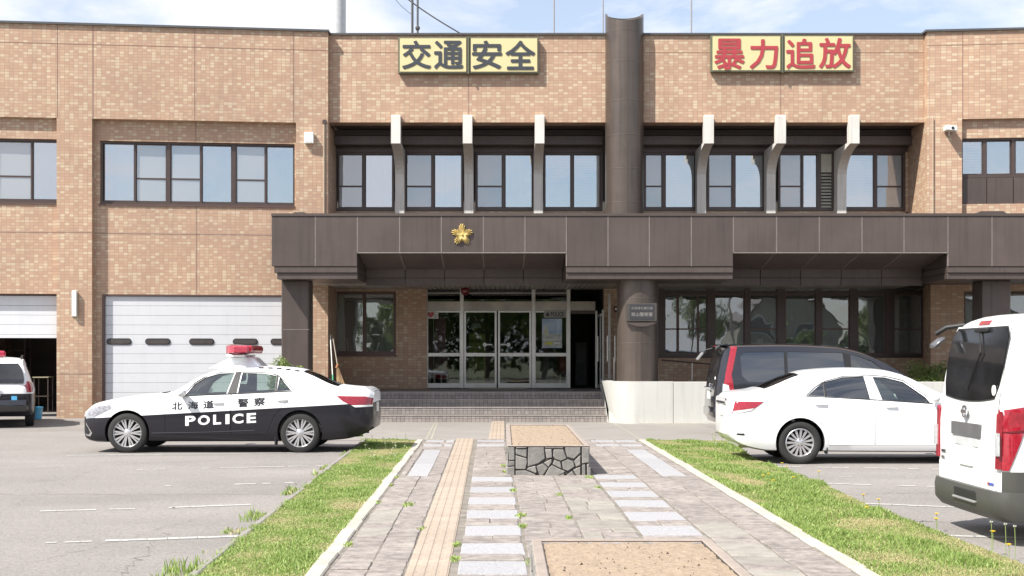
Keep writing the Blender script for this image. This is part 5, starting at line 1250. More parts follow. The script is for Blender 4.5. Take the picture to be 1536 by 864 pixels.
def paint(name, col, rough=.28, coat=.7, spec=.5):
    return pmat(name, col, rough=rough, coat=coat, var=.015, scale=2)
P_white = paint('white_car_paint', (.80, .81, .81)); P_black = paint('black_car_paint', (.012, .012, .017), .2, 1.0)
def two_tone(name, a, b):
    m, nt, bs = new_mat(name); L = nt.links.new; tc = N(nt, 'ShaderNodeTexCoord'); sp = N(nt, 'ShaderNodeSeparateXYZ'); L(tc.outputs['Object'], sp.inputs[0])
    m1 = N(nt, 'ShaderNodeMath', operation='MULTIPLY_ADD'); L(sp.outputs[0], m1.inputs[0]); m1.inputs[1].default_value = -b; m1.inputs[2].default_value = -a
    m2 = N(nt, 'ShaderNodeMath', operation='ADD'); L(sp.outputs[2], m2.inputs[0]); L(m1.outputs[0], m2.inputs[1])
    g = N(nt, 'ShaderNodeMath', operation='GREATER_THAN'); L(m2.outputs[0], g.inputs[0]); g.inputs[1].default_value = 0
    mx = N(nt, 'ShaderNodeMix', data_type='RGBA'); mx.inputs['A'].default_value = (.014, .013, .018, 1); mx.inputs['B'].default_value = (.80, .81, .81, 1)
    L(g.outputs[0], mx.inputs['Factor']); L(mx.outputs['Result'], bs.inputs['Base Color']); bs.inputs['Roughness'].default_value = .34; bs.inputs['Specular IOR Level'].default_value = .3; bs.inputs['Coat Weight'].default_value = .35; bs.inputs['Coat Roughness'].default_value = .05
    return m

class Body:
    def __init__(s, L_, **t):
        s.L = L_
        for k, v in t.items(): setattr(s, k, pchip(v))
    def ring(s, u):
        w_, zb, zl, zr, zt, yl, yr = s.w(u), s.zb(u), s.zbelt(u), s.zrail(u), s.ztop(u), s.ybelt(u), s.yrail(u); h = zl-zb
        return [(0, zb), (w_*.80, zb), (w_*.94, zb+.025), (w_*.98, zb+h*.13), (w_*.992, zb+h*.22), (w_, zb+h*.42), (w_*.998, zb+h*.60), (w_*.988, zb+h*.76), (w_*.975, zb+h*.88), (yl, zl),
                (yl+(yr-yl)*.30, zl+(zr-zl)*.36), (yl+(yr-yl)*.66, zl+(zr-zl)*.72), (yr, zr), (yr*.93, zr+(zt-zr)*.34), (yr*.76, zr+(zt-zr)*.66), (yr*.42, zr+(zt-zr)*.93), (0, zt)]
    def Y(s, u, z):
        r = s.ring(u); q = r[2:14]; return float(np.interp(z, [p[1] for p in q], [p[0] for p in q]))
    def Z(s, u, y):
        r = s.ring(u)[12:][::-1]; return float(np.interp(abs(y), [p[0] for p in r], [p[1] for p in r]))
    def mesh(s, mat, n=86):
        m = MB(); us = list(np.unique(np.round(np.concatenate([np.linspace(0, s.L, n), np.linspace(0, .25, 8), np.linspace(s.L-.3, s.L, 9)]), 4))); k = 0
        for u in us:
            r = s.ring(u); full = r+[(-y, z) for y, z in r[-2:0:-1]]; k = len(full); m.v += [(u, y, z) for y, z in full]
        for i in range(len(us)-1):
            for j in range(k): m.f.append((i*k+j, i*k+(j+1) % k, (i+1)*k+(j+1) % k, (i+1)*k+j)); m.m.append(0)
        m.f += [tuple(range(k)), tuple(((len(us)-1)*k+j) for j in range(k))[::-1]]; m.m += [0, 0]
        return m.mesh('body', mat, recalc=True)
    def cavity(s, u0, u1, mat, floor=.34, n=26, t=.045):
        m = MB(); k = 0
        for u in np.linspace(u0, u1, n):
            r = s.ring(u); w_, zl, zr, zt, yl, yr = s.w(u)-.10, s.zbelt(u)-.03, s.zrail(u)-.03, s.ztop(u)-t, s.ybelt(u)-.055, s.yrail(u)-.04
            zr = max(zr-.005, floor+.2); q = [(0, floor), (w_, floor), (w_, zl), (yl, zl+.02), (yl+(yr-yl)*.5, zl+(zr-zl)*.56), (yr, zr), (yr*.70, zr+(zt-zr)*.55), (0, zt)]
            full = q+[(-y, z) for y, z in q[-2:0:-1]]; k = len(full); m.v += [(u, y, z) for y, z in full]
        for i in range(n-1):
            for j in range(k): m.f.append((i*k+j, i*k+(j+1) % k, (i+1)*k+(j+1) % k, (i+1)*k+j)); m.m.append(0)
        m.f += [tuple(range(k)), tuple(((n-1)*k+j) for j in range(k))[::-1]]; m.m += [0, 0]
        return m.mesh('cavity', mat, recalc=True)
    def slab(s, u0, u1, inset, lo, hi, mat, n=10, bow=0.0, ny=8):
        """closed slab that follows the top surface between two stations (windscreen, rear glass); bow pushes its ends at the middle"""
        m = MB(); V = []
        for side in (lo, hi):
            for i in range(n+1):
                for j in range(ny+1):
                    c = j/ny*2-1; t = i/n; u = u0+(u1-u0)*t+bow*(1-c*c)*(1-t)*1.0; y = c*(s.yrail(u)-inset); m.v.append((u, y, s.Z(u, y)+side))
        K = (n+1)*(ny+1); f = lambda i, j, b=0: b*K+i*(ny+1)+j
        for i in range(n):
            for j in range(ny): m.f.append((f(i, j), f(i, j+1), f(i+1, j+1), f(i+1, j))); m.f.append((f(i, j, 1), f(i+1, j, 1), f(i+1, j+1, 1), f(i, j+1, 1)))
            m.f.append((f(i, 0), f(i+1, 0), f(i+1, 0, 1), f(i, 0, 1))); m.f.append((f(i, ny), f(i, ny, 1), f(i+1, ny, 1), f(i+1, ny)))
        for j in range(ny): m.f.append((f(0, j), f(0, j, 1), f(0, j+1, 1), f(0, j+1))); m.f.append((f(n, j), f(n, j+1), f(n, j+1, 1), f(n, j, 1)))
        m.m = [0]*len(m.f); return m.mesh('slab', mat, recalc=True)
    def patch(s, poly, off, mat, side=-1, name='patch', step=.06, thick=0, sm=40):
        """convex outline (u, z) laid on the body side"""
        us = [p[0] for p in poly]; zs = [p[1] for p in poly]; bm = bmesh.new()
        nu, nz_ = max(2, int((max(us)-min(us))/step)+1), max(2, int((max(zs)-min(zs))/step)+1)
        g = [[bm.verts.new((min(us)+(max(us)-min(us))*i/nu, 0, min(zs)+(max(zs)-min(zs))*j/nz_)) for j in range(nz_+1)] for i in range(nu+1)]
        for i in range(nu):
            for j in range(nz_): bm.faces.new((g[i][j], g[i+1][j], g[i+1][j+1], g[i][j+1]))
        ar = sum(poly[i][0]*poly[(i+1) % len(poly)][1]-poly[(i+1) % len(poly)][0]*poly[i][1] for i in range(len(poly))); P = poly if ar > 0 else poly[::-1]
        for i in range(len(P)):
            a, b = P[i], P[(i+1) % len(P)]; nrm = (b[1]-a[1], 0, -(b[0]-a[0]))
            bmesh.ops.bisect_plane(bm, geom=bm.verts[:]+bm.edges[:]+bm.faces[:], plane_co=(a[0], 0, a[1]), plane_no=nrm, clear_outer=True)
        for v in bm.verts: v.co.y = side*(s.Y(v.co.x, v.co.z)+off)
        if thick:
            r = bmesh.ops.extrude_face_region(bm, geom=bm.faces[:])
            for v in [e for e in r['geom'] if isinstance(e, bmesh.types.BMVert)]: v.co.y -= side*thick
        bmesh.ops.recalc_face_normals(bm, faces=bm.faces)
        me = bpy.data.meshes.new(name); bm.to_mesh(me); bm.free(); me.materials.append(mat); return smooth(me, sm)
def prism_uz(poly, y0, y1, mat=None): return MB().prism(poly, y0, y1).mesh('pr', mat, recalc=True)
def shrink(poly, d):
    cx_, cz = sum(p[0] for p in poly)/len(poly), sum(p[1] for p in poly)/len(poly)
    return [(cx_+(p[0]-cx_)*(1-d/max(.2, math.hypot(p[0]-cx_, p[1]-cz))), cz+(p[1]-cz)*(1-d/max(.2, math.hypot(p[0]-cx_, p[1]-cz)))) for p in poly]
def arc_poly(uc, zc_, r, a0, a1, n=8): return [(uc+r*math.cos(R(a0+(a1-a0)*k/n)), zc_+r*math.sin(R(a0+(a1-a0)*k/n))) for k in range(n+1)]
def wheel(parent, u, y, r, rr, wdt, side, spokes=10, pair=True, cover=False):
    """tyre > nothing, rim with spokes; built once per call, axis along y"""
    wz = clink('wheel', None, parent, (u, y, r))
    m = MB(); h = wdt/2
    m.lathe([(rr-.01, h*.55), (rr, h*.86), (rr+.02, h), (r-.035, h), (r-.010, h*.86), (r, h*.6), (r, -h*.6), (r-.010, -h*.86), (r-.035, -h), (rr, -h), (rr-.01, -h*.5)], (0, 0, 0), 'y', 44)
    tm = m.mesh('tyre', M_tyre, recalc=True, smooth=38); clink('tyre', tm, wz)
    m = MB(); s = side; f = s*h*.80
    m.lathe([(rr+.006, f), (rr-.012, f+s*.012), (rr-.022, f), (rr-.03, f-s*.03), (rr-.03, -f)], (0, 0, 0), 'y', 40, M_rim)
    m.lathe([(.001, f-s*.10), (rr-.02, f-s*.10)], (0, 0, 0), 'y', 24, M_black)
    m.lathe([(.001, f+s*.005), (.05, f+s*.002), (.068, f-s*.012), (.07, f-s*.04)], (0, 0, 0), 'y', 24, M_rim)
    for k in range(spokes):
        a = 2*math.pi*k/spokes
        for da in ((-.085, .085) if pair else (0,)):
            a0, a1 = a+da*1.0, a+da*1.35; r0, r1 = .055, rr-.018; w0, w1 = (.010, .0155) if pair else (.012, .019)
            def q(rad, ang, off, dy): return (rad*math.cos(ang)-off*math.sin(ang), f+dy, rad*math.sin(ang)+off*math.cos(ang))
            v = [q(r0, a0, -w0, -s*.004), q(r0, a0, w0, -s*.004), q(r1, a1, w1, -s*.006), q(r1, a1, -w1, -s*.006), q(r0, a0, -w0, -s*.04), q(r0, a0, w0, -s*.04), q(r1, a1, w1, -s*.035), q(r1, a1, -w1, -s*.035)]
            m.add(v, [(0, 1, 2, 3), (0, 4, 5, 1), (1, 5, 6, 2), (2, 6, 7, 3), (3, 7, 4, 0)], M_rim)
    for k in range(5):
        a = 2*math.pi*k/5+.3; m.lathe([(.001, f+s*.004), (.009, f+s*.003), (.010, f-s*.02)], (.045*math.cos(a), 0, .045*math.sin(a)), 'y', 8, M_black if cover else M_chrome)
    clink('rim', m.mesh('rim', None, recalc=True, smooth=40), wz)
    return wz
def ellipsoid(c, r, mat, n=16, name='e', flat=None):
    m = MB(); vs = []
    m.lathe([(math.sin(math.pi*k/n), -math.cos(math.pi*k/n)) for k in range(n+1)], (0, 0, 0), 'z', 20)
    m.v = [(c[0]+p[0]*r[0], c[1]+p[1]*r[1], c[2]+p[2]*r[2]) for p in m.v]; return m.mesh(name, mat, recalc=True, smooth=60)
def box_me(x0, x1, y0, y1, z0, z1, mat, bev=.01, name='part', sm=None): return MB().box(x0, x1, y0, y1, z0, z1).mesh(name, mat, bevel=bev, smooth=sm)
def seats(t, rows, w=.46, base=.42):
    for u, n_, back in rows:
        for y in ((-.38, .38) if n_ == 2 else (0,)):
            ww = w if n_ == 2 else 1.2
            s = clink('seat', box_me(u-.25, u+.26, y-ww/2, y+ww/2, base-.08, base+.12, M_seat, .04), t)
            v = MB().prism([(u+.18, base+.10), (u+.34, base+.08), (u+.34+back, base+.70), (u+.24+back, base+.72)], y-ww/2, y+ww/2).mesh('backrest', M_seat, bevel=.03, recalc=True); clink('backrest', v, s)
            hy = (y,) if n_ == 2 else (-.36, .36)
            for yy in hy: clink('headrest', box_me(u+.26+back, u+.34+back, yy-.13, yy+.13, base+.76, base+.92, M_seat, .03), s)
def steering(t, u, y, z):
    m = MB(); n = 18; pts = [(u+.06*math.sin(2*math.pi*k/n), y+.18*math.cos(2*math.pi*k/n), z+.17*math.sin(2*math.pi*k/n)) for k in range(n+1)]; m.tube(pts, .014, 6, cap=False); m.tube([(u, y-.17, z), (u, y+.17, z)], .014, 6); m.tube([(u, y, z), (u-.25, y, z-.08)], .03, 8)
    clink('steering_wheel', m.mesh('steering_wheel', M_seat, recalc=True, smooth=60), t)
def handle(b, t, u, z, mat, side):
    y = side*(b.Y(u, z)+.022); m = MB(); m.tube([(u-.095, y-side*.025, z), (u-.07, y, z+.002), (u+.07, y, z+.004), (u+.095, y-side*.025, z+.003)], [.008, .013, .013, .008], 8); clink('door_handle', m.mesh('door_handle', mat, smooth=60), t)
def car(root, b, paintm, cav, wins, ws, rw, wheels, wr, doors=(), glass=G_car, rearglass=None, arch=None, dark_after=None):
    """body shell with a real cabin, cut windows and doors; returns the body object"""
    shell = b.mesh(paintm); ar = arch or wr+.045
    cuts = [(b.cavity(cav[0], cav[1], M_cabin, *cav[2:]), 'DIFFERENCE')]
    for u in wheels:
        for s in (-1, 1): cuts.append((MB().lathe([(.001, s*.52), (ar, s*.52), (ar, s*1.2), (.001, s*1.2)], (u, 0, wr+.01), 'y', 36).mesh('c', M_black, recalc=True), 'DIFFERENCE'))
    for p in wins: cuts.append((prism_uz(p, -1.4, 1.4, M_black), 'DIFFERENCE'))
    if ws: cuts.append((b.slab(ws[0], ws[1], ws[2], -.13, .12, M_black, bow=ws[3]), 'DIFFERENCE'))
    if rw: cuts.append((b.slab(rw[0], rw[1], rw[2], -.13, .12, M_black, bow=rw[3]), 'DIFFERENCE'))
    full = bop(shell, cuts)
    if doors:
        body = bop(full, [(prism_uz(p, s*.50, s*1.3, M_black), 'DIFFERENCE') for p in doors for s in (-1, 1)])
    else: body = full
    bo = clink('body', smooth(body), root); dl = []
    for p in doors:
        for s in (-1, 1):
            d = bop(full, [(prism_uz(shrink(p, .006), s*.50, s*1.3, M_black), 'INTERSECT')]); dl.append((clink('door', smooth(d), root), s, p))
    for i, p in enumerate(wins):
        for s in (-1, 1):
            g = b.patch(shrink(p, -.012), -.014, glass if not (dark_after and min(q[0] for q in p) > dark_after) else G_cardark, s, 'window')
            pr = root; cu, cz_ = sum(q[0] for q in p)/len(p), 0
            for d, ds, dp in dl:
                if ds == s and min(q[0] for q in dp) < cu < max(q[0] for q in dp): pr = d
            clink('window_glass', g, pr)
    if ws: clink('windscreen', smooth(b.slab(ws[0]-.01, ws[1]+.01, ws[2]-.02, -.014, -.009, glass, bow=ws[3])), root)
    if rw: clink('rear_screen', smooth(b.slab(rw[0]-.01, rw[1]+.01, rw[2]-.02, -.014, -.009, rearglass or glass, bow=rw[3])), root)
    return bo, dl
def trim_line(b, pts, off, wdt, mat, side, name='window_trim'):
    P = [(u, side*(b.Y(u, z)+off), z) for u, z in pts]; return MB().tube(P, wdt, 6).mesh(name, mat, smooth=60)

# ---- the patrol sedan
XN, YC = X_(125, 22.0)-.09, 22.95
pol = thing('patrol_car', 'black and white patrol sedan with red roof beacon parked side on at left', 'police car', (XN, YC, 0))
b = Body(4.85, ztop=[(0, .70), (.06, .755), (.2, .825), (.5, .895), (.96, .96), (1.3, .995), (1.42, 1.01), (1.95, 1.30), (2.15, 1.375), (2.55, 1.43), (3.0, 1.44), (3.5, 1.405), (3.66, 1.37), (4.30, 1.115), (4.45, 1.098), (4.74, 1.065), (4.80, 1.045), (4.85, 1.00)],
     zrail=[(0, .685), (.2, .805), (.5, .87), (.96, .93), (1.3, .965), (1.42, .975), (1.95, 1.245), (2.15, 1.325), (2.55, 1.375), (3.0, 1.385), (3.5, 1.345), (3.66, 1.305), (4.30, 1.075), (4.45, 1.07), (4.74, 1.045), (4.85, .985)],
     zbelt=[(0, .66), (.3, .79), (.96, .88), (1.42, .925), (1.84, .94), (3.5, 1.035), (4.0, 1.045), (4.5, 1.02), (4.85, .955)],
     zb=[(0, .34), (.05, .22), (.3, .17), (1, .18), (3.8, .19), (4.35, .22), (4.65, .29), (4.85, .40)],
     w=[(0, .60), (.04, .72), (.12, .80), (.30, .86), (.7, .89), (1.2, .90), (3.8, .90), (4.3, .88), (4.6, .83), (4.76, .76), (4.85, .62)],
     ybelt=[(0, .56), (.12, .75), (.30, .81), (.7, .835), (1.2, .855), (1.84, .855), (3.5, .855), (4.0, .845), (4.5, .79), (4.76, .70), (4.85, .56)],
     yrail=[(0, .36), (.15, .62), (.5, .70), (1.2, .76), (1.42, .77), (1.95, .66), (2.3, .615), (3.0, .60), (3.5, .60), (3.9, .64), (4.30, .70), (4.6, .68), (4.76, .62), (4.85, .48)])
wf, wre = .79, 3.65
W1 = [(1.74, .952), (2.43, .982), (2.53, 1.325), (2.28, 1.315), (2.05, 1.25), (1.88, 1.14)]
W2 = [(2.62, .992), (3.235, 1.022), (3.235, 1.275), (3.02, 1.315), (2.66, 1.325)]
W3 = [(3.27, 1.025), (3.50, 1.04), (3.29, 1.255)]
DR1 = [(1.42, .30), (2.50, .30), (2.50, .95), (2.595, 1.345), (2.28, 1.338), (2.02, 1.262), (1.62, 1.0), (1.42, .80)]
DR2 = [(2.51, .30), (3.10, .30), (3.22, .60), (3.50, .93), (3.55, 1.06), (3.32, 1.262), (3.05, 1.335), (2.61, 1.345), (2.51, .95)]
TT = two_tone('patrol_two_tone_paint', .565, .055)
bo, dl = car(pol, b, TT, (1.50, 4.2), [W1, W2, W3], (1.50, 2.10, .07, -.06), (3.66, 4.26, .085, 0), (wf, wre), .33, doors=(DR1, DR2), arch=.372)
for s in (-1, 1):
    clink('door_pillar', b.patch([(2.45, .985), (2.60, .992), (2.64, 1.33), (2.545, 1.33)], .0035, M_black, s), pol); clink('window_divider', b.patch([(3.237, 1.02), (3.268, 1.025), (3.27, 1.27), (3.237, 1.277)], .0035, M_black, s), pol)
    clink('window_trim', trim_line(b, [(1.72, .943), (2.1, .962), (2.6, .984), (3.1, 1.008), (3.52, 1.03)], .002, .009, M_black, s), pol)
    clink('window_trim', trim_line(b, [(1.70, .96), (1.88, 1.155), (2.05, 1.265), (2.28, 1.33), (2.53, 1.34), (3.02, 1.33), (3.25, 1.29), (3.54, 1.045)], .002, .008, M_black, s), pol)
    clink('headlight', b.patch([(.07, .60), (.24, .60), (.52, .74), (.50, .80), (.28, .775), (.10, .70)], .008, M_smoke, s), pol); clink('grille_side', b.patch([(.0, .38), (.055, .36), (.075, .60), (.06, .70), (.0, .68)], .007, M_black, s), pol); clink('lamp_surround', b.patch([(.06, .585), (.24, .58), (.25, .60), (.07, .60)], .010, M_chrome, s), pol)
    clink('fog_lamp_trim', b.patch([(.03, .30), (.16, .27), (.20, .33), (.08, .50), (.03, .50)], .006, M_chrome, s), pol); clink('fog_lamp_recess', b.patch([(.04, .33), (.13, .30), (.16, .34), (.08, .46), (.04, .46)], .011, M_black, s), pol)
    clink('tail_light', b.patch([(4.26, .945), (4.72, .935), (4.845, .90), (4.84, .80), (4.50, .795), (4.36, .86)], .008, M_redlamp, s, thick=.01), pol)
    clink('tail_light_rim', b.patch([(4.50, .79), (4.835, .795), (4.84, .765), (4.56, .755)], .009, P_white, s), pol)
    clink('side_crease', trim_line(b, [(1.2, .33), (2.1, .345), (2.9, .375)], -.006, .012, P_black, s), pol)
    mr = clink('mirror', ellipsoid((1.72, s*1.0, 1.0), (.075, .115, .075), P_white), pol); clink('mirror_foot', box_me(1.68, 1.75, s*.86, s*.95, .93, .97, M_black), mr)
for d, s, p in dl:
    handle(b, d, 2.30 if p is DR1 else 3.36, .83 if p is DR1 else .875, P_white, s)
seats(pol, [(2.15, 2, .16), (3.10, 1, .18)], base=.42); steering(pol, 1.84, -.38, .92)
clink('dashboard', MB().prism([(1.52, .5), (1.95, .5), (1.85, .90), (1.60, .95)], -.72, .72).mesh('dashboard', M_seat, recalc=True), pol)
clink('parcel_shelf', box_me(3.72, 4.15, -.68, .68, .93, .96, M_seat), pol)
for u in (wf, wre):
    for s in (-1, 1): wheel(pol, u, s*.775, .33, .245, .20, s, 10, True)
clink('grille', MB().box(-.012, .03, -.42, .42, .36, .62).mesh('grille', M_black, bevel=.01), pol); clink('number_plate', MB().box(-.02, -.005, -.165, .165, .40, .565).mesh('number_plate', M_plate), pol)
clink('rear_number_plate', MB().box(4.85, 4.862, -.165, .165, .66, .82).mesh('plate', M_plate), pol); clink('boot_lip', b.slab(4.70, 4.84, .05, -.002, .016, P_white, n=3), pol)
for s in (-1, 1): clink('mud_flap', box_me(wre-.42, wre-.39, s*.70, s*.87, .13, .26, M_black), pol); clink('exhaust', MB().tube([(4.4, s*.5, .27), (4.66, s*.5, .29)], .035, 10).mesh('exhaust', M_chrome), pol)
clink('wiper', MB().tube([(1.44, -.5, 1.0), (1.50, .1, 1.045)], .01, 5).mesh('wiper', M_black), pol)
clink('side_wiper', MB().tube([(1.33, -.68, .985), (1.44, -.60, 1.005)], .014, 5).mesh('wiper', M_black), pol)
# beacon on its white fairing
lb = clink('beacon_fairing', MB().add([(2.02, -.42, 1.395), (2.02, .42, 1.395), (2.90, .50, 1.42), (2.90, -.50, 1.42), (2.38, -.30, 1.585), (2.38, .30, 1.585), (2.74, .36, 1.60), (2.74, -.36, 1.60)], [(0, 3, 2, 1), (4, 5, 6, 7), (0, 1, 5, 4), (1, 2, 6, 5), (2, 3, 7, 6), (3, 0, 4, 7)]).mesh('fairing', P_white, bevel=.03, recalc=True, smooth=40), pol)
def bar_half(s):
    m = MB(); n = 10; st = [(2.44, 0), (2.42, .20), (2.46, .40), (2.55, .56), (2.62, .64)]; vs = []
    for u, y in st:
        k = 1-.35*(y/.64)**4
        for j in range(n):
            a = 2*math.pi*j/n; vs.append((u+.145*k*max(-1, min(1, 1.25*math.cos(a)))*.9, s*y, 1.715+.088*k*max(-1, min(1, 1.25*math.sin(a)))))
    m.add(vs, [(i*n+j, i*n+(j+1) % n, (i+1)*n+(j+1) % n, (i+1)*n+j) for i in range(len(st)-1) for j in range(n)]+[tuple(range(n)), tuple((len(st)-1)*n+j for j in range(n))[::-1]])
    return m.mesh('lens', M_redbar, recalc=True, smooth=40)
bb = clink('beacon', box_me(2.36, 2.66, -.52, .52, 1.598, 1.632, P_white, .01), pol)
for s in (-1, 1): clink('beacon_lens', bar_half(s), bb); clink('beacon_cap', box_me(2.50, 2.76, s*.60, s*.66, 1.655, 1.775, M_redbar, .02), bb)
clink('beacon_lamp', box_me(2.56, 2.80, -.50, .50, 1.67, 1.785, M_redlamp, .03), bb); clink('siren_bracket', box_me(2.44, 2.66, -.30, .30, 1.58, 1.60, M_chrome), bb)
for k in range(5): clink('roof_seam_clip', box_me(2.92+.15*k, 3.0+.15*k, -.585, -.565, b.Z(2.95+.15*k, .57)+.001, b.Z(2.95+.15*k, .57)+.02, M_black, .003), pol)
# lettering on the doors
def on_side(b, off): return lambda x, z: (x, -(b.Y(x, z)+off), z)
def pu(px): return (px-125)/91.0+.09
def pz(py): return (680.5-py)/91.0
M_ltr = pmat('black_lettering', (.02, .02, .025), rough=.4); M_wltr = pmat('white_lettering', (.85, .85, .85), rough=.35)
fd = [d for d, s, p in dl if s == -1 and p is DR1][0]; rd = [d for d, s, p in dl if s == -1 and p is DR2][0]
def car_letters(s_, a, c_, t_, bt, mat, par, wgt=.0):
    v, f = text_polys(s_, wgt); ax, bx = min(p[0] for p in v), max(p[0] for p in v); az, bz = min(p[1] for p in v), max(p[1] for p in v)
    pts = []
    for p in v:
        u = pu(a)+(p[0]-ax)/(bx-ax)*(pu(c_)-pu(a)); z = pz(bt)+(p[1]-az)/(bz-az)*(pz(t_)-pz(bt))+.055*(u-pu(a)); pts.append((u, -(b.Y(u, z)+.004), z))
    m = MB(); m.add(pts, f)
    for k in range(8 if wgt < .02 else 0):
        an = math.pi*k/4; m.add([(p[0]+.0038*math.cos(an), p[1]+.0002*(k+1), p[2]+.0038*math.sin(an)) for p in pts], f)
    clink('lettering', m.mesh('lettering', mat), par)
for ch, a, c_, t_, bt, par in (('北', 257, 272, 604.5, 615.5, fd), ('海', 281, 296, 603.5, 614.5, fd), ('道', 304, 319.5, 602, 613.5, fd), ('警', 356, 371.5, 599, 611.5, rd), ('察', 380.5, 396.5, 597.5, 609.5, rd)):
    car_letters(ch, a, c_, t_, bt, M_ltr, par, 0)
for ch, a, c_ in (('P', 277, 292.5), ('O', 296, 314), ('L', 319, 331), ('I', 337.5, 343.5), ('C', 348, 364.5), ('E', 369.5, 383.5)):
    car_letters(ch, a, c_, 624.8-(a-277)*.045, 639.6-(a-277)*.045, M_wltr, fd if a < 350 else rd, .035)

# ---- the white sedan
XT, YCw = X_(1083.5, 19.75), 20.55; LS = 4.6
sed = thing('white_sedan', 'plain white sedan with silver wheel trims parked before the black minivan', 'car', (XT+LS, YCw, 0), rot=(0, 0, math.pi))
rv = lambda q: sorted([(LS-v, z) for v, z in q])
b = Body(LS-.12, ztop=rv([(.12, .98), (.16, 1.04), (.24, 1.062), (.55, 1.10), (.62, 1.115), (1.18, 1.34), (1.4, 1.395), (2.0, 1.43), (2.45, 1.41), (2.75, 1.345), (3.35, 1.055), (3.5, 1.03), (4.0, .95), (4.4, .83), (4.55, .75), (4.6, .68)]),
     zrail=rv([(.12, .96), (.24, 1.04), (.55, 1.075), (1.18, 1.285), (1.4, 1.34), (2.0, 1.375), (2.45, 1.35), (2.75, 1.285), (3.35, 1.02), (3.5, 1.0), (4.0, .92), (4.4, .80), (4.6, .665)]),
     zbelt=rv([(0, .93), (.2, .99), (.6, 1.02), (1.2, 1.0), (2.2, .945), (3.2, .875), (4.0, .82), (4.6, .64)]),
     zb=rv([(.12, .42), (.2, .33), (.4, .24), (.7, .19), (1.5, .18), (3.8, .17), (4.4, .19), (4.6, .30)]),
     w=rv([(.12, .58), (.17, .70), (.27, .77), (.48, .825), (.8, .848), (3.6, .848), (4.1, .82), (4.4, .74), (4.55, .6), (4.6, .46)]),
     ybelt=rv([(.12, .52), (.27, .71), (.5, .77), (1.2, .80), (3.2, .805), (4.1, .76), (4.5, .60), (4.6, .42)]),
     yrail=rv([(.12, .44), (.38, .62), (.6, .64), (1.2, .575), (1.6, .56), (2.4, .57), (2.75, .60), (3.35, .72), (4.1, .66), (4.5, .50), (4.6, .34)]))
V = lambda *q: [(LS-v, z) for v, z in q]
W1 = V((2.37, .955), (3.08, .905), (3.02, .99), (2.72, 1.215), (2.45, 1.285), (2.27, 1.29)); W2 = V((1.55, 1.0), (2.19, .965), (2.14, 1.30), (1.82, 1.285), (1.55, 1.215)); W3 = V((1.27, 1.015), (1.52, 1.003), (1.52, 1.20), (1.41, 1.13))
DR1 = V((2.26, .28), (3.22, .28), (3.30, .70), (3.24, .92), (2.75, 1.245), (2.45, 1.312), (2.215, 1.318), (2.26, .95)); DR2 = V((1.58, .28), (2.25, .28), (2.25, .95), (2.205, 1.318), (1.84, 1.305), (1.50, 1.215), (1.20, 1.03), (1.24, .88), (1.50, .55))
bo, dl = car(sed, b, P_white, (LS-3.3, LS-.75), [W1, W2, W3], (LS-3.28, LS-2.76, .065, -.05), (LS-1.20, LS-.66, .07, 0), (LS-3.85, LS-1.147), .318, doors=(DR1, DR2), arch=.362, dark_after=LS-2.3, rearglass=G_cardark)
for s in (-1, 1):
    clink('door_pillar', b.patch(V((2.20, .96), (2.35, .95), (2.255, 1.30), (2.15, 1.308)), .0035, P_white, s), sed); clink('window_divider', b.patch(V((1.52, 1.003), (1.55, 1.0), (1.55, 1.215), (1.52, 1.205)), .0035, M_black, s), sed)
    clink('window_trim', trim_line(b, V((1.24, 1.008), (2.2, .958), (3.12, .898)), .002, .008, M_black, s), sed)
    clink('window_trim', trim_line(b, V((1.25, 1.02), (1.40, 1.145), (1.55, 1.228), (1.82, 1.298), (2.3, 1.312), (2.46, 1.30), (2.73, 1.232), (3.05, 1.0)), .002, .009, pmat('rain_visor', (.16, .16, .17), rough=.3), s), sed)
    clink('tail_light', b.patch(V((.16, .74), (.44, .80), (.61, .925), (.20, .93)), .008, M_redlamp, s, thick=.01), sed); clink('tail_light_clear', b.patch(V((.165, .735), (.44, .795), (.47, .83), (.18, .785)), .0095, M_clear, s), sed)
    clink('reflector', b.patch(V((.22, .43), (.33, .425), (.33, .455), (.22, .455)), .005, M_black, s), sed); clink('headlight', b.patch(V((4.15, .70), (4.5, .64), (4.5, .70), (4.2, .80)), .005, M_clear, s), sed)
    clink('mirror', ellipsoid((LS-3.12, s*.93, .99), (.07, .11, .075), P_white), sed)
    clink('mud_flap', box_me(LS-1.56, LS-1.54, s*.66, s*.82, .15, .30, M_black), sed)
for d, s, p in dl: handle(b, d, LS-(2.50 if p is DR1 else 1.46), .845 if p is DR1 else .885, P_white, s)
seats(sed, [(LS-2.75, 2, .16), (LS-1.85, 1, .16)], base=.38); steering(sed, LS-3.0, .36, .90)
clink('dashboard', MB().prism([(LS-3.26, .5), (LS-2.9, .5), (LS-3.0, .86), (LS-3.2, .92)], -.7, .7).mesh('dashboard', M_seat, recalc=True), sed)
for v in (3.85, 1.147):
    for s in (-1, 1): wheel(sed, LS-v, s*.735, .318, .215, .185, s, 15, False, True)
LT = LS-.12
clink('number_plate', MB().box(LT, LT+.012, -.165, .165, .70, .865).mesh('plate', M_plate), sed); clink('plate_garnish', MB().box(LT-.0, LT+.02, -.40, .40, .875, .915).mesh('garnish', M_chrome, bevel=.006), sed)
clink('exhaust', MB().tube([(LS-.55, .45, .25), (LS-.30, .45, .25)], .028, 10).mesh('exhaust', M_chrome), sed)
clink('badge', MB().box(LT-.03, LT+.006, .36, .48, .94, .965).mesh('badge', M_chrome), sed)

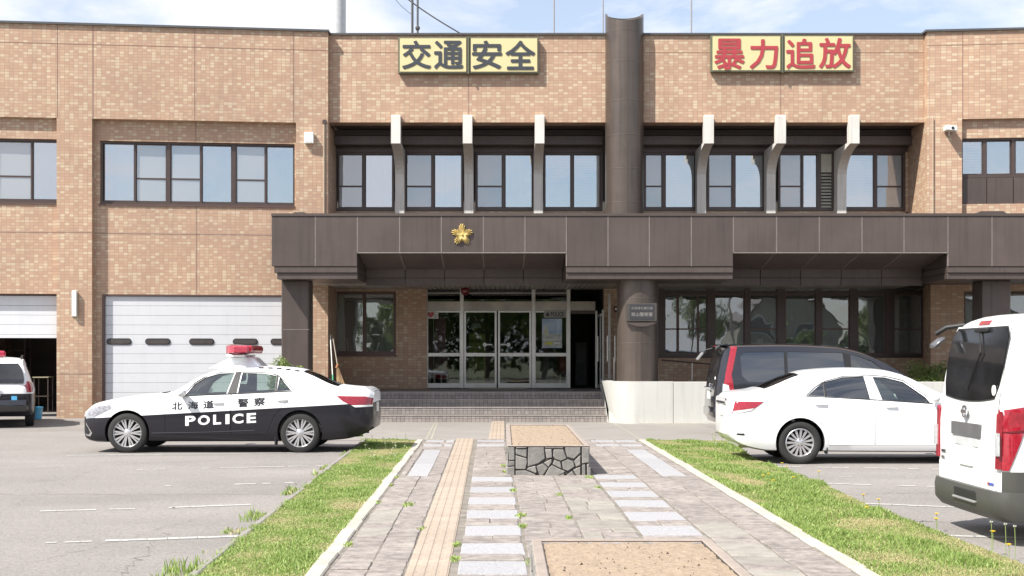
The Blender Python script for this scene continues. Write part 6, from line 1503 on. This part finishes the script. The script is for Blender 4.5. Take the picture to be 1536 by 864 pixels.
# ---- the black minivan
XT, YCm = X_(1064, 26.6), 27.45; LM = 4.7
van = thing('black_minivan', 'black minivan with tall red tail lights parked behind the white sedan', 'minivan', (XT+LM, YCm, 0), rot=(0, 0, math.pi))
rv = lambda q: sorted([(LM-v, z) for v, z in q]); V = lambda *q: [(LM-v, z) for v, z in q]
b = Body(LM-.13, ztop=rv([(.13, .86), (.16, 1.05), (.21, 1.35), (.29, 1.65), (.35, 1.79), (.42, 1.835), (.6, 1.86), (1.5, 1.875), (2.5, 1.835), (3.0, 1.75), (3.5, 1.56), (4.0, 1.25), (4.3, 1.06), (4.5, .95), (4.65, .82), (4.7, .70)]),
     zrail=rv([(.13, .84), (.16, 1.03), (.21, 1.31), (.29, 1.60), (.35, 1.73), (.42, 1.775), (.6, 1.80), (1.5, 1.81), (2.5, 1.77), (3.0, 1.68), (3.5, 1.48), (4.0, 1.19), (4.3, 1.02), (4.5, .91), (4.7, .67)]),
     zbelt=rv([(.13, .80), (.16, .95), (.21, 1.05), (.35, 1.08), (3.2, 1.0), (4.0, .93), (4.5, .84), (4.7, .62)]),
     zb=rv([(.13, .40), (.2, .27), (.45, .21), (1, .19), (4.2, .19), (4.6, .22), (4.7, .32)]),
     w=rv([(.13, .62), (.17, .70), (.25, .78), (.45, .845), (4.0, .845), (4.4, .80), (4.6, .68), (4.7, .5)]),
     ybelt=rv([(.13, .60), (.17, .68), (.25, .76), (.45, .825), (4.0, .82), (4.4, .74), (4.6, .60), (4.7, .45)]),
     yrail=rv([(.13, .56), (.21, .64), (.36, .66), (.6, .69), (2.8, .69), (3.5, .70), (4.0, .74), (4.3, .68), (4.6, .5), (4.7, .38)]))
Wm = [V((.78, 1.10), (1.52, 1.08), (1.52, 1.70), (.72, 1.69), (.64, 1.60), (.66, 1.22)), V((1.58, 1.08), (2.78, 1.04), (2.70, 1.68), (1.58, 1.70)), V((2.88, 1.04), (3.75, 1.0), (3.75, 1.14), (3.30, 1.50), (2.98, 1.62), (2.84, 1.65))]
bo, dl = car(van, b, P_black, (LM-3.95, LM-.42), Wm, (LM-4.15+.2, LM-3.1, .07, -.08), None, (LM-3.80, LM-.95), .315, glass=G_car, dark_after=LM-2.85, arch=.36)
for s in (-1, 1):
    tl_ = clink('tail_light', b.patch(V((.33, 1.24), (.45, 1.22), (.58, 1.80), (.46, 1.81)), .010, M_redlamp, s, thick=.012, step=.03), van); clink('tail_light_foot', b.patch(V((.30, 1.03), (.40, .91), (.50, .91), (.455, 1.22), (.33, 1.24)), .010, M_redlamp, s, thick=.012, step=.03), tl_)
    clink('reverse_lamp', b.patch(V((.27, .86), (.42, .86), (.39, 1.03), (.28, 1.06)), .016, M_clear, s, step=.03), van)
    clink('window_pillar', b.patch(V((1.52, 1.08), (1.58, 1.08), (1.58, 1.70), (1.52, 1.70)), .003, M_black, s), van); clink('window_pillar', b.patch(V((2.78, 1.04), (2.88, 1.04), (2.84, 1.65), (2.70, 1.68)), .003, M_black, s), van)
    clink('slide_rail', trim_line(b, V((.5, .93), (1.5, .93)), .001, .008, M_black, s), van)
    clink('mirror', ellipsoid((LM-3.75, s*.95, 1.08), (.08, .12, .10), P_black), van)
clink('rear_window', MB().add([(LM-.33, -.60, 1.70), (LM-.33, .60, 1.70), (LM-.18, .60, 1.10), (LM-.18, -.60, 1.10), (LM-.30, -.60, 1.70), (LM-.30, .60, 1.70), (LM-.15, .60, 1.10), (LM-.15, -.60, 1.10)], [(3, 2, 1, 0), (4, 5, 6, 7), (0, 1, 5, 4), (1, 2, 6, 5), (2, 3, 7, 6), (3, 0, 4, 7)]).mesh('rear_window', pmat('dark_rear_glass', (.01, .011, .013), rough=.06, coat=.5), recalc=True), van)
clink('spoiler', MB().add([(LM-.42, -.62, 1.83), (LM-.42, .62, 1.83), (LM-.24, .60, 1.815), (LM-.24, -.60, 1.815), (LM-.42, -.62, 1.865), (LM-.42, .62, 1.865), (LM-.24, .60, 1.835), (LM-.24, -.60, 1.835)], [(0, 3, 2, 1), (4, 5, 6, 7), (0, 1, 5, 4), (1, 2, 6, 5), (2, 3, 7, 6), (3, 0, 4, 7)]).mesh('spoiler', P_black, bevel=.01, recalc=True), van)
clink('stop_lamp', box_me(LM-.245, LM-.23, -.12, .12, 1.80, 1.825, M_redlamp, .003), van)
mm = clink('rear_mirror_arm', MB().tube([(LM-.30, -.50, 1.78), (LM-.14, -.55, 1.74), (LM-.06, -.56, 1.66)], .018, 8).mesh('arm', M_black, smooth=60), van); clink('rear_mirror', MB().add([(LM-.06, -.66, 1.70), (LM-.06, -.44, 1.70), (LM+.06, -.44, 1.55), (LM+.06, -.66, 1.55), (LM-.09, -.66, 1.67), (LM-.09, -.44, 1.67), (LM+.03, -.44, 1.52), (LM+.03, -.66, 1.52)], [(0, 1, 2, 3), (7, 6, 5, 4), (0, 4, 5, 1), (1, 5, 6, 2), (2, 6, 7, 3), (3, 7, 4, 0)]).mesh('mirror', pmat('mirror_grey', (.25, .25, .25), rough=.3), bevel=.008, recalc=True), mm)
clink('number_plate', MB().box(LM-.13, LM-.11, -.17, .16, .74, .91).mesh('plate', M_plate), van); clink('plate_light_bar', MB().box(LM-.15, LM-.08, -.42, .42, .935, .985).mesh('bar', M_chrome, bevel=.01), van)
clink('rear_bumper', MB().add([(LM-.42, -.83, .36), (LM-.42, .83, .36), (LM-.10, .66, .36), (LM-.10, -.66, .36), (LM-.42, -.835, .62), (LM-.42, .835, .62), (LM-.10, .66, .60), (LM-.10, -.66, .60)], [(0, 3, 2, 1), (4, 5, 6, 7), (0, 1, 5, 4), (1, 2, 6, 5), (2, 3, 7, 6), (3, 0, 4, 7)]).mesh('bumper', P_black, bevel=.05, recalc=True, smooth=50), van)
clink('badge', ellipsoid((LM-.14, 0, 1.02), (.02, .05, .05), M_chrome), van); clink('window_sticker', ellipsoid((LM-.165, .56, 1.16), (.012, .04, .04), M_white), van); clink('rear_wiper', MB().tube([(LM-.15, 0, 1.13), (LM-.155, -.35, 1.17)], .01, 6).mesh('wiper', M_black), van)
seats(van, [(LM-3.2, 2, .12), (LM-2.1, 2, .12), (LM-1.1, 1, .1)], base=.62); steering(van, LM-3.55, .38, 1.02)
for v in (3.80, .95):
    for s in (-1, 1): wheel(van, LM-v, s*.73, .315, .21, .19, s, 7, True)

# ---- the white van at the right edge
YV, XV, LV = 11.83, 4.11, 4.7
nv = thing('white_van', 'white one box van seen from behind at the right edge of the picture', 'van', (XV+LV, YV, 0), rot=(0, 0, math.pi))
rv = lambda q: sorted([(LV-v, z) for v, z in q]); V = lambda *q: [(LV-v, z) for v, z in q]
b = Body(LV, ztop=rv([(0, 1.0), (.02, 1.20), (.09, 1.62), (.15, 1.86), (.20, 1.925), (.30, 1.955), (.6, 1.97), (3.2, 1.97), (3.7, 1.86), (4.3, 1.25), (4.6, .95), (4.7, .75)]),
     zrail=rv([(0, .98), (.02, 1.17), (.09, 1.57), (.15, 1.79), (.20, 1.85), (.30, 1.88), (.6, 1.89), (3.2, 1.89), (3.7, 1.78), (4.3, 1.19), (4.6, .9), (4.7, .7)]),
     zbelt=rv([(0, .94), (.02, 1.06), (.09, 1.12), (4.0, 1.10), (4.5, .9), (4.7, .66)]),
     zb=rv([(0, .26), (.1, .22), (.5, .24), (4.2, .24), (4.7, .34)]),
     w=rv([(0, .76), (.02, .79), (.07, .822), (.16, .843), (.3, .8475), (4.2, .8475), (4.6, .74), (4.7, .6)]),
     ybelt=rv([(0, .755), (.02, .785), (.07, .817), (.16, .836), (.3, .84), (4.2, .84), (4.6, .70), (4.7, .55)]),
     yrail=rv([(0, .75), (.02, .76), (.09, .755), (.2, .73), (.5, .72), (3.2, .72), (3.7, .72), (4.3, .74), (4.6, .6), (4.7, .5)]))
Wn = [V((.45, 1.12), (1.5, 1.12), (1.5, 1.70), (.45, 1.70)), V((1.6, 1.12), (2.9, 1.10), (2.9, 1.70), (1.6, 1.70)), V((3.0, 1.10), (4.0, 1.06), (3.6, 1.66), (3.0, 1.70))]
bo, dl = car(nv, b, P_white, (LV-4.1, LV-.30), Wn, None, None, (LV-3.75, LV-1.15), .335, arch=.38, dark_after=1)
xs_ = lambda z: LV-float(np.interp(z, [1.0, 1.2, 1.62, 1.86, 1.92], [0, .02, .09, .15, .19]))   # tail surface
Md = pmat('dark_rear_glass_van', (.016, .017, .019), rough=.07, coat=.6, var=.5, scale=2.5)
def tail_sheet(pts, off, mat, name, par=None, th=.012):
    n = len(pts); vs = [(xs_(z)+off, y, z) for y, z in pts]+[(xs_(z)+off-th, y, z) for y, z in pts]
    return clink(name, MB().add(vs, [tuple(range(n)), tuple(range(n, 2*n))[::-1]]+[(i, n+i, n+(i+1) % n, (i+1) % n) for i in range(n)]).mesh(name, mat, recalc=True), par or nv)
def rr(y0, y1, z0, z1, r_, n=4, dip=0):
    P = []
    for cy_, cz_, a0 in ((y1-r_, z1-r_, 0), (y0+r_, z1-r_, 90), (y0+r_, z0+r_, 180), (y1-r_, z0+r_, 270)):
        for k in range(n+1): P.append((cy_+r_*math.cos(R(a0+90*k/n)), cz_+r_*math.sin(R(a0+90*k/n))))
    if dip:
        Q = []
        for p in P: Q.append((p[0], p[1]-(dip*(1-((p[0]-(y0+y1)/2)/((y1-y0)/2))**2) if p[1] < (z0+z1)/2 else 0)))
        P = Q
        i = 3*(n+1); P[i:i] = [(y0+(y1-y0)*t, z0-dip*(1-(2*t-1)**2)) for t in (.2, .35, .5, .65, .8)]
    return P
tg = clink('tailgate', MB().add([(xs_(z)+.006, s*y, z) for z, y in ((.44, .70), (.9, .70), (1.2, .72), (1.6, .71), (1.86, .66)) for s in (-1, 1)], [(2*k, 2*k+1, 2*k+3, 2*k+2) for k in range(4)]).mesh('tailgate', P_white, smooth=40), nv)
gz = [1.24, 1.35, 1.5, 1.62, 1.75, 1.83]
def grid_tail(name, half, zs_, off, mat, par):
    ny = 10; m = MB(); k = 0
    for i, z in enumerate(zs_):
        for j in range(ny+1):
            c = j/ny*2-1; zz = z-(.035*(1-c*c) if i == 0 else 0); m.v.append((xs_(zz)+off, c*half(i), zz))
    for i in range(len(zs_)-1):
        for j in range(ny): m.f.append((i*(ny+1)+j, i*(ny+1)+j+1, (i+1)*(ny+1)+j+1, (i+1)*(ny+1)+j)); m.m.append(0)
    return clink(name, m.mesh(name, mat, recalc=True, smooth=50), par)
hw = [.60, .665, .70, .70, .69, .60]
grid_tail('rear_window', lambda i: hw[i], gz, .016, Md, tg); grid_tail('window_seal', lambda i: hw[i]+.015, [1.225, 1.35, 1.5, 1.62, 1.76, 1.845], .012, M_black, tg)
tail_sheet(rr(-.13, .13, 1.865, 1.905, .015), .012, M_redlamp, 'stop_lamp', tg, .02)
tail_sheet(rr(-.36, .36, .885, 1.0, .01), .022, pmat('grey_garnish', (.11, .11, .115), rough=.45), 'garnish_strip', tg, .03)
tail_sheet(rr(-.30, .30, .80, .878, .01), .012, pmat('plate_recess', (.50, .51, .52), rough=.4), 'plate_recess', tg)
pl = tail_sheet(rr(-.165, .165, .625, .79, .012), .02, M_plate, 'number_plate', tg, .014)
em = clink('emblem', MB().lathe([(.040, LV+.034), (.040, LV+.02), (.055, LV+.02), (.055, LV+.034), (.040, LV+.034)], (0, 0, 1.10), 'x', 24).box(LV+.02, LV+.036, -.07, .07, 1.085, 1.115).mesh('emblem', M_chrome, recalc=True, smooth=40), tg)
for s in (-1, 1):
    zz = [.60, 1.17]
    tl = clink('tail_light', b.patch(V((.012, .64), (.20, .64), (.20, 1.02), (.26, 1.18), (.012, 1.14)), .012, M_redlamp, s, thick=.02, step=.03), nv)
    tail_sheet([(s*.725, .65), (s*.79, .65), (s*.79, 1.13), (s*.735, 1.10)], .022, M_redlamp, 'tail_light_rear', tl, .03)
    tail_sheet([(s*.757, .76), (s*.815, .76), (s*.815, .95), (s*.757, .95)], .035, M_clear, 'reverse_lamp', tl, .02)
    clink('lamp_groove', b.patch(V((.012, .945), (.24, .965), (.24, .985), (.012, .96)), .018, pmat('lamp_groove', (.12, .01, .015), rough=.3), s), tl)
M_bmp = pmat('dark_grey_bumper', (.062, .062, .055), rough=.5, var=.06)
bp = MB(); pr = []
for k in range(25):
    a = -1+2*k/24; y = .862*a; e = max(0, (abs(a)-.86)/.14); x = LV+.055-.10*e**2-.02*a*a; pr.append((x, y*(1-.0*e)))
path = [(LV-.75, -.856)]+[(LV-.30, -.862)]+pr+[(LV-.30, .862), (LV-.75, .856)]
vs = []
for x, y in path: vs += [(x, y, .46), (x+.012*(1 if x > LV-.2 else 0), y*1.004, .40), (x+.006*(1 if x > LV-.2 else 0), y*1.002, .28), (x-.05*(1 if x > LV-.2 else 0), y*.985, .215), (x-.10*(1 if x > LV-.2 else 0), y*.94, .205)]
bp.add(vs, [(i*5+j, (i+1)*5+j, (i+1)*5+j+1, i*5+j+1) for i in range(len(path)-1) for j in range(4)]); bp.add([(p[0], p[1], .46) for p in path]+[(min(p[0], LV)-.12, p[1]*.9, .462) for p in path], [(i, i+1, len(path)+i+1, len(path)+i) for i in range(len(path)-1)])
bo_ = clink('rear_bumper', bp.mesh('bumper', M_bmp, recalc=True, smooth=45), nv)
clink('step_recess', box_me(LV+.02, LV+.068, -.16, .40, .345, .43, M_black, .01), bo_); clink('step_lip', box_me(LV+.02, LV+.085, -.16, .40, .325, .348, pmat('step_grey', (.22, .22, .21), rough=.4), .008), bo_)
for s in (-1, 1): clink('lamp_corner', b.patch(V((.012, .46), (.30, .46), (.24, .63), (.012, .63)), .010, M_bmp, s), nv)
clink('brand_badge', MB().box(LV+.008, LV+.014, -.66, -.54, .70, .725).box(LV+.008, LV+.014, -.66, -.57, .64, .665).mesh('badge', M_chrome), tg)
clink('blue_label', MB().box(LV+.009, LV+.012, .53, .66, .50, .522).mesh('label', pmat('label_blue', (.06, .10, .40), rough=.5)), tg); clink('red_label', MB().box(LV+.0125, LV+.015, .53, .57, .50, .522).mesh('label', M_redlamp), tg)
clink('window_sticker', MB().lathe([(.001, .006), (.045, .006), (.045, 0)], (xs_(1.30)+.018, .60, 1.30), 'x', 18).mesh('sticker', M_white, recalc=True), tg)
ma = clink('rear_mirror_arm', MB().tube([(LV-.20, -.64, 1.88), (LV-.05, -.70, 1.86), (LV+.03, -.76, 1.80)], .022, 8).mesh('arm', M_black, smooth=60), nv)
clink('rear_mirror', MB().add([(LV-.03, -.70, 1.78), (LV-.03, -.86, 1.78), (LV+.08, -.86, 1.69), (LV+.08, -.70, 1.69), (LV-.055, -.70, 1.75), (LV-.055, -.86, 1.75), (LV+.05, -.86, 1.655), (LV+.05, -.70, 1.655)], [(0, 1, 2, 3), (7, 6, 5, 4), (0, 4, 5, 1), (1, 5, 6, 2), (2, 6, 7, 3), (3, 7, 4, 0)]).mesh('mirror', pmat('mirror_body', (.10, .10, .11), rough=.3), bevel=.02, recalc=True, smooth=50), ma)
clink('rear_wiper', MB().tube([(xs_(1.83)+.03, -.02, 1.84), (xs_(1.62)+.035, .18, 1.62), (xs_(1.30)+.03, -.02, 1.30)], .009, 6).mesh('wiper', M_black), tg); clink('wiper_motor', box_me(xs_(1.83)+.01, xs_(1.83)+.05, -.10, .22, 1.80, 1.84, M_black, .01), tg)
for v in (3.75, 1.15):
    for s in (-1, 1): wheel(nv, LV-v, s*.74, .335, .21, .19, s, 8, False)
clink('gutter', MB().tube([(LV-.25, .735, 1.895), (LV-3.2, .735, 1.905)], .008, 6).mesh('gutter', P_white), nv)

# ---- the patrol estate at the open garage, tail towards the camera
LX = 4.5; XS, YS = X_(47, 29.7)-.89, 29.75
es = thing('patrol_estate', 'black and white patrol estate with its tail out of the open garage', 'police car', (XS-math.sin(R(19))*LX, YS+math.cos(R(19))*LX, 0), rot=(0, 0, -math.pi/2+R(19)))
rv = lambda q: sorted([(LX-v, z) for v, z in q]); V = lambda *q: [(LX-v, z) for v, z in q]
b = Body(LX, ztop=rv([(0, .95), (.04, 1.05), (.15, 1.22), (.32, 1.46), (.40, 1.52), (.6, 1.56), (2.0, 1.60), (2.7, 1.52), (3.3, 1.1), (4.2, .98), (4.5, .75)]),
     zrail=rv([(0, .93), (.04, 1.02), (.15, 1.18), (.32, 1.40), (.40, 1.46), (.6, 1.50), (2.0, 1.54), (2.7, 1.45), (3.3, 1.05), (4.2, .93), (4.5, .72)]),
     zbelt=rv([(0, .88), (.04, .96), (.2, .99), (3.3, .95), (4.2, .84), (4.5, .66)]), zb=rv([(0, .44), (.1, .33), (.4, .25), (4.1, .25), (4.5, .38)]),
     w=rv([(0, .70), (.05, .78), (.15, .84), (.35, .875), (.7, .89), (3.9, .89), (4.3, .78), (4.5, .5)]), ybelt=rv([(0, .66), (.05, .74), (.15, .79), (.35, .82), (.7, .84), (3.9, .84), (4.3, .72), (4.5, .45)]),
     yrail=rv([(0, .60), (.15, .68), (.4, .63), (.7, .64), (2.7, .64), (3.3, .74), (4.3, .6), (4.5, .4)]))
bo, dl = car(es, b, two_tone('estate_two_tone_paint', .77, 0), (LX-3.35, LX-.45), [V((.7, 1.02), (1.6, 1.0), (1.6, 1.42), (.85, 1.40)), V((1.7, 1.0), (2.9, .98), (2.5, 1.42), (1.7, 1.44))], None, None, (LX-3.6, LX-.95), .33, arch=.375)
xe = lambda z: LX-float(np.interp(z, [.95, 1.05, 1.22, 1.46, 1.52], [0, .04, .15, .32, .40]))
m = MB(); zs_ = [1.0, 1.1, 1.22, 1.34, 1.45]; hh_ = [.66, .67, .65, .61, .54]; m.v = [(xe(z)+.022, s*h_, z) for z, h_ in zip(zs_, hh_) for s in (-1, -.4, .4, 1)]; m.f = [(4*i+j, 4*i+j+1, 4*i+j+5, 4*i+j+4) for i in range(4) for j in range(3)]; m.m = [0]*12
clink('rear_window', m.mesh('rear_window', Md, recalc=True), es)
for s in (-1, 1):
    clink('tail_light', b.patch(V((.02, .80), (.22, .82), (.30, 1.02), (.10, 1.05), (.02, .95)), .012, M_redlamp, s, thick=.02, step=.03), es); clink('reverse_lamp', b.patch(V((.15, .80), (.25, .83), (.33, 1.02), (.26, 1.03)), .02, M_clear, s), es)
    clink('roof_rail', MB().tube([(LX-.6, s*.60, 1.56), (LX-.8, s*.60, 1.60), (LX-2.2, s*.60, 1.63), (LX-2.4, s*.6, 1.60)], .018, 8).mesh('rail', M_black, smooth=60), es)
clink('rear_bumper', MB().add([(LX-.35, -.88, .36), (LX-.35, .88, .36), (LX+.05, .72, .36), (LX+.05, -.72, .36), (LX-.35, -.885, .66), (LX-.35, .885, .66), (LX+.05, .72, .64), (LX+.05, -.72, .64)], [(0, 3, 2, 1), (4, 5, 6, 7), (0, 1, 5, 4), (1, 2, 6, 5), (2, 3, 7, 6), (3, 0, 4, 7)]).mesh('bumper', P_black, bevel=.05, recalc=True, smooth=50), es)
clink('number_plate', MB().box(LX+.01, LX+.025, -.165, .165, .72, .88).mesh('plate', M_plate), es)
clink('blue_square', MB().box(LX+.006, LX+.012, .40, .52, .60, .72).mesh('sq', pmat('reflector_blue', (.10, .42, .70), rough=.4)), es)
l1 = clink('beacon', box_me(LX-1.1, LX-.85, -.26, .26, 1.60, 1.74, M_redbar, .04), es); clink('beacon_foot', box_me(LX-1.05, LX-.9, -.2, .2, 1.55, 1.60, P_white), l1)
clink('red_marking', MB().box(LX+.004, LX+.008, -.50, -.36, .84, .88).mesh('mk', M_red), es); clink('blue_marking', MB().box(LX+.004, LX+.008, -.72, -.6, .84, .88).mesh('mk', pmat('mark_blue', (.05, .10, .35), rough=.5)), es)
seats(es, [(LX-2.6, 2, .12), (LX-1.6, 1, .12)], base=.55)
for v in (3.6, .95):
    for s in (-1, 1): wheel(es, LX-v, s*.775, .33, .23, .2, s, 8, True)
# ------------------------------------------------------------------ across the road, seen only as reflections in the glass
M_bark = pmat('tree_bark', (.13, .10, .075), rough=1, var=.25, bump=.6); M_wallc = [pmat('house_render', (.28, .27, .24), rough=.9, var=.08), pmat('house_siding', (.22, .21, .20), rough=.8, var=.08), pmat('house_brown', (.22, .17, .14), rough=.8, var=.1)]
M_roofs = pmat('house_roof', (.12, .10, .10), rough=.6, var=.15); M_bgw = pmat('house_window', (.06, .07, .08), rough=.1, var=.1)
def tree(x, y, h, r, seed, label):
    rg = np.random.RandomState(seed); t = thing('roadside_tree', label, 'tree', (x, y, 0), 'trees across the road')
    m = MB(); m.tube([(x, y, 0), (x+.1, y, h*.35), (x-.05, y+.1, h*.6)], [.22, .17, .10], 8)
    for k in range(7):
        a = k*.9+seed; m.tube([(x+.05, y, h*(.32+.04*k)), (x+r*.35*math.cos(a), y+r*.35*math.sin(a), h*(.5+.04*k)), (x+r*.7*math.cos(a), y+r*.7*math.sin(a), h*(.6+.05*k))], [.09, .05, .02], 5)
    m.build('trunk', M_bark, t)
    cl = [np.array((x+rg.uniform(-.7, .7)*r, y+rg.uniform(-.7, .7)*r, h*rg.uniform(.42, .95))) for _ in range(26)]; m = MB(); ml = (ML2, ML3, ML1)
    for c_ in cl:
        rad = r*rg.uniform(.22, .42)
        for _ in range(150):
            v = rg.randn(3); v /= np.linalg.norm(v); p = Vector(c_+v*rad*rg.rand()**.4); a = Vector(rg.randn(3)).normalized(); b_ = a.orthogonal().normalized(); s = .12*rg.uniform(.6, 1.3); m.add([p-a*s, p+b_*s*.5, p+a*s, p-b_*s*.5], [(0, 1, 2, 3)], ml[rg.randint(3)])
    tag(m.build('crown', None, t), kind='stuff')
for i, (x, y, h, r) in enumerate(((-5.5, -24, 7.5, 2.5), (-1.3, -26, 8, 2.6), (3.0, -24, 7.5, 2.6), (14.5, -26, 7.5, 2.3), (29, -28, 7.5, 2.6), (-12.5, -25, 7, 2.4))):
    tree(x, y, h, r, i+3, ('leafy street tree across the road, left of the middle pair', 'tallest leafy street tree straight across the road from the doors', 'bushy street tree just right of the tallest one across the road', 'tree reflected in the first window pane right of the column', 'tree at the far right beyond the road', 'tree reflected in the window left of the entrance')[i])
def house(x, y, w_, d, h, rh, mt, label):
    t = thing('town_house', label, 'house', (x, y, 0)); y1 = y+d
    m = MB(); m.box(x-w_/2, x+w_/2, y, y1, 0, h); m.prism([(x-w_/2, h), (x+w_/2, h), (x, h+rh)], y+.002, y1-.002); m.build('wall', mt, t, recalc=True)
    for s in (-1, 1):
        a, b_ = (x+s*(w_/2+.4), h-.25), (x, h+rh+.08)
        m = MB(); m.add([(a[0], y-.4, a[1]), (a[0], y1+.4, a[1]), (b_[0], y1+.4, b_[1]), (b_[0], y-.4, b_[1]), (a[0], y-.4, a[1]+.14), (a[0], y1+.4, a[1]+.14), (b_[0], y1+.4, b_[1]+.14), (b_[0], y-.4, b_[1]+.14)], [(0, 3, 2, 1), (4, 5, 6, 7), (0, 1, 5, 4), (1, 2, 6, 5), (2, 3, 7, 6), (3, 0, 4, 7)]); m.build('roof', M_roofs, t, recalc=True)
    for px, pz_ in ((-.28, .9), (.22, .9), (-.28, 3.4), (.22, 3.4)):
        if pz_+1.2 < h+.6:
            f = MB().box(x+px*w_-.75, x+px*w_+.75, y1, y1+.05, pz_, pz_+1.2).build('window', M_white, t); MB().box(x+px*w_-.68, x+px*w_+.68, y1+.04, y1+.06, pz_+.07, pz_+1.13).build('pane', M_bgw, f)
    MB().box(x-.02*w_-.45, x-.02*w_+.45, y1, y1+.06, .1, 2.1).build('door', M_frame, t)
house(23, -42, 8, 8, 4.6, 3.0, M_wallc[0], 'cream gabled house across the road, reflected in the long window band')
house(-22, -42, 8, 8, 5.2, 2.2, M_wallc[1], 'grey sided house across the road on the left')
house(36, -46, 9, 8, 5.4, 2.4, M_wallc[2], 'brown house across the road on the far right')
house(9.0, -48, 9, 8, 5.4, 2.2, M_wallc[1], 'grey house straight behind the camera beyond the trees')
for x in (-20, 6.0, 16):
    t = thing('utility_pole', ('concrete utility pole at the far left across the road', 'concrete utility pole between two trees across the road', 'concrete utility pole before the brown house')[(-20, 6.0, 16).index(x)], 'utility pole', (x, -20, 0)); MB().tube([(x, -20, 0), (x, -20, 11)], [.17, .11], 12).build('shaft', M_apron, t, smooth=60); MB().box(x-.9, x+.9, -20.06, -19.94, 9.8, 9.92).build('crossarm', M_cap, t)

rg = np.random.RandomState(31); m = MB(); ml = (ML2, ML3, ML3)  # leaf belt added out of view so the entrance glass reflects dark
for x0_, x1_ in ((-11, 9.5), (20, 48)):
    for _ in range(int((x1_-x0_)*(260 if x1_ < 15 else 120))):
        x = rg.uniform(x0_, x1_); top = (7.4+1.3*math.sin(x*.9)+.8*math.sin(x*2.3+1))*(1 if x < 15 else .42); z = rg.uniform(.05, 1)**.8*top; p = Vector((x, -32+rg.uniform(-1.6, 1.6)-.8*math.sin(x), z))
        a = Vector(rg.randn(3)).normalized(); b_ = a.orthogonal().normalized(); s_ = .32*rg.uniform(.6, 1.3); m.add([p-a*s_, p+b_*s_*.6, p+a*s_, p-b_*s_*.6], [(0, 1, 2, 3)], ml[rg.randint(3)])
tag(m.build('reflection_darkening_belt', None), 'unseen leafy belt added beyond the road to darken the door reflections', kind='stuff')
